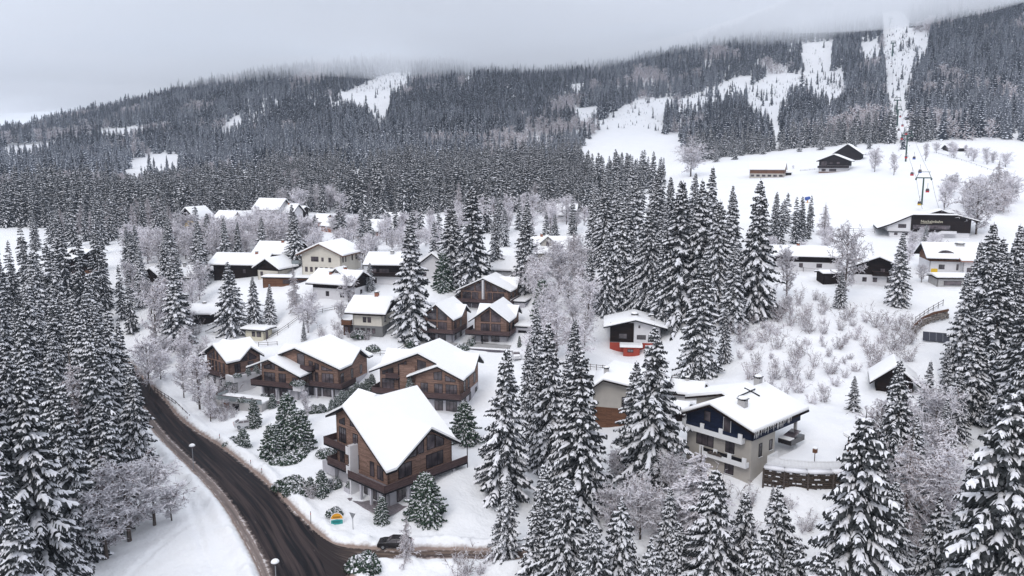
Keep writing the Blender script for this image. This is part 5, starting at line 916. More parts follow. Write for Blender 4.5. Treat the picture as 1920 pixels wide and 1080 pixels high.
# lift station
def station():
    X, Y, zb, d = hit(1738, 446); z = lambda px, py: unp(px, py, d); ph = math.radians(-20); Wd = 34.0; X -= .76 * Wd / 2 * math.cos(ph); Y -= .76 * Wd / 2 * math.sin(ph); h = House('lift_station', 'big black and white lift station with its name in light letters under a wide roof', X, Y, ph, zb, 'station')
    Lz = 20; prof = [(-3.4, 3.6), (2, 5.6), (10.6, 9.6), (28.0, 9.7), (36.5, 7.4)]
    pieces = []
    for (a, za), (b, zb_) in zip(prof[:-1], prof[1:]): m = (zb_ - za) / (b - a); pieces.append(([(a, -1.6), (b, -1.6), (b, Lz), (a, Lz)], lambda s, t, a=a, za=za, m=m: zb + za + m * (s - a)))
    h.roof(pieces, .5, .35, fascia='dark_timber', soft=.1); zr = lambda s: zb + float(np.interp(s, [p[0] for p in prof], [p[1] for p in prof])) - .52
    def wl(a, b, z0, m_, nm, z1=None, y=0.0, dd=Lz - 2):
        mb = MB(); xs = [a] + [p[0] for p in prof if a < p[0] < b] + [b]; mb.prism([(a, y, z0), (b, y, z0)] + [(x, y, zr(x) if z1 is None else z1) for x in reversed(xs)], (0, dd, 0)); return h.add(mb, nm, [m_])
    wl(1.0, 10.2, zb + 2.4, 'white_render', 'white_wing'); wl(10.21, 33.6, zb + 2.4, 'dark_timber', 'black_front', y=-.2); wl(2.0, 33.4, zb - 2, 'white_render', 'ground_floor', zb + 2.39, y=.3)
    h.box(1, 10.1, -.35, -.01, zb + 2.1, zb + 2.36, 'ledge', 'trim'); h.window((1, 0), (10.2, 0), 4.2, 7.4, zb + 3.9, zb + 5.5, 1); h.window((1, .3), (10.2, .3), 2.8, 4.2, zb + .8, zb + 1.9, 2); h.window((1, .3), (10.2, .3), 6, 8.4, zb + .8, zb + 1.9, 2)
    h.window((10.21, -.2), (33.6, -.2), .8, 15.5, zb + 3.6, zb + 5.4, 6)
    m_ = MB(); m_.prism([(22.5, -.21, zb + 3.1), (11.5, -.21, zb - 1.8), (11.5, -.21, zb - 2.6), (22.5, -.21, zb + 2.0), (28, -.21, zb + 2.0), (28, -.21, zb + 3.1)], (0, -2.2, 0)); h.add(m_, 'outside_stairs', ['white_render'])
    tx = bpy.data.curves.new('station_name', 'FONT'); tx.body = 'Nockalmbahn'; tx.size = 1.55; tx.extrude = .05; to_ = bpy.data.objects.new('tmp', tx); SC.collection.objects.link(to_); bpy.context.view_layer.update(); tm_ = bpy.data.meshes.new_from_object(to_); bpy.data.objects.remove(to_); tm_.materials.clear(); to = bpy.data.objects.new('station_name', tm_); SC.collection.objects.link(to); to.parent = h.root; to.location = (14.0, -.30, 6.35); to.rotation_euler = (math.radians(90), 0, 0); tm_.materials.append(M['cream_paint'])
    h.box(14.0, 18.6, -.26, -.21, zb + 5.98, zb + 6.08, 'name_line', 'cream_paint'); gb = MB(); gb.prism([(18, 3, zb + 9.7), (27, 3, zb + 9.7), (22.5, 3, zb + 11.4)], (0, 8, 0)); h.add(gb, 'roof_light', ['dark_timber']); gs = MB()
    gs.prism([(17.4, 2.6, zb + 10.0), (22.5, 2.6, zb + 11.6), (22.5, 2.6, zb + 11.95), (17.4, 2.6, zb + 10.3)], (0, 8.6, 0)); gs.prism([(22.501, 2.6, zb + 11.6), (27.6, 2.6, zb + 10.0), (27.6, 2.6, zb + 10.3), (22.501, 2.6, zb + 11.95)], (0, 8.6, 0)); h.add(gs, 'roof_light_snow', ['roof_snow'])
station(); [o for o in SC.objects if o.name.startswith('lift_station')][0].scale = (.76, .76, .8)
# blue house
def blue_house():
    X, Y, ph = BL; h = House('house', 'blue and white house with castellated white balconies and a pillared carport, right of centre', X, Y, ph, 7.6, 'house'); k = 1.08; a1 = 50 - (50 - 20.234) * k - .45; s1 = 5.661 * k; W_, L_ = 12.048 * k, 11.774 * k + 2.2; mL, mR = .493, .33; pz = lambda s, t: a1 - (mL * (s1 - s) if s < s1 else mR * (s - s1)); th = .28
    zl = lambda s, t: a1 - mL * (s1 - s); zr_ = lambda s, t: a1 - mR * (s - s1); rf = h.roof([([(0, 0), (s1, 0), (s1, L_), (0, L_)], zl), ([(s1, 0), (W_, 0), (W_, L_), (s1, L_)], zr_)], th, .5, soft=.2, fascia='dark_timber')
    a, b, c, d = (1.7, 1.5), (W_ - 1.1, 1.5), (W_ - 1.1, 7.6), (1.7, 7.6); zs = 13.6
    lo = MB(); lo.prism([(s, t, 6.0) for s, t in (a, b, c, d)], (0, 0, zs - 6.0)); h.add(lo, 'wall', ['sand_render']); up = MB(); A = (1.7, 1.2); B_ = (W_ - .8, 1.2); C_ = (W_ - .8, L_ - .9); D_ = (1.7, L_ - .9); P4 = [A, B_, C_, D_]
    for i in range(4):
        p, q = P4[i], P4[(i + 1) % 4]; dx, dy = q[0] - p[0], q[1] - p[1]; l = math.hypot(dx, dy); nx, ny = -dy / l * .25, dx / l * .25; pr = profile(pz, p, q, th, 24); up.prism([(p[0], p[1], zs + .003), (q[0], q[1], zs + .003)] + [(p[0] + dx * f, p[1] + dy * f, z) for f, z in reversed(pr)], (nx, ny, 0))
    up.prism([(s, t, zs + .003) for s, t in ((2.0, 1.5), (W_ - 1.06, 1.5), (W_ - 1.06, L_ - 1.2), (2.0, L_ - 1.2))], (0, 0, .15)); h.add(up, 'blue_upper_floor', ['blue_boards'])
    h.window(A, B_, 6.0, 7.2, zs + .2, zs + 2.3, 1, fr='white_paint', name='balcony_door'); h.window(A, B_, 2.9, 4.0, zs + 1.0, zs + 2.5, 1)
    h.window(a, b, 1.6, 4.4, 10.9, 12.7, 3); h.window(a, b, 6.3, 7.7, 10.9, 12.6, 2, sill='white_paint'); h.window(a, b, 6.3, 7.7, 7.9, 9.6, 2, sill='white_paint')
    h.window(b, c, 1.9, 2.7, 10.7, 12.6, 1, sill='white_paint'); h.window(b, c, 4.6, 5.4, 11.0, 12.5, 1, sill='white_paint')
    def cast(x0, x1, z, nm):      # white balcony with raised posts
        bm = MB(); bm.box(x0, x1, .35, .5, z - .25, z + .45); bm.box(x0, x1, .52, 1.18, z - .25, z - .05); n = 3; po = MB()
        bm.box(x0, x0 + .15, .52, 1.18, z - .03, z + .45); bm.box(x1 - .15, x1, .52, 1.18, z - .03, z + .45)
        for i in range(n + 1): x = x0 + (x1 - x0 - .6) * i / n; bm.box(x, x + .6, .34, .51, z + .452, z + 1.15)
        o = h.add(bm, nm, ['white_paint']); pn = MB(); pn.box(x0 + .6, x1 - .6, .42, .46, z + .453, z + .95); h.add(pn, 'railing', ['blue_boards' if z > zs - 1 else 'trim'], parent=o)
    cast(1.6, W_ - 1.9, zs - .35, 'balcony'); cast(4.6, W_ - 1.15, 10.1, 'lower_balcony')
    q = MB(); q.box(6.0, 8.2, .2, .34, 10.45, 10.7); q.ball((6.5, .27, 10.75), .22, .8, 8, 5, jit=.2); q.ball((7.2, .27, 10.78), .25, .8, 8, 5, jit=.2); q.ball((7.8, .27, 10.74), .2, .8, 8, 5, jit=.2); h.add(q, 'flower_box', ['bark'])
    h.box(5.2, 8.8, -.6, -.1, 6.6, 7.6, 'bench', 'rust_wood'); h.box(4.6, 5.6, -.3, .3, 6.8, 9.0, 'wooden_door', 'rust_wood')
    for s, t in ((W_ - 1.3, L_ - 1.3), (2.2, L_ - 1.3)): h.box(s - .18, s + .18, t - .18, t + .18, 8.0, zs, 'carport_pillar', 'concrete')
    h.chimney(s1 + 2.6, 4.2, pz(s1 + 2.6, 4.2) - .2, pz(s1 + 2.6, 4.2) + 1.3, 1.1, 'concrete', rf, d=.9); h.chimney(s1 - .5, L_ - 1.5, a1 - .4, a1 + 1.2, .9, 'concrete', rf)
    # raised dormer roof on the left slope
    dm = MB(); m2 = .30; zc = a1 + .35; x0, x1, xr = -1.2, s1 + .8, s1 - 1.2; zz = lambda s: zc - m2 * abs(s - xr); dm.prism([(x0 + 1.5, 5.6, zl(x0 + 1.5, 0)), (x1, 5.6, a1 - .2), (x1, 5.6, zz(x1) - .25), (xr, 5.6, zz(xr) - .25), (x0 + 1.5, 5.6, zz(x0 + 1.5) - .25)], (0, 5.5, 0)); o = h.add(dm, 'dormer', ['sand_render']); s_ = MB(); t_ = MB()
    for u, v in ((x0, xr), (xr, x1)): s_.prism([(u, 4.9, zz(u) + .002), (v, 4.9, zz(v) + .002), (v, 11.6, zz(v) + .002), (u, 11.6, zz(u) + .002)], (0, 0, .42)); t_.prism([(u, 4.8, zz(u) - .28), (v, 4.8, zz(v) - .28), (v, 11.6, zz(v) - .28), (u, 11.6, zz(u) - .28)], (0, 0, .28))
    h.add(s_, 'dormer_snow', ['roof_snow'], parent=o); h.add(t_, 'dormer_roof', ['dark_timber'], parent=o)
    ic = MB(); rr = random.Random(5)
    for i in range(26): t = .3 + i * .38 + rr.uniform(-.1, .1); z = zr_(W_, t) + .12; l = rr.uniform(.15, .7); ic.tube([(W_ - .02, t, z), (W_ - .02, t, z - .3 - l)], [.07, .01], 4)
    h.add(ic, 'icicles', ['roof_snow']); rl = MB(); rl.tube([(s1 + 1.0, 5.6, zr_(s1 + 1, 0) + .62), (s1 + .8, 10.4, zr_(s1 + .8, 0) + .66)], .09, 5); rl.tube([(s1 - .2, 9.2, a1 + .58), (s1 + 2.2, 9.3, zr_(s1 + 2.2, 0) + .62)], .1, 5); h.add(rl, 'roof_ladder', ['trim'], parent=rf)
    # stacked wood wall with picket fence, canopy and post
    f = House('terrace_wall', 'curved wall of stacked snowy logs below the yard of the blue house', X, Y, ph, 7.5, 'wall'); P_ = [(13.4, 2.4), (15.8, 3.4), (18.2, 5.0), (20.4, 7.4), (22.0, 10.2)]; wm, sm, pm = MB(), MB(), MB()
    for (x0, y0), (x1, y1) in zip(P_[:-1], P_[1:]):
        l = math.hypot(x1 - x0, y1 - y0); nx, ny = -(y1 - y0) / l, (x1 - x0) / l
        for r in range(9):
            z = 6.9 + r * .33; rr2 = random.Random(r * 7 + int(x0)); n = 4
            for i in range(n): u0, u1 = i / n, (i + .96) / n; o_ = rr2.uniform(-.08, .08); wm.tube([(x0 + (x1 - x0) * u0 + nx * o_, y0 + (y1 - y0) * u0 + ny * o_, z), (x0 + (x1 - x0) * u1 + nx * o_, y0 + (y1 - y0) * u1 + ny * o_, z)], .17, 6)
            if r % 2 == 0:
                for i in range(3): u0 = rr2.uniform(0, .8); sm.tube([(x0 + (x1 - x0) * u0 - nx * .13, y0 + (y1 - y0) * u0 - ny * .13, z + .15), (x0 + (x1 - x0) * (u0 + .12) - nx * .13, y0 + (y1 - y0) * (u0 + .12) - ny * .13, z + .15)], .10, 5)
        sm.prism([(x0 - nx * .35, y0 - ny * .35, 9.9), (x1 - nx * .35, y1 - ny * .35, 9.9), (x1 + nx * .9, y1 + ny * .9, 9.9), (x0 + nx * .9, y0 + ny * .9, 9.9)], (0, 0, .3)); pm.tube([(x0 - nx * .3, y0 - ny * .3, 6.4), (x0 - nx * .3, y0 - ny * .3, 10.0)], .13, 6)
    f.add(wm, 'logs', ['log_wood']); f.add(sm, 'snow_cap', ['tree_snow'], True); f.add(pm, 'posts', ['bark'])
    y = House('snowy_yard', 'flat snow covered yard behind the white picket fence of the blue house', X, Y, ph, 9, 'yard'); ym = MB(); ym.prism([(a_, b_, 8.5) for a_, b_ in [(13.2, 3.2), (15.7, 4.3), (18.0, 5.8), (20.0, 8.0), (21.6, 10.8), (21, 16), (13.2, 15)]], (0, 0, 1.75)); y.add(ym, 'snow_surface', ['snow'])
    g = House('picket_fence', 'white picket fence curving round the snowy yard of the blue house', X, Y, ph, 10.2, 'fence'); gm = MB(); Q = [(13.2, 6.2), (13.3, 3.3), (15.8, 4.2), (18.1, 5.8), (20.2, 8.1), (21.8, 10.8)]
    for (x0, y0), (x1, y1) in zip(Q[:-1], Q[1:]):
        l = math.hypot(x1 - x0, y1 - y0); n = int(l / .17); nx, ny = -(y1 - y0) / l * .04, (x1 - x0) / l * .04
        for zz_ in (10.4, 11.1): gm.prism([(x0, y0, zz_), (x1, y1, zz_), (x1, y1, zz_ + .1), (x0, y0, zz_ + .1)], (nx, ny, 0))
        for i in range(n): u = (i + .5) / n; cx, cy = x0 + (x1 - x0) * u, y0 + (y1 - y0) * u; ex, ey = (x1 - x0) / l * .045, (y1 - y0) / l * .045; gm.prism([(cx - ex - nx, cy - ey - ny, 10.2), (cx + ex - nx, cy + ey - ny, 10.2), (cx + ex - nx, cy + ey - ny, 11.35), (cx - ex - nx, cy - ey - ny, 11.35)], (nx * .8, ny * .8, 0))
    g.add(gm, 'pickets', ['white_paint'])
    e = House('bird_feeder', 'dark bird feeder box on a pole in the snowy yard', X, Y, ph, 10.2, 'bird feeder'); e.box(17.3, 17.38, 8.4, 8.48, 10.2, 11.6, 'pole', 'bark'); e.box(17.1, 17.58, 8.2, 8.68, 11.6, 12.2, 'box', 'brown_timber'); e.box(17.05, 17.63, 8.15, 8.73, 12.203, 12.35, 'snow_cap', 'roof_snow')
    p = House('canopy', 'snow covered wooden canopy on posts at the right of the snowy yard', X, Y, ph, 10, 'canopy'); cm = MB(); cm.prism([(18.6, 14.0, 13.0), (23.5, 12.2, 12.4), (24.5, 16.5, 12.5), (19.2, 17.5, 13.1)], (0, 0, .12)); p.add(cm, 'roof', ['brown_timber']); cs = MB(); cs.prism([(18.5, 13.9, 13.13), (23.6, 12.1, 12.53), (24.6, 16.6, 12.63), (19.1, 17.6, 13.23)], (0, 0, .35)); p.add(cs, 'roof_snow', ['roof_snow'])
    for s, t in ((19.2, 14.3), (23, 12.8), (19.6, 16.8)): p.box(s - .08, s + .08, t - .08, t + .08, 9.6, 12.55, 'post', 'brown_timber')
    c_ = House('parked_car', 'car under snow parked below the overhanging roof of the blue house', X, Y, ph, 9.9, 'car'); body = MB(); body.prism([(11.0, 10.2, 10.9), (13.0, 10.2, 10.9), (13.0, 14.0, 10.9), (11.0, 14.0, 10.9)], (0, 0, .75)); c_.add(body, 'body', ['car_black']); top = MB(); top.prism([(11.2, 10.9, 11.65), (12.8, 10.9, 11.65), (12.7, 13.4, 12.2), (11.3, 13.4, 12.2)], (0, 0, .1)); c_.add(top, 'windscreen', ['dark_glass']); c_.box(11.1, 12.9, 10.0, 11.2, 11.66, 11.8, 'bonnet_snow', 'roof_snow')
blue_house()
# ------------------------------------------------------------------ trees and shrubs of the village
def at_depth(px, d):
    X = (px - 960) / F * d; Y = d
    for _ in range(6): Y = (d + (g1(X, Y) - CH) * ST) / CT
    return X, Y
def tree(px, top, base=None, d=None, lib=NEAR, bh=24, label='', wid=1.0, name='spruce_tree', cat='spruce', group=None, names=('trunk', 'foliage', 'snow'), k=None, hmin=2.0):
    if d is None: X, Y, Z, d = hit(px, base)
    else: X, Y = at_depth(px, d); Z = g1(X, Y)
    H = max(hmin, unp(px, top, d)[2] - Z); l = lib[R.randrange(len(lib)) if k is None else k]; TREES.append((X, Y, H * .07)); return place_tree(l, X, Y, H, bh, label, name, cat, group, None, wid, names)
TB = dict(names=('trunk', 'branches'))
SPR = [  (1003, 925, None, 92, 1.4, 'snow covered spruce at the bottom edge just right of the side lane end'), (1248, 900, None, 96, 1.3, 'spruce in the gap below the broadest one'), (1420, 960, None, 80, 1.3, 'low spruce at the bottom edge right of the thin one before the blue house'), (1110, 960, None, 84, 1.4, 'spruce at the bottom edge between the striped and the padded ones'), (1215, 985, None, 80, 1.4, 'low snow loaded spruce at the bottom below the broadest one'), (1530, 1000, None, 72, 1.4, 'spruce top at the bottom edge under the log wall'), (1640, 810, None, 98, 1.2, 'spruce half hidden between the slim cabin spruces and the huge central one'), (1706, 770, None, 97, 1.2, 'dense spruce below the slim pair by the cabin'), (1760, 735, None, 104, 1.3, 'spruce left of the huge lower right one, behind it'), (1790, 690, None, 112, 1.3, 'spruce behind the top of the huge lower right one'), (1795, 850, None, 84, 1.3, 'snowy spruce squeezed left of the huge lower right one'), (1600, 930, None, 88, 1.3, 'low spruce right of the foot of the huge central one'), (92, 668, None, 92, 1.25, 'nearest snowy spruce of the left stand, broad and whole'), (18, 635, None, 90, 1.25, 'tall near spruce cut by the left edge'), (150, 700, None, 100, 1.2, 'near spruce right of the broad one in the left stand'), (205, 735, None, 108, 1.2, 'spruce behind the big white frosted tree'), (60, 900, None, 76, 1.3, 'spruce top at the bottom left corner'), (262, 668, None, 128, 1.1, 'outermost spruce of the left stand beside the road bend'),
  # photo column, tip row, foot row (or depth), width, label
 (943, 640, 930, None, 1.35, 'big dark spruce right of the largest chalet, first of the front row'), (1003, 655, 872, None, 1.1, 'dark spruce standing just behind the big one right of the largest chalet'), (1036, 590, 880, None, 1.2, 'tall slim spruce in the middle of the central front group'),
 (1090, 640, 975, None, 1.35, 'broad snow striped spruce at the right of the central front group'), (1060, 660, 940, None, 1.0, 'spruce squeezed between the slim and the broad central front spruces'), (1222, 598, 908, None, 1.65, 'broadest spruce standing alone left of the blue house'), (1190, 668, 885, None, 1.4, 'shorter spruce pressed behind the broadest one left of the blue house'),
 (950, 876, 1040, None, 1.45, 'young spruce leaning over the end of the side lane'), (1017, 850, None, 97, 1.4, 'full spruce at the bottom edge left of a snow striped one'), (1053, 876, None, 89, 1.4, 'snow striped spruce at the bottom edge, nearest the lane'), (1161, 905, None, 87, 1.5, 'spruce with heavy snow pads at the bottom centre right of the lane'),
 (1338, 856, None, 86, 1.4, 'tall snow loaded spruce in front of the blue house'), (1387, 905, None, 88, 1.2, 'thin spruce just right of the tall snow loaded one before the blue house'), (1450, 892, None, 84, 1.4, 'small topped spruce below the stacked log wall'), (1567, 742, None, 75, 1.35, 'huge snow loaded spruce in front of the log wall, nearest the middle'),
 (1679, 664, None, 104, 1.25, 'slim spruce in front of the red brown cabin'), (1735, 668, None, 116, 1.2, 'second slim spruce right of the red brown cabin'), (1838, 700, None, 70, 1.4, 'huge snow loaded spruce at the lower right with thick drooping boughs'), (1892, 640, None, 82, 1.2, 'tall snow loaded spruce at the right edge behind the huge one'), (1960, 820, None, 66, 1.3, 'huge spruce cut by the lower right corner'),
 (1480, 985, None, 80, 1.5, 'low spruce top at the bottom edge before the log wall'), (1655, 880, None, 84, 1.2, 'snowy spruce between the two huge ones at the lower right'), (1728, 905, None, 78, 1.3, 'second snowy spruce between the two huge ones, nearer the right'), (1262, 960, None, 88, 1.2, 'half buried spruce at the bottom under the frosty larch'),
 (1837, 414, None, 150, 1.3, 'tallest spruce right of the white house with the eye dormer'), (1884, 428, None, 152, 1.2, 'tall spruce next to the tallest one at the right edge'), (1915, 424, None, 160, 1.1, 'tall spruce cut by the right edge below the piste'), (1857, 486, None, 126, 1.35, 'full spruce in front of the tall right hand trio'), (1798, 500, None, 138, 1.35, 'broad spruce at the left flank of the right hand stand'), (1905, 540, None, 112, 1.3, 'thick spruce low in the right hand stand at the frame edge'), (1812, 585, None, 118, 1.4, 'lower left spruce of the right hand stand'), (1930, 600, None, 98, 1.2, 'spruce half outside the right edge above the nearest ones'), (1768, 640, None, 122, 1.2, 'small spruce at the foot of the right hand stand beside the solar panels'),
 (1575, 505, 578, None, 1.5, 'small dark spruce under the frosty pine on the right snow slope'), (1683, 432, 573, None, 1.35, 'single spruce in front of the timber house on the right'), (1735, 420, 470, None, 1.2, 'little spruce in front of the white wing of the lift station'), (1600, 700, 770, None, 1.6, 'bushy small spruce left of the red brown cabin'), (1447, 905, 960, None, 1.2, 'tiny spruce at the foot of the log wall'),
 (1308, 470, 703, None, 1.75, 'large dark spruce at the front of the centre right stand'), (1358, 570, 678, None, 1.0, 'small slim spruce right of the large dark one in the centre right stand'), (1375, 450, 618, None, 1.6, 'round crowned spruce in the right flank of the centre right stand'), (1413, 333, 592, None, 1.15, 'tallest spruce of the centre right stand, at its right end'), (1268, 338, 600, None, 1.4, 'high spruce in the middle of the centre right stand'), (1305, 335, 590, None, 1.0, 'slender dark spruce right of the high middle one'), (1338, 372, 600, None, 1.1, 'snowy spruce between the slender and the round crowned one'), (1215, 385, 585, None, 1.2, 'snow striped spruce in the left half of the centre right stand'), (1160, 375, 575, None, 1.3, 'spruce second from the left end of the centre right stand'), (1135, 425, 585, None, 1.0, 'narrow dark spruce near the left end of the centre right stand'), (1105, 465, 570, None, 1.3, 'shorter snow striped spruce at the left end of the centre right stand'), (1240, 430, 610, None, 1.2, 'spruce standing forward left of the middle of the centre right stand'),
 (985, 377, 548, None, 1.5, 'slim snow draped spruce behind the topmost chalet'), (888, 345, 552, None, 1.9, 'broadest tall spruce behind the topmost chalet'), (772, 402, 632, None, 1.75, 'tallest garden spruce between the cream house and the upper chalets'), (846, 372, 520, None, 1.3, 'spruce at the left shoulder of the broadest tall one'), (930, 405, 515, None, 1.2, 'spruce at the right shoulder of the broadest tall one'), (1041, 400, 452, None, 1.6, 'small dark spruce above the roof with the gabled dormer'),
 (700, 428, 478, None, 1.6, 'dark spruce in front of the blank red walled house'), (694, 490, 545, None, 1.7, 'low spruce between the two balconied houses'), (335, 476, 648, None, 1.6, 'dark spruce left of the long low garage, trunk showing'), (436, 486, 622, None, 1.6, 'broad dark spruce right of the long low garage'), (478, 515, 612, None, 1.3, 'spruce behind the cream pavilion'), (507, 530, 610, None, 1.2, 'spruce at the right of the trio behind the cream pavilion'), (570, 600, 640, None, 1.6, 'little spruce on the lawn behind the wide chalet'), (392, 398, 475, None, 1.5, 'spruce beside the yellow house'), (497, 430, 478, None, 1.4, 'spruce below the highest white house'), (590, 400, 470, None, 1.3, 'tall spruce right of the row houses'), (440, 430, 480, None, 1.3, 'spruce below the two roofed dark house'), (545, 395, 420, None, 1.3, 'dark spruce before the small hooded gable')]
HV = {1420, 1110, 1215, 1530, 1567, 1838, 1892, 1960, 1338, 1161, 1450, 1480, 1655, 1728, 1262, 1053, 1387}
for px_, tp, bs, dd, wd, lb in SPR:
    if dd is None: dd_ = None
    tree(px_, tp, bs, dd, HEAVY if px_ in HV else NEAR, 24, lb, min(wd, 1.45) * (0.8 if px_ in HV else 1.0), k=(len(TREES) * 5 + 2) % 3 if px_ in HV else (len(TREES) * 5 + 1) % 6)
HBX = [tuple(b) for b in HB]
def scatter(poly, spacing, hr, lib, bh, label, n, seed, wid=(0.95, 1.3), name='spruce_tree', cat='spruce', group=None, names=('trunk', 'foliage', 'snow'), maxn=999, house=1.0, dr=None, pxr=(-60, 1980), hf=None):
    rs = np.random.RandomState(seed); xs, ys = [], []; bb = np.array(poly); cand = []
    a0, a1 = np.arctan((bb[:, 0].min() - 960) / F), np.arctan((bb[:, 0].max() - 960) / F); P3 = [hit(*p) for p in poly]; r0, r1 = min(math.hypot(p[0], p[1]) for p in P3) * .9, max(math.hypot(p[0], p[1]) for p in P3) * 1.1
    a = rs.uniform(a0, a1, n * 40); r = np.sqrt(rs.uniform(r0 ** 2, r1 ** 2, n * 40)); X, Y = r * np.sin(a), r * np.cos(a); Z = gz(X, Y); px, py, d = proj(X, Y, Z); ok = inpoly(px, py, poly) & (px > pxr[0]) & (px < pxr[1]); X, Y, Z, px, py, d = (q[ok] for q in (X, Y, Z, px, py, d)); c = 0; ymid = np.median(py); x1, x2 = np.percentile(px, [33, 67])
    for i in range(len(X)):
        x, y = float(X[i]), float(Y[i])
        if not free(x, y, spacing * .5): continue
        if house and any((x - b[0]) ** 2 + (y - b[1]) ** 2 < (b[2] * house) ** 2 for b in HBX): continue
        H = rs.uniform(*hr); H = H * hf(px[i], py[i]) if hf else H
        if name == 'spruce_tree' and near_road(x, y, 2.5): continue
        lb = label + ', ' + ('back' if py[i] < ymid else 'front') + (' left' if px[i] < x1 else ' right' if px[i] > x2 else ' middle') + ' part'
        TREES.append((x, y, spacing * .5)); place_tree(lib[rs.randint(len(lib))], x, y, H, bh, lb, name, cat, group, None, rs.uniform(*wid), names); c += 1
        if c >= min(n, maxn): break
    return c
_RD = np.concatenate([(RL[::4] + RR[::4]) / 2, (LU[::4] + LD[::4]) / 2])
def near_road(x, y, m): return float(np.min(np.hypot(_RD[:, 0] - x, _RD[:, 1] - y))) < 4.2 + m
CNT = {}
# left stand
CNT['l1'] = scatter([(-60, 640), (60, 620), (170, 640), (232, 690), (250, 770), (236, 850), (222, 930), (190, 1000), (140, 1080), (90, 1200), (40, 1450), (-140, 1450), (-140, 640)], 5.6, (20, 27), NEAR, 24, 'snow laden spruce in the dense stand left of the road', 62, 41, (1.0, 1.3), group='spruces left of the curving road')
CNT['l2'] = scatter([(-60, 530), (100, 528), (240, 560), (250, 640), (150, 630), (-60, 630)], 6.5, (15, 22), MID, 22, 'snow dusted spruce behind the dense stand left of the road', 34, 42, group='back rows of the left stand')
CNT['l3'] = scatter([(60, 470), (200, 478), (280, 470), (400, 440), (330, 430), (180, 448), (90, 448)], 7, (13, 20), MID, 22, 'slim spruce at the wood edge above the far left chalet', 22, 43, group='spruces at the upper left wood edge')
CNT['c1'] = scatter([(560, 396), (700, 404), (860, 402), (1100, 410), (1250, 400), (1240, 350), (1100, 345), (800, 350), (600, 360)], 7, (15, 21), MID, 22, 'dark spruce in the forest band above the village centre', 58, 44, group='spruces above the village centre')
CNT['c2'] = scatter([(1085, 500), (1240, 560), (1400, 585), (1430, 540), (1420, 470), (1300, 430), (1110, 430)], 6.5, (19, 26), NEAR, 24, 'tall spruce in the inner rows of the centre right stand', 26, 45, (0.95, 1.25), group='inner rows of the centre right stand')
CNT['c3'] = scatter([(1425, 420), (1520, 425), (1520, 452), (1425, 470)], 5, (11, 15), MID, 22, 'small slim spruce in the clump at the lower edge of the piste', 14, 46, group='clump at the lower edge of the piste')
CNT['r1'] = scatter([(1780, 640), (1990, 560), (1990, 900), (1900, 900), (1820, 760)], 6, (19, 25), NEAR, 24, 'spruce deep inside the stand at the right edge', 14, 47, (1.0, 1.35), group='inner spruces of the right hand stand')
CNT['m1'] = scatter([(200, 500), (300, 500), (560, 480), (560, 500), (400, 520), (300, 600), (250, 590)], 8, (12, 18), NEAR, 24, 'spruce among the frosty trees left of the village houses', 16, 48, (1.1, 1.4), group='spruces among frosty trees left of the village')
CNT['m2'] = scatter([(620, 425), (830, 430), (860, 500), (800, 500), (640, 470)], 8, (12, 17), MID, 22, 'spruce rising between the upper village roofs', 14, 49, group='spruces between the upper village roofs')
CNT['m3'] = scatter([(860, 410), (1090, 430), (1090, 480), (1060, 470), (860, 480)], 8, (13, 18), MID, 22, 'spruce in the frosty wood above the dormered roof', 12, 50, group='spruces above the dormered roof')
CNT['e1'] = scatter([(1280, 320), (1420, 292), (1640, 282), (1640, 270), (1420, 272), (1290, 300)], 9, (12, 16), MID, 22, 'spruce at the forest edge above the farm', 16, 51, group='forest edge above the farm')
CNT['b1'] = scatter([(990, 740), (1080, 740), (1080, 820), (990, 820)], 7, (15, 20), NEAR, 24, 'spruce behind the front group in the centre', 5, 52, (1.0, 1.3), group='second row of the central front group')
# frosty deciduous trees
FRS = dict(lib=FROST, bh=12, name='frosty_tree', cat='tree', names=('trunk', 'branches'))
for px_, tp, bs, dd, wd, lb in [(243, 812, 1012, None, 1.55, 'big white frosted tree at the lower left roadside'), (290, 845, 985, None, 1.7, 'white frosted tree between the big one and the small one at the roadside'), (200, 870, 1045, None, 1.7, 'frosted tree left of the big white one, against the dark stand'), (322, 905, 975, None, 1.5, 'smaller frosted tree right of the big one by the snowy roadside'), (1200, 878, 1012, None, 1.3, 'frosted bare tree between the bottom centre spruces'), (293, 500, 650, None, 1.0, 'tall thin frosted birch left of the dark garage spruce'), (280, 610, 735, None, 1.1, 'frosted tree leaning over the far end of the road'), (375, 640, 770, None, 1.1, 'bare frosted tree on the bank below the pool'), (345, 655, 745, None, 1.0, 'thin frosted tree on the bank left of the pool'), (395, 690, 790, None, .8, 'brown stemmed bare sapling on the bank below the left chalet'),
   (575, 712, 795, None, .7, 'small frosted ornamental tree in front of the wide chalet'), (578, 555, 625, None, 1.4, 'weeping frosted tree left of the cream house'), (1583, 395, 565, None, 0.95, 'large frosty pine like tree on the right snow slope'), (1480, 540, 600, None, 1.0, 'low frosted tree below the long dark house'), (1475, 440, 560, None, 1.0, 'frosted tree left of the long dark house'), (1640, 275, 322, None, 1.1, 'round bare tree right of the farmhouse'), (1676, 278, 328, None, .9, 'second round bare tree right of the farmhouse, near the lift'), (1735, 260, 302, None, .9, 'dark bare tree on the piste beyond the lift line'), (1487, 308, 318, None, .8, 'stubby pollard tree between the barn and the farmhouse'), (1295, 262, 330, None, 1.8, 'big fuzzy frosted tree at the left edge of the piste'), (1830, 335, 440, None, 1.5, 'frosted tree crown right of the lift station roof'), (1770, 330, 395, None, 1.0, 'frosted tree behind the right end of the lift station')]:
    tree(px_, tp, bs, dd, FROST, 12, lb, wd, 'frosty_tree', 'tree', **TB)
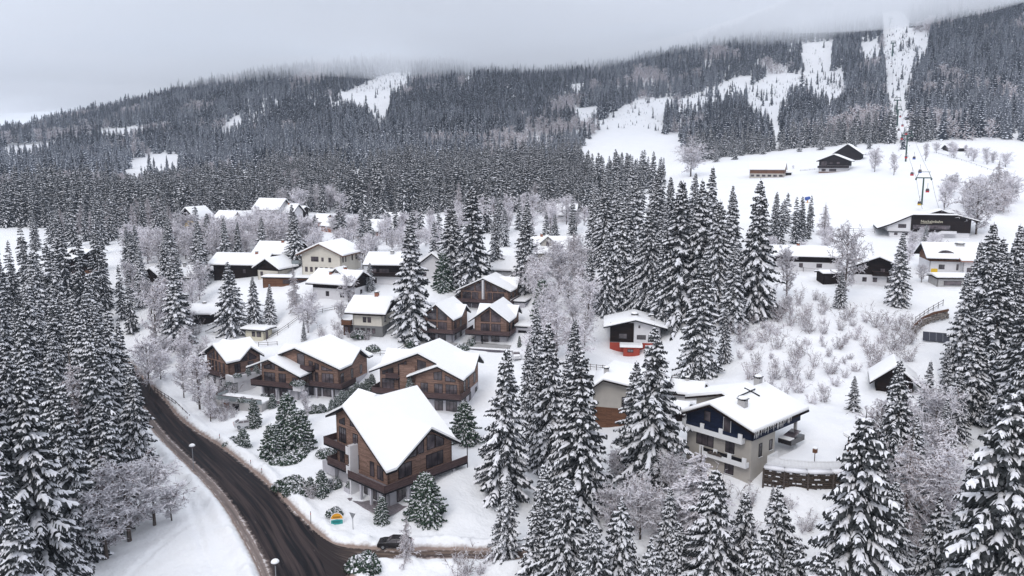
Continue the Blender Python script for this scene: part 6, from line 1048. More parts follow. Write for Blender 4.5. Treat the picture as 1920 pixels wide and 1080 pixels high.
def FS(poly, sp, hr, label, n, seed, grp, **k): return scatter(poly, sp, hr, FROST, 12, label, n, seed, (1.0, 1.5), 'frosty_tree', 'tree', grp, ('trunk', 'branches'), **k)
CNT['f1'] = FS([(230, 470), (400, 450), (560, 440), (600, 480), (560, 500), (400, 510), (380, 600), (300, 610), (240, 560)], 4.8, (8, 14), 'white frosted tree in the thicket left of the village', 95, 61, 'frosted thicket left of the village')
CNT['f2'] = FS([(620, 432), (860, 430), (870, 490), (800, 520), (650, 500)], 5.5, (6, 11), 'white frosted tree between the upper village roofs', 46, 62, 'frosted trees between the upper roofs')
CNT['f3'] = FS([(980, 520), (1090, 500), (1110, 600), (1100, 690), (1000, 690), (990, 600)], 5.5, (8, 12), 'frosted tree in the pale thicket right of the upper chalets', 30, 63, 'pale thicket right of the upper chalets')
CNT['f4'] = FS([(860, 400), (1100, 400), (1100, 470), (860, 460)], 7, (8, 13), 'frosted tree in the wood behind the tall central spruces', 26, 64, 'frosted wood behind the central spruces')
CNT['f5'] = FS([(520, 545), (660, 560), (640, 610), (520, 610)], 7, (5, 9), 'frosted garden tree left of the cream house', 9, 65, 'frosted garden trees by the cream house')
CNT['f6'] = FS([(270, 600), (350, 610), (380, 690), (300, 730), (262, 660)], 6, (6, 9), 'thin frosted tree on the snowy bank above the road', 14, 66, 'thin frosted trees above the road')
CNT['f7'] = FS([(1440, 440), (1560, 450), (1560, 500), (1440, 500)], 7, (5, 8), 'frosted tree around the long dark house at the right', 10, 67, 'frosted trees by the long dark house')
CNT['f8'] = FS([(1690, 455), (1760, 455), (1770, 520), (1690, 540)], 6, (5, 9), 'frosted tree before the eye dormer house', 8, 68, 'frosted trees before the eye dormer house')
CNT['f9'] = FS([(1760, 350), (1900, 350), (1940, 430), (1860, 440), (1800, 400)], 6, (8, 12), 'grey frosted tree in the copse beside the lift station', 14, 69, 'copse beside the lift station')
CNT['f10'] = FS([(1720, 285), (1840, 290), (1900, 320), (1800, 300)], 9, (7, 10), 'frosted tree at the right border of the piste', 10, 70, 'frosted trees at the piste border')
CNT['f11'] = FS([(520, 385), (660, 385), (640, 405), (540, 402)], 8, (12, 15), 'large frosted tree above the upper houses', 8, 71, 'large frosted trees above the upper houses')
CNT['f12'] = FS([(1590, 880), (1780, 830), (1810, 1010), (1620, 1060)], 4.5, (7, 12), 'frosted tree among the slim spruces at the lower right', 16, 74, 'frosted trees at the lower right')
CNT['f13'] = FS([(1110, 900), (1290, 930), (1290, 1060), (1110, 1060)], 5.5, (6, 9), 'frosted tree in the gap below the broadest spruce', 4, 75, 'frosted trees below the broadest spruce')
# larches
for px_, tp, bs, dd, wd, lb in [(762, 955, None, 101, 1.35, 'bare larch in front of the black car'), (1545, 376, 442, None, 1.6, 'pale larch at the lower edge of the piste'), (170, 635, None, 118, 1.4, 'reddish grey larch in the left stand'), (1868, 290, 400, None, 1.4, 'tall pale larch right of the lift station'), (1075, 425, 520, None, 1.1, 'beige larch right of the dormered roof'), (1690, 770, None, 92, 1.1, 'bare larch between the slim spruces at the right'), (1620, 790, None, 96, 1.0, 'thin bare larch right of the huge central spruce'), (555, 490, 590, None, 1.0, 'pinkish larch below the terrace of the white house')]:
    tree(px_, tp, bs, dd, LARCH, 20, lb, wd, 'larch', 'larch', **TB)
tree(1306, 816, 1040, None, RIME, 20, 'white rime covered larch in front of the blue house', 2.1, 'larch', 'larch', **TB); tree(1625, 855, None, 90, RIME, 20, 'white rimed larch between the huge central spruce and the slim pair', 1.6, 'larch', 'larch', **TB)
CNT['la'] = scatter([(90, 460), (330, 440), (300, 425), (120, 440)], 8, (13, 17), LARCH, 20, 'reddish grey larch at the wood edge in the upper left', 14, 72, (1.1, 1.5), 'larch', 'larch', 'larches at the upper left wood edge', ('trunk', 'branches'))
CNT['lb'] = scatter([(600, 400), (1080, 400), (1080, 360), (600, 370)], 10, (13, 17), LARCH, 20, 'pale larch mixed into the forest band above the village', 14, 73, (1.1, 1.5), 'larch', 'larch', 'larches in the forest band', ('trunk', 'branches'))
# garden conifers near the chalets
GC = dict(lib=GREEN, bh=7, name='garden_conifer', cat='conifer')
for px_, tp, bs, wd, lb in [(542, 732, 812, 1.08, 'tallest green conifer of the trio on the bank by the road'), (510, 790, 857, 1.22, 'left conifer of the green trio on the bank'), (558, 762, 845, 1.15, 'right conifer of the green trio on the bank'), (457, 800, 838, 1.30, 'small green conifer below the silver car'), (429, 712, 742, 1.37, 'green conifer below the left chalet terrace'), (604, 877, 927, 1.01, 'frosted conifer left of the largest chalet'), (716, 925, 978, 0.94, 'narrow green conifer in front of the largest chalet terrace'), (802, 880, 972, 1.22, 'big green conifer at the front corner of the largest chalet'), (871, 748, 828, 1.08, 'snow topped conifer right of the largest chalet roof'), (583, 890, 925, 1.01, 'white frosted conifer at the road bank by the largest chalet'), (512, 735, 768, 0.86, 'dark conifer against the ground floor of the wide chalet'), (1015, 520, 600, 0.79, 'green conifer right of the topmost chalet'), (974, 628, 648, 0.65, 'tiny cypress beside the driveway of the upper right chalet'), (478, 745, 800, 0.72, 'pale frosted conifer hanging over the garage door'), (832, 470, 545, 0.86, 'green conifer left of the topmost chalet')]:
    tree(px_, tp, bs, None, lib=GREEN, bh=7, label=lb, wid=wd, name='garden_conifer', cat='conifer', hmin=1.2)
for i_ in range(9):
    px_ = 622 + i_ * 9.5; py_ = 772 - i_ * 5.2; tree(px_, py_ - 26 - (i_ % 3) * 3, py_, None, GREEN, 7, 'green hedge conifer in the row between the two wide chalets', 1.1, 'garden_conifer', 'conifer', 'row of hedge conifers')
for px_, py_, s_, lb in [(548, 860, 1.9, 'flat green bush below the green conifer trio'), (566, 850, 1.6, 'second flat bush below the green trio, nearer the chalet'), (530, 866, 1.5, 'small flat bush at the road side below the trio'), (440, 832, 1.6, 'low green bush beside the small conifer by the car'), (545, 912, 2.0, 'dark bush at the road edge near the largest chalet'), (560, 925, 1.7, 'snowy bush right of the dark bush at the road edge'), (625, 912, 1.4, 'white bush against the lower wall of the largest chalet'), (610, 855, 1.5, 'round bush left of the grey planter of the largest chalet'), (588, 775, 1.3, 'clipped hedge piece in front of the wide chalet'), (602, 774, 1.3, 'second clipped hedge piece in front of the wide chalet'), (683, 1066, 2.2, 'snow powdered bush in the corner of road and lane'), (675, 632, 2.0, 'dark evergreen bush in front of the cream house'), (700, 657, 1.6, 'small evergreen bush on the lawn above the right wide chalet'), (770, 650, 1.5, 'snowed in shrub above the left end of the retaining wall'), (868, 655, 1.5, 'snowed in shrub between the two upper chalets'), (884, 648, 1.3, 'green shrub on the wall between the upper chalets'), (425, 740, 1.7, 'snow powdered bush below the left chalet conifer'), (495, 752, 1.2, 'bush beside the garage roof terrace'), (1010, 585, 1.4, 'round bush right of the topmost chalet wing'), (628, 965, 1.2, 'green tuft bush at the snowbank by the yellow sign')]:
    X, Y, Z, d = hit(px_, py_); place_tree(BUSH[R.randrange(3)], X, Y, s_, 1, lb, 'evergreen_bush', 'bush', None, Z)
def SS(poly, sp, hr, label, n, seed, grp): return scatter(poly, sp, hr, SHRUB, 2.2, label, n, seed, (0.9, 1.4), 'bare_shrub', 'shrub', grp, house=0.8)
CNT['s1'] = SS([(1370, 650), (1420, 600), (1500, 585), (1700, 600), (1725, 640), (1700, 690), (1600, 700), (1540, 760), (1460, 760), (1400, 720)], 2.9, (1.8, 3.5), 'leafless frosted shrub on the open snow slope at the right', 72, 81, 'shrubs on the right snow slope')
CNT['s2'] = SS([(365, 765), (400, 735), (445, 745), (438, 785), (395, 795)], 1.5, (1.6, 2.5), 'twiggy frosted shrub on the bank between garage and road', 26, 82, 'shrubs between garage and road')
CNT['s3'] = SS([(340, 620), (400, 640), (400, 655), (350, 665)], 2.4, (2.2, 3.6), 'white frosted shrub behind the pool of the left chalet', 10, 83, 'shrubs behind the pool')
CNT['s4'] = SS([(560, 640), (640, 615), (700, 640), (640, 640)], 2.2, (1.6, 2.6), 'snowy garden shrub behind the wide chalet', 16, 84, 'garden shrubs behind the wide chalet')
CNT['s5'] = SS([(850, 1055), (930, 1055), (930, 1100), (840, 1100)], 2.0, (1.6, 2.6), 'thin shrub on the snow below the side lane', 12, 85, 'shrubs below the side lane')
CNT['s6'] = SS([(1100, 880), (1400, 930), (1560, 960), (1500, 1080), (1100, 1090), (1080, 960)], 3.0, (1.5, 2.8), 'small bare shrub in the snow among the bottom spruces', 30, 86, 'shrubs among the bottom spruces')
CNT['s7'] = SS([(1420, 560), (1560, 560), (1540, 620), (1440, 620)], 3.5, (1.6, 3.0), 'small frosted shrub at the top of the right snow slope', 16, 87, 'shrubs at the top of the right slope')
CNT['s8'] = SS([(560, 900), (600, 890), (640, 925), (600, 935), (560, 935)], 1.8, (1.2, 2.0), 'bare shrub between the bushes at the largest chalet', 8, 88, 'shrubs at the largest chalet')
print('COUNTS', CNT, 'spruce', len([o for o in SC.objects if o.get('category') == 'spruce']))
# ------------------------------------------------------------------ lift, lamps, signs, cars, fences
def tower(px, base, top, label, d=None, wide=5.2):
    if d is None: X, Y, Z, d = hit(px, base)
    else: X, Y = at_depth(px, d); Z = g1(X, Y)
    H = unp(px, top, d)[2] - Z; t = thing('lift_tower', label, 'lift tower', (X, Y, Z), -math.atan2(X, Y), 'lift towers on the slope'); r = max(.26, d * .0008); m = MB(); m.tube([(0, 0, -1), (0, 0, H)], [r * 1.3, r], 8); m.build('mast', 'green_steel', t)
    a = MB(); a.box(-wide / 2, wide / 2, -r * .8, r * .8, H - r, H + r * .6); a.build('crossarm', 'green_steel', t)
    for s in (-1, 1):
        q = MB(); q.box(s * wide / 2 - .25, s * wide / 2 + .25, -2.2, 2.2, H - .9, H - .5); 
        for j in range(5): q.tube([(s * wide / 2 - .3, -2 + j, H - .45), (s * wide / 2 + .3, -2 + j, H - .45)], .22, 6)
        q.build('sheave_train', 'green_steel', t)
    w = MB(); [w.tube([(s * wide * .48, 0, H), (s * wide * .3, 0, H + 2.2)], r * .4, 5) for s in (-1, 1)]; w.tube([(-wide * .42, 0, H + 2.2), (wide * .42, 0, H + 2.2)], r * .4, 5); w.build('service_frame', 'green_steel', t); return X, Y, Z, H, d
TW = [tower(1728, 385, 333, 'lowest green lift tower above the station roof'), tower(1698, 303, 254, 'second lift tower, at the foot of the forest cut'), tower(1682, 236, 206, 'third lift tower just inside the forest cut'), tower(1681, 214, 188, 'fourth lift tower right behind the third'), tower(1673, 104, 81, 'fifth lift tower high in the forest cut'), tower(1669, 47, 35, 'topmost lift tower fading into the cloud')]
st_ = hit(1742, 430); pts = [(st_[0], st_[1], st_[2] + 7, 0)] + [(a, b, c + h_, 0) for a, b, c, h_, d in TW]
def gondola(px, py, d, col, lb):
    X, Y, Z = (float(q) for q in unp(px, py, d)); t = thing('gondola', lb, 'gondola', (X, Y, Z), -math.atan2(X, Y), 'gondolas hanging on the lift'); s = 0.72; b = MB(); b.prism([(-.8 * s, -.9 * s, -1.0 * s), (.8 * s, -.9 * s, -1.0 * s), (.95 * s, -.9 * s, 0), (.7 * s, -.9 * s, .95 * s), (-.7 * s, -.9 * s, .95 * s), (-.95 * s, -.9 * s, 0)], (0, 1.8 * s, 0)); b.build('cabin', 'dark_glass', t)
    c = MB(); c.box(-.9 * s, .9 * s, -.96 * s, .96 * s, -1.05 * s, -.25 * s); c.build('lower_panel', col, t); e = MB(); e.box(-.72 * s, .72 * s, -.95 * s, .95 * s, .96 * s, 1.12 * s); e.build('roof', 'white_paint', t); a = MB(); a.tube([(0, 0, 1.1 * s), (0, 0, 3.9 * s)], .06, 5); a.build('hanger', 'trim', t)
for px_, py_, d_, c_, lb in [(1724, 381, 292, 'yellow_paint', 'yellow gondola just above the station roof'), (1739, 357, 305, 'red_paint', 'red gondola low on the right side of the cable'), (1710, 326, 325, 'red_paint', 'red gondola left of the lowest tower top'), (1725, 321, 330, 'blue_paint', 'blue and red gondola right of the lowest tower top'), (1714, 296, 380, 'blue_paint', 'blue gondola on the right cable beside the second tower'), (1699, 294, 400, 'red_paint', 'red gondola against the mast of the second tower'), (1691, 259, 440, 'red_paint', 'red gondola left of the second tower head'), (1699, 250, 450, 'red_paint', 'red gondola just above the second tower head'), (1685, 243, 500, 'rubber', 'dark gondola in the lower forest cut, left cable'), (1692, 235, 520, 'red_paint', 'red gondola in the lower forest cut, right cable'), (1679, 224, 560, 'red_paint', 'red gondola by the foot of the paired towers'), (1688, 218, 590, 'red_paint', 'gondola right of the paired towers'), (1673, 157, 760, 'rubber', 'dark gondola halfway up the forest cut, left cable'), (1680, 141, 780, 'rubber', 'dark gondola halfway up the forest cut, right cable'), (1671, 124, 850, 'rubber', 'dark gondola below the fifth tower'), (1678, 112, 880, 'rubber', 'dark gondola right of and below the fifth tower'), (1669, 92, 930, 'rubber', 'dark gondola left of the fifth tower'), (1677, 87, 940, 'rubber', 'dark gondola right of the fifth tower'), (1668, 66, 1020, 'rubber', 'dark gondola above the fifth tower, left cable'), (1674, 65, 1020, 'rubber', 'dark gondola above the fifth tower, right cable')]: gondola(px_, py_, d_, c_, lb)
cb_ = thing('lift_cable', 'pair of thin steel cables running up the slope over the lift towers', 'cable', (0, 0, 0))
for s in (-1, 1):
    m = MB(); q = []
    for i, (a, b, c, _) in enumerate(pts): az = -math.atan2(a, b); q.append((a + s * 2.6 * math.cos(az), b + s * 2.6 * math.sin(az), c))
    z = []
    for p_, q_ in zip(q[:-1], q[1:]): z += [tuple(p_[k] + (q_[k] - p_[k]) * u - (3.0 * u * (1 - u) if k == 2 else 0) for k in range(3)) for u in (0, .25, .5, .75)]
    m.tube(z + [q[-1]], .045, 4); m.build('cable', 'trim', cb_)
def lamp(px, py, lb, h_=4.0):
    X, Y, Z, d = hit(px, py); t = thing('street_lamp', lb, 'street lamp', (X, Y, Z)); m = MB(); m.tube([(0, 0, -.3), (0, 0, h_ - .35)], .06, 6); m.build('pole', 'metal', t); g = MB(); g.tube([(0, 0, h_ - .4), (0, 0, h_ - .05)], [.12, .28], 10); g.build('lamp_head', 'dark_glass', t); c = MB(); c.tube([(0, 0, h_ - .049), (0, 0, h_ + .02)], .42, 12); c.build('lamp_cap', 'metal', t); s = MB(); s.ball((0, 0, h_ + .03), .5, .75, 12, 8, zmin=0); s.build('snow_cap', 'roof_snow', t, True)
lamp(363, 880, 'round street lamp with a snow cap beside the bend of the road'); lamp(519, 1118, 'round street lamp with a snow cap at the bottom edge of the road', 4.3)
def pole(px, py, h_, lb, red=False):
    X, Y, Z, d = hit(px, py); t = thing('marker_pole', lb, 'marker pole', (X, Y, Z), 0, 'roadside marker poles'); m = MB(); m.tube([(0, 0, -.3), (.03, 0, h_)], .05, 5); m.build('stake', 'bark', t); b = MB(); b.tube([(.02, 0, h_ * .75), (.025, 0, h_ * .87)], .065, 6); b.build('band', 'red_paint', t)
for px_, py_, h_, lb in [(491, 892, 1.3, 'wooden marker post on the right verge of the road by the bushes'), (583, 983, 1.9, 'marker pole at the road edge left of the yellow sign'), (412, 829, 1.6, 'thin marker pole on the verge below the silver car'), (351, 790, 1.0, 'marker post on the verge at the far bend'), (470, 873, 1.0, 'short marker post left of the wooden one on the verge')]: pole(px_, py_, h_, lb)
def signs():
    X, Y, Z, d = hit(632, 985); t = thing('welcome_board', 'round topped yellow and green board half buried in the snowbank at the junction', 'sign', (X, Y, Z - .4), .15); R_ = .85; m = MB(); m.prism([(R_ * 1.06 * math.cos(a), 0, 1.3 + R_ * 1.1 * math.sin(a)) for a in np.linspace(0, math.pi, 16)] + [(-R_ * 1.06, 0, .3), (R_ * 1.06, 0, .3)], (0, .08, 0)); m.build('board', 'white_paint', t)
    a = MB(); a.prism([(R_ * .95 * math.cos(q), -.012, 1.34 + R_ * .95 * math.sin(q)) for q in np.linspace(0, math.pi, 16)], (0, .01, 0)); a.build('yellow_field', 'orange_paint', t); b = MB(); b.prism([(-R_ * .95, -.012, .5), (R_ * .95, -.012, .5), (R_ * .95, -.012, 1.18), (0, -.012, 1.28), (-R_ * .95, -.012, 1.14)], (0, .01, 0)); b.build('green_field', 'teal_paint', t); p = MB(); p.tube([(-.5, .1, -.5), (-.5, .1, 1.3)], .05, 5); p.tube([(.5, .1, -.5), (.5, .1, 1.3)], .05, 5); p.build('posts', 'metal', t)
    l = MB(); [l.box(-.55 + .04 * i, .5 - .05 * i, -.02, -.013, 1.62 - .14 * i, 1.68 - .14 * i) for i in range(2)]; [l.box(-.6, .55 - .1 * i, -.02, -.013, .95 - .16 * i, 1.0 - .16 * i) for i in range(2)]; l.build('lettering', 'trim', t)
    X, Y, Z, d = hit(662, 992); t = thing('give_way_sign', 'grey back of a triangular give way sign beside the round topped board', 'sign', (X, Y, Z), -.5); m = MB(); m.tube([(0, 0, -.3), (0, 0, 1.5)], .05, 6); m.build('pole', 'metal', t); b = MB(); b.prism([(-.55, -.06, 2.35), (0, -.06, 1.4), (.55, -.06, 2.35)], (0, .03, 0)); b.build('plate', 'metal', t)
    X, Y, Z, d = hit(1750, 527); t = thing('yellow_board', 'yellow advertising board on a post above the half buried garage', 'sign', (X, Y, Z), -.3); m = MB(); m.box(-.75, .75, -.1, .1, 1.6, 3.2); m.build('board', 'yellow_paint', t); p = MB(); p.box(-.08, .08, .11, .25, -.5, 3.0); p.build('post', 'metal', t)
    X, Y, Z, d = hit(1514, 380); t = thing('snow_gun', 'small blue snow machine on the piste behind the slim spruce clump', 'snow machine', (X, Y, Z), .4); m = MB(); m.tube([(-.9, 0, 1.6), (.9, 0, 2.0)], [.8, .65], 12); m.build('drum', 'blue_paint', t); p = MB(); p.box(-.15, .15, -.15, .15, 0, 1.3); p.box(-.9, .9, -.1, .1, 0, .15); p.build('stand', 'orange_paint', t)
signs()
def car(px, py, rz, paint, lb, snow=False, sc=1.0):
    X, Y, Z, d = hit(px, py); t = thing('parked_car', lb, 'car', (X, Y, Z + .02), rz); t.scale = (sc,) * 3; L_, W_ = 4.4, 1.8
    pf = [(-2.2, .45), (-2.15, .80), (-1.5, .98), (-.95, 1.02), (-.25, 1.47), (1.15, 1.48), (1.85, 1.12), (2.15, 1.02), (2.2, .45), (2.05, .28), (-2.05, .28)]; n = len(pf); m = MB(); ins = lambda z: .0 if z < 1.0 else (z - 1.0) * .42
    A = [(x, -W_ / 2 + ins(z), z) for x, z in pf]; B = [(x, W_ / 2 - ins(z), z) for x, z in pf]; m.v = A + B; m.f = [tuple(range(n)), tuple(range(2 * n - 1, n - 1, -1))] + [(k, n + k, n + (k + 1) % n, (k + 1) % n) for k in range(n)]; m.m = [0] * len(m.f); o = m.build('body', paint, t); bv = o.modifiers.new('b', 'BEVEL'); bv.width = .06; bv.segments = 2
    for s in (-1, 1):
        g = MB(); y = lambda z: s * (W_ / 2 - (z - 1.0) * .42 + .012); q = [(-.72, y(1.06), 1.06), (-.2, y(1.40), 1.40), (.42, y(1.41), 1.41), (.42, y(1.06), 1.06)]; q2 = [(.5, y(1.06), 1.06), (.5, y(1.41), 1.41), (1.1, y(1.40), 1.40), (1.62, y(1.1), 1.1)]; g.poly(q if s < 0 else q[::-1]); g.poly(q2 if s < 0 else q2[::-1]); g.build('side_window', 'dark_glass', t)
    w = MB(); w.poly([(-.93, -.78, 1.06), (-.93, .78, 1.06), (-.3, .66, 1.465), (-.3, -.66, 1.465)]); w.build('windscreen', 'dark_glass', t); w = MB(); w.poly([(1.2, -.66, 1.485), (1.2, .66, 1.485), (1.83, .76, 1.155), (1.83, -.76, 1.155)]); w.build('rear_window', 'dark_glass', t)
    for x in (-1.38, 1.35):
        for s in (-1, 1): k = MB(); k.tube([(x, s * .70, .33), (x, s * .91, .33)], .33, 14); wh = k.build('wheel', 'rubber', t); r = MB(); r.tube([(x, s * .905, .33), (x, s * .93, .33)], .2, 10); r.build('rim', 'metal', wh)
    for s in (-1, 1): k = MB(); k.box(-2.21, -2.12, s * .62 - .18, s * .62 + .18, .62, .78); k.build('headlight', 'white_paint', t); k = MB(); k.box(2.12, 2.21, s * .66 - .14, s * .66 + .14, .75, .93); k.build('tail_light', 'red_paint', t)
    if snow: s_ = MB(); s_.prism([(-.25, -.62, 1.49), (1.15, -.62, 1.49), (1.15, .62, 1.49), (-.25, .62, 1.49)], (0, 0, .14)); s_.prism([(-2.0, -.7, .90), (-1.0, -.7, 1.05), (-1.0, .7, 1.05), (-2.0, .7, .90)], (0, 0, .12)); s_.build('snow_cover', 'roof_snow', t)
car(740, 1026, math.radians(-4), 'car_black', 'black car parked at the edge of the side lane behind the bare larch')
car(461, 800, math.radians(205), 'car_silver', 'silver car with a snowy roof on the drive below the garage', True)
car(968, 672, math.radians(95), 'car_silver', 'snow covered car on the drive right of the upper chalets', True)
def fence(pts, lb, h_=1.0, rails=2, step=2.4, m='bark'):
    W_ = []
    for a, b in zip(pts[:-1], pts[1:]):
        A, B = np.array(hit(*a)[:2]), np.array(hit(*b)[:2]); n = max(1, int(np.linalg.norm(B - A) / step)); W_ += [A + (B - A) * i / n for i in range(n)]
    W_.append(np.array(hit(*pts[-1])[:2])); Zs = [g1(*p) for p in W_]; t = thing('rail_fence', lb, 'fence', (W_[0][0], W_[0][1], Zs[0])); o = np.array([W_[0][0], W_[0][1], Zs[0]]); P3 = [np.array([p[0], p[1], z]) - o for p, z in zip(W_, Zs)]
    r = MB()
    for p, q in zip(P3[:-1], P3[1:]):
        for k in range(rails): z = h_ * (k + 1) / rails * .95; r.tube([p + [0, 0, z], q + [0, 0, z]], .055, 4)
    r.build('rails', m, t)
    for p in P3[:60]: k = MB(); k.tube([p + [0, 0, -.4], p + [0, 0, h_ + .1]], .07, 5); k.build('post', m, t)
fence([(736, 668), (758, 655), (790, 640), (815, 622)], 'brown rail fence climbing towards the upper chalets', 1.2); fence([(690, 668), (736, 668)], 'short rail fence between the two wide chalets', 1.2); fence([(485, 650), (520, 648)], 'rail fence below the cream pavilion', 1.0)
fence([(500, 640), (560, 600), (650, 580)], 'long thin fence line across the lawn left of the cream house', 1.1, 2, 3); fence([(1716, 605), (1740, 588), (1768, 572)], 'rail fence on the curved wall at the right slope', 1.2); fence([(1640, 437), (1600, 436), (1560, 437)], 'low orange piste fence left of the lift station', 1.4, 2, 3.5); fence([(1430, 470), (1480, 505), (1560, 515)], 'garden fence below the long dark house at the right', 1.0, 1, 3); fence([(1500, 322), (1536, 318)], 'short fence left of the farmhouse on the piste', 1.0, 2, 2.5); fence([(1760, 290), (1840, 315), (1900, 335)], 'pasture fence along the right border of the piste', 1.0, 1, 6); fence([(290, 735), (330, 762), (356, 788)], 'dark rail fence on the bank above the far bend of the road', 1.1, 2, 2.2)
fence([(1245, 716), (1290, 712), (1310, 700)], 'wooden fence around the foot of the large dark spruce', 1.1, 3, 1.5); fence([(1095, 690), (1130, 693), (1140, 694)], 'picket like fence above the brown and white house', .9, 2, 1)
def curved_wall():
    m = MB(); c = MB(); pts_ = [hit(1712, 628), hit(1728, 612), hit(1750, 602), hit(1778, 596)]; t = thing('stone_wall', 'curved stone retaining wall with a timber edge on the right snow slope', 'wall', pts_[0][:3])
    o = pts_[0]
    for a, b in zip(pts_[:-1], pts_[1:]):
        for i in range(5):
            u = (i + .5) / 5; x, y, z = a[0] + (b[0] - a[0]) * u - o[0], a[1] + (b[1] - a[1]) * u - o[1], a[2] + (b[2] - a[2]) * u - o[2]
            for r in range(3): m.ball((x + R.uniform(-.2, .2), y + .2 * r, z + .25 + r * .5), R.uniform(.35, .55), .75, 8, 5, jit=.18)
        c.prism([(a[0] - o[0], a[1] - o[1], a[2] - o[2] + 1.5), (b[0] - o[0], b[1] - o[1], b[2] - o[2] + 1.5), (b[0] - o[0], b[1] - o[1], b[2] - o[2] + 1.95), (a[0] - o[0], a[1] - o[1], a[2] - o[2] + 1.95)], (0, .3, 0))
    m.build('stones', 'stone', t); c.build('timber_edge', 'brown_timber', t); X, Y, Z, d = hit(1755, 642); t = thing('solar_panel', 'tilted dark solar panels half hidden by the right hand spruces', 'solar panel', (X, Y, Z), -.45); p = MB(); p.prism([(-2.4, 0, .2), (2.4, 0, .2), (2.4, 2.0, 1.6), (-2.4, 2.0, 1.6)], (0, -.05, .08)); p.build('panel', 'solar', t); f = MB(); [f.tube([(x, 1.6, -.3), (x, 1.6, 1.28)], .06, 5) for x in (-2, 0, 2)]; [f.prism([(x - .03, -.02, .29), (x + .03, -.02, .29), (x + .03, 1.98, 1.69), (x - .03, 1.98, 1.69)], (0, -.005, .02)) for x in (-1.2, 0, 1.2)]; f.build('frame', 'metal', t)
curved_wall()
# ------------------------------------------------------------------ wooded slopes
CLEAR = [  # open snow in the woods, outlines as seen on the slopes
 [(-80,300),(30,268),(150,262),(90,285),(0,312)],[(120,262),(190,240),(300,232),(240,262)],[(-80,362),(30,385),(80,372),(30,392),(-80,412)],[(250,300),(300,288),(350,292),(330,318),(268,326),(232,312)],[(222,322),(270,315),(255,345)],
 [(405,245),(440,222),(462,228),(440,243)],[(612,192),(650,172),(690,150),(728,136),(778,134),(760,150),(735,172),(728,205),(715,222),(690,195),(650,190)],[(850,168),(880,140),(890,152)],[(910,150),(960,165),(985,190),(960,175)],
 [(1040,160),(1100,155),(1090,175)],[(1070,205),(1125,200),(1120,225),(1090,228)],[(1115,235),(1190,190),(1262,180),(1268,195),(1250,200),(1240,245),(1130,250)],[(1262,192),(1330,165),(1390,140),(1420,148),(1400,165),(1330,180),(1280,208)],[(1400,165),(1440,140),(1510,135),(1580,132),(1590,165),(1560,190),(1500,165),(1440,225),(1400,200)],[(1500,85),(1560,80),(1560,118),(1520,130),(1500,110)],[(1610,85),(1650,75),(1650,100),(1620,110)],
 [(1652,22),(1692,22),(1712,60),(1745,65),(1740,85),(1718,110),(1705,150),(1702,200),(1705,262),(1712,330),(1682,330),(1674,230),(1662,150),(1655,80)],[(1440,228),(1455,215),(1470,260),(1450,262)],
 [(1085,280),(1120,252),(1190,250),(1270,252),(1285,300),(1330,310),(1350,295),(1420,290),(1500,288),(1640,280),(1700,275),(1760,262),(1840,268),(1900,320),(1990,335),(1990,470),(1300,470),(1290,335),(1255,300),(1180,295),(1110,275)],
 [(640,320),(690,318),(680,345),(655,345)],[(450,318),(530,330),(420,345)],[(-80,432),(60,432),(70,448),(55,478),(-80,500)],[(60,450),(140,455),(220,485),(130,480)],[(280,418),(380,420),(370,465),(300,478),(225,478),(300,440)],
 [(150,340),(220,340),(210,352),(160,352)]]
def clear_at(px, py):
    c = np.zeros(np.shape(px), bool)
    for p in CLEAR: c |= inpoly(px, py, p)
    return c
def edge_of_village(px):      # photo row above which the slope is wood
    return np.interp(px, [-300, 0, 60, 200, 330, 420, 520, 640, 760, 860, 960, 1100, 1250, 1290, 1400, 1500, 1700, 1900, 2300], [430, 428, 430, 445, 425, 408, 402, 400, 405, 400, 400, 400, 345, 308, 290, 278, 268, 262, 330])
def wood_points(n, dmin, dmax, seed):
    rs = np.random.RandomState(seed); a = np.radians(rs.uniform(-40, 40, n)); r = np.sqrt(rs.uniform(dmin ** 2, dmax ** 2, n)); X, Y = r * np.sin(a), r * np.cos(a); Z = gz(X, Y); px, py, d = proj(X, Y, Z)
    ok = (py < edge_of_village(px)) & ~clear_at(px, py) & (px > -150) & (px < 2070) & (py > -260)
    return X[ok], Y[ok], Z[ok], px[ok], py[ok]
def thin(X, Y, Rmin, cell=None):
    cell = cell or Rmin; seen = {}; keep = []
    for i, (x, y) in enumerate(zip(X, Y)):
        k = (int(x // cell), int(y // cell)); ok = True
        for a in (-1, 0, 1):
            for b in (-1, 0, 1):
                for q in seen.get((k[0] + a, k[1] + b), ()):
                    if (X[q] - x) ** 2 + (Y[q] - y) ** 2 < Rmin ** 2: ok = False; break
                if not ok: break
            if not ok: break
        if ok: seen.setdefault(k, []).append(i); keep.append(i)
    return np.array(keep)
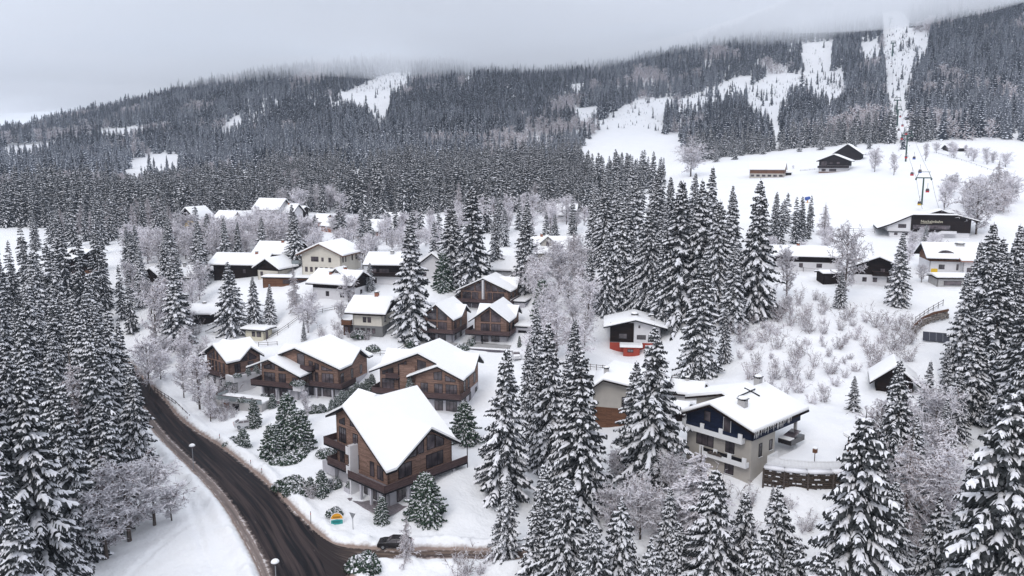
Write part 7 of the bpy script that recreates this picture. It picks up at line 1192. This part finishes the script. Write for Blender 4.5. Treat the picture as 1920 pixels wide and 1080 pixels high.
def instancer(name, meshes, pts, idx, rot, scl, label=None):
    """one object: a cloud of points, a tree mesh set on each by geometry nodes"""
    me = bpy.data.meshes.new(name); me.vertices.add(len(pts)); me.vertices.foreach_set('co', np.asarray(pts, float).ravel())
    for nm, ty, data in (('pick', 'INT', idx), ('turn', 'FLOAT', rot), ('size', 'FLOAT_VECTOR', scl)):
        at = me.attributes.new(nm, ty, 'POINT'); at.data.foreach_set('vector' if ty == 'FLOAT_VECTOR' else 'value', np.asarray(data).ravel())
    o = bpy.data.objects.new(name, me); SC.collection.objects.link(o)
    g = bpy.data.node_groups.new(name, 'GeometryNodeTree'); g.interface.new_socket('Geometry', in_out='INPUT', socket_type='NodeSocketGeometry'); g.interface.new_socket('Geometry', in_out='OUTPUT', socket_type='NodeSocketGeometry')
    N = g.nodes.new; gi, go = N('NodeGroupInput'), N('NodeGroupOutput'); gti = N('GeometryNodeGeometryToInstance')
    for m_ in reversed(meshes):      # join order reversed by the socket
        src = bpy.data.objects.new(name + '_source', m_); oi = N('GeometryNodeObjectInfo'); oi.inputs['Object'].default_value = src; oi.inputs['As Instance'].default_value = False; tgi = N('GeometryNodeGeometryToInstance'); g.links.new(oi.outputs['Geometry'], tgi.inputs[0]); g.links.new(tgi.outputs[0], gti.inputs[0]) if False else None
        JN = g.nodes.get('J') or N('GeometryNodeJoinGeometry'); JN.name = 'J'; g.links.new(tgi.outputs[0], JN.inputs[0])
    m2p = N('GeometryNodeMeshToPoints'); iop = N('GeometryNodeInstanceOnPoints'); iop.inputs['Pick Instance'].default_value = True
    def attr(nm, ty):
        a = N('GeometryNodeInputNamedAttribute'); a.data_type = ty; a.inputs['Name'].default_value = nm; return [x for x in a.outputs if x.enabled][0]
    cmb = N('ShaderNodeCombineXYZ'); g.links.new(attr('turn', 'FLOAT'), cmb.inputs[2]); e2r = N('FunctionNodeEulerToRotation'); g.links.new(cmb.outputs[0], e2r.inputs[0])
    g.links.new(gi.outputs[0], m2p.inputs[0]); g.links.new(m2p.outputs[0], iop.inputs['Points']); g.links.new(g.nodes['J'].outputs[0], iop.inputs['Instance']); g.links.new(attr('pick', 'INT'), iop.inputs['Instance Index'])
    g.links.new(e2r.outputs[0], iop.inputs['Rotation']); g.links.new(attr('size', 'FLOAT_VECTOR'), iop.inputs['Scale']); g.links.new(iop.outputs[0], go.inputs[0])
    md = o.modifiers.new('trees', 'NODES'); md.node_group = g; tag(o, label, None, None, 'stuff'); return o
def far_woods():
    X, Y, Z, px, py = wood_points(125000, 275, 1750, 5); k = thin(X, Y, 4.3); X, Y, Z, px, py = X[k], Y[k], Z[k], px[k], py[k]; tp = np.array([(a, b) for a, b, c in TREES + HBX if b > 240]); k = np.array([np.min((tp[:, 0] - x) ** 2 + (tp[:, 1] - y) ** 2) > 20 if y < 560 else True for x, y in zip(X, Y)]); X, Y, Z, px, py = X[k], Y[k], Z[k], px[k], py[k]
    r = np.hypot(X, Y); n = len(X); rs = np.random.RandomState(3); lar = (fnoise(X, Y, 60, 21) + 0.5 * fnoise(X, Y, 18, 22)) > np.where(r < 620, 0.33, 0.24)
    nearw = r < 620; idx = np.where(lar, np.where(nearw, 10 + rs.randint(0, 3, n), 4 + rs.randint(0, 2, n)), np.where(nearw, 6 + rs.randint(0, 4, n), rs.randint(0, 4, n))); h = rs.uniform(0.6, 1.2, n) * np.interp(r, [400, 700, 1500], [0.95, 1.0, 1.08]) * (1 + 0.6 * fnoise(X, Y, 35, 23)); h = np.where(nearw, np.clip(h, .7, 1.3) * np.interp(r, [300, 620], [1.0, .85]) * np.where(lar, .95, 1), h); w = h * rs.uniform(1.0, 1.5, n)
    _, pm, _ = proj(X, Y, Z + h * 9.0); _, pt, _ = proj(X, Y, Z + h * 15.0); big = [p for i, p in enumerate(CLEAR) if i not in (0, 1, 2, 21)]; c_ = np.zeros(n, bool)
    for p in big: c_ |= inpoly(px, pm, p)
    for p in (CLEAR[6], CLEAR[12], CLEAR[16], CLEAR[18]): c_ |= inpoly(px, pt, p)
    mead = [(1085, 282), (1118, 250), (1272, 250), (1288, 303), (1240, 300), (1180, 296), (1110, 290)]; occ = np.zeros(n, bool)
    for f_ in (0, .2, .4, .6, .8, 1): _, pq, _ = proj(X, Y, Z + h * 18 * f_); occ |= inpoly(px, pq, mead)
    q0 = ~occ | (py > 345); X, Y, Z, idx, h, w, c_ = X[q0], Y[q0], Z[q0], idx[q0], h[q0], w[q0], c_[q0]; n = len(X)
    q = ~c_ | (rs.rand(n) < 0.08); X, Y, Z, idx, h, w = X[q], Y[q], Z[q], idx[q], h[q], w[q]; n = len(X)
    idx = np.where((idx < 4) & (fnoise(X, Y, 85, 91) + 0.7 * fnoise(X, Y, 14, 92) + 0.25 * rs.randn(n) > 0.16), 13 + rs.randint(0, 2, n), idx)
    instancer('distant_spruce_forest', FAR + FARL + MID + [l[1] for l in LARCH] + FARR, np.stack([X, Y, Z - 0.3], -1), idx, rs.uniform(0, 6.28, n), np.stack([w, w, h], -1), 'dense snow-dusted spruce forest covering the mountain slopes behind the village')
    # young growth and stumps in the clearings of the felled slope
    a = np.radians(rs.uniform(-25, 35, 14000)); r = np.sqrt(rs.uniform(560 ** 2, 1300 ** 2, 14000)); X, Y = r * np.sin(a), r * np.cos(a); Z = gz(X, Y); px, py, _ = proj(X, Y, Z); ok = np.zeros(len(X), bool)
    for p in CLEAR[6:17]: ok |= inpoly(px, py, p)
    ok &= fnoise(X, Y, 30, 31) > -0.15; X, Y, Z = X[ok], Y[ok], Z[ok]; n = len(X); s = rs.uniform(0.06, 0.22, n) * np.where(rs.rand(n) < 0.12, 3.5, 1)
    instancer('clearing_saplings', FAR + FARL, np.stack([X, Y, Z], -1), rs.randint(0, 6, n), rs.uniform(0, 6.28, n), np.stack([s * 1.1, s * 1.1, s], -1), 'scattered snowed-in saplings on the felled clearings of the slope')
far_woods()
# ------------------------------------------------------------------ air: thin haze, and the cloud bank lying on the mountain tops
def volume_mesh(name, V, Fc, col, dens, label):
    me = bpy.data.meshes.new(name); me.from_pydata(V, [], Fc); m = bpy.data.materials.new(name); m.use_nodes = True; t = m.node_tree; t.nodes.clear()
    o_ = t.nodes.new('ShaderNodeOutputMaterial'); v = t.nodes.new('ShaderNodeVolumePrincipled'); v.inputs['Color'].default_value = (*col, 1); v.inputs['Density'].default_value = dens
    t.links.new(v.outputs[0], o_.inputs['Volume']); me.materials.append(m); me.update(); o = bpy.data.objects.new(name, me); SC.collection.objects.link(o); tag(o, label, None, None, 'stuff'); return o
_h = MB(); _h.box(-2700, 2700, -150, 3700, -25, 620); volume_mesh('haze', _h.v, _h.f, (0.74, 0.84, 1.0), 0.00011, 'thin winter haze in the valley air')
def fog_bank():
    n, m = 90, 70; xs = np.linspace(-2600, 2500, n); ys = np.linspace(600, 3300, m); X, Y = np.meshgrid(xs, ys); ss = lambda a, b, v: (lambda q: q * q * (3 - 2 * q))(np.clip((v - a) / (b - a), 0, 1))
    base = 194 + 0.055 * X - 22 * (1 - ss(-1150, -700, X)) + 75 * ss(480, 900, X) * (1 - ss(1300, 1900, Y)); bot = base + 26 * fnoise(X, Y, 170, 61) + 14 * fnoise(X, Y, 80, 62); top = np.maximum(base + 58 + 46 * fnoise(X, Y, 420, 63) + 24 * fnoise(X, Y, 190, 64), bot + 42)
    edge = np.zeros(X.shape, bool); edge[0] = edge[-1] = True; edge[:, 0] = edge[:, -1] = True; top = np.where(edge, bot + 6, top)
    V = [tuple(p) for p in np.stack([X, Y, bot], -1).reshape(-1, 3)] + [tuple(p) for p in np.stack([X, Y, top], -1).reshape(-1, 3)]; o = n * m; Fc = []
    for j in range(m - 1):
        for i in range(n - 1): a = j * n + i; Fc.append((a, a + n, a + n + 1, a + 1)); Fc.append((a + o, a + 1 + o, a + n + 1 + o, a + n + o))
    ring = [(0, i) for i in range(n)] + [(j, n - 1) for j in range(1, m)] + [(m - 1, i) for i in range(n - 2, -1, -1)] + [(j, 0) for j in range(m - 2, 0, -1)]
    for (j0, i0), (j1, i1) in zip(ring, ring[1:] + ring[:1]): a, b = j0 * n + i0, j1 * n + i1; Fc.append((a, b, b + o, a + o))
    volume_mesh('fog_bank', V, Fc, (0.95, 0.967, 0.99), 0.0075, 'grey cloud bank hiding the mountain tops')
fog_bank()
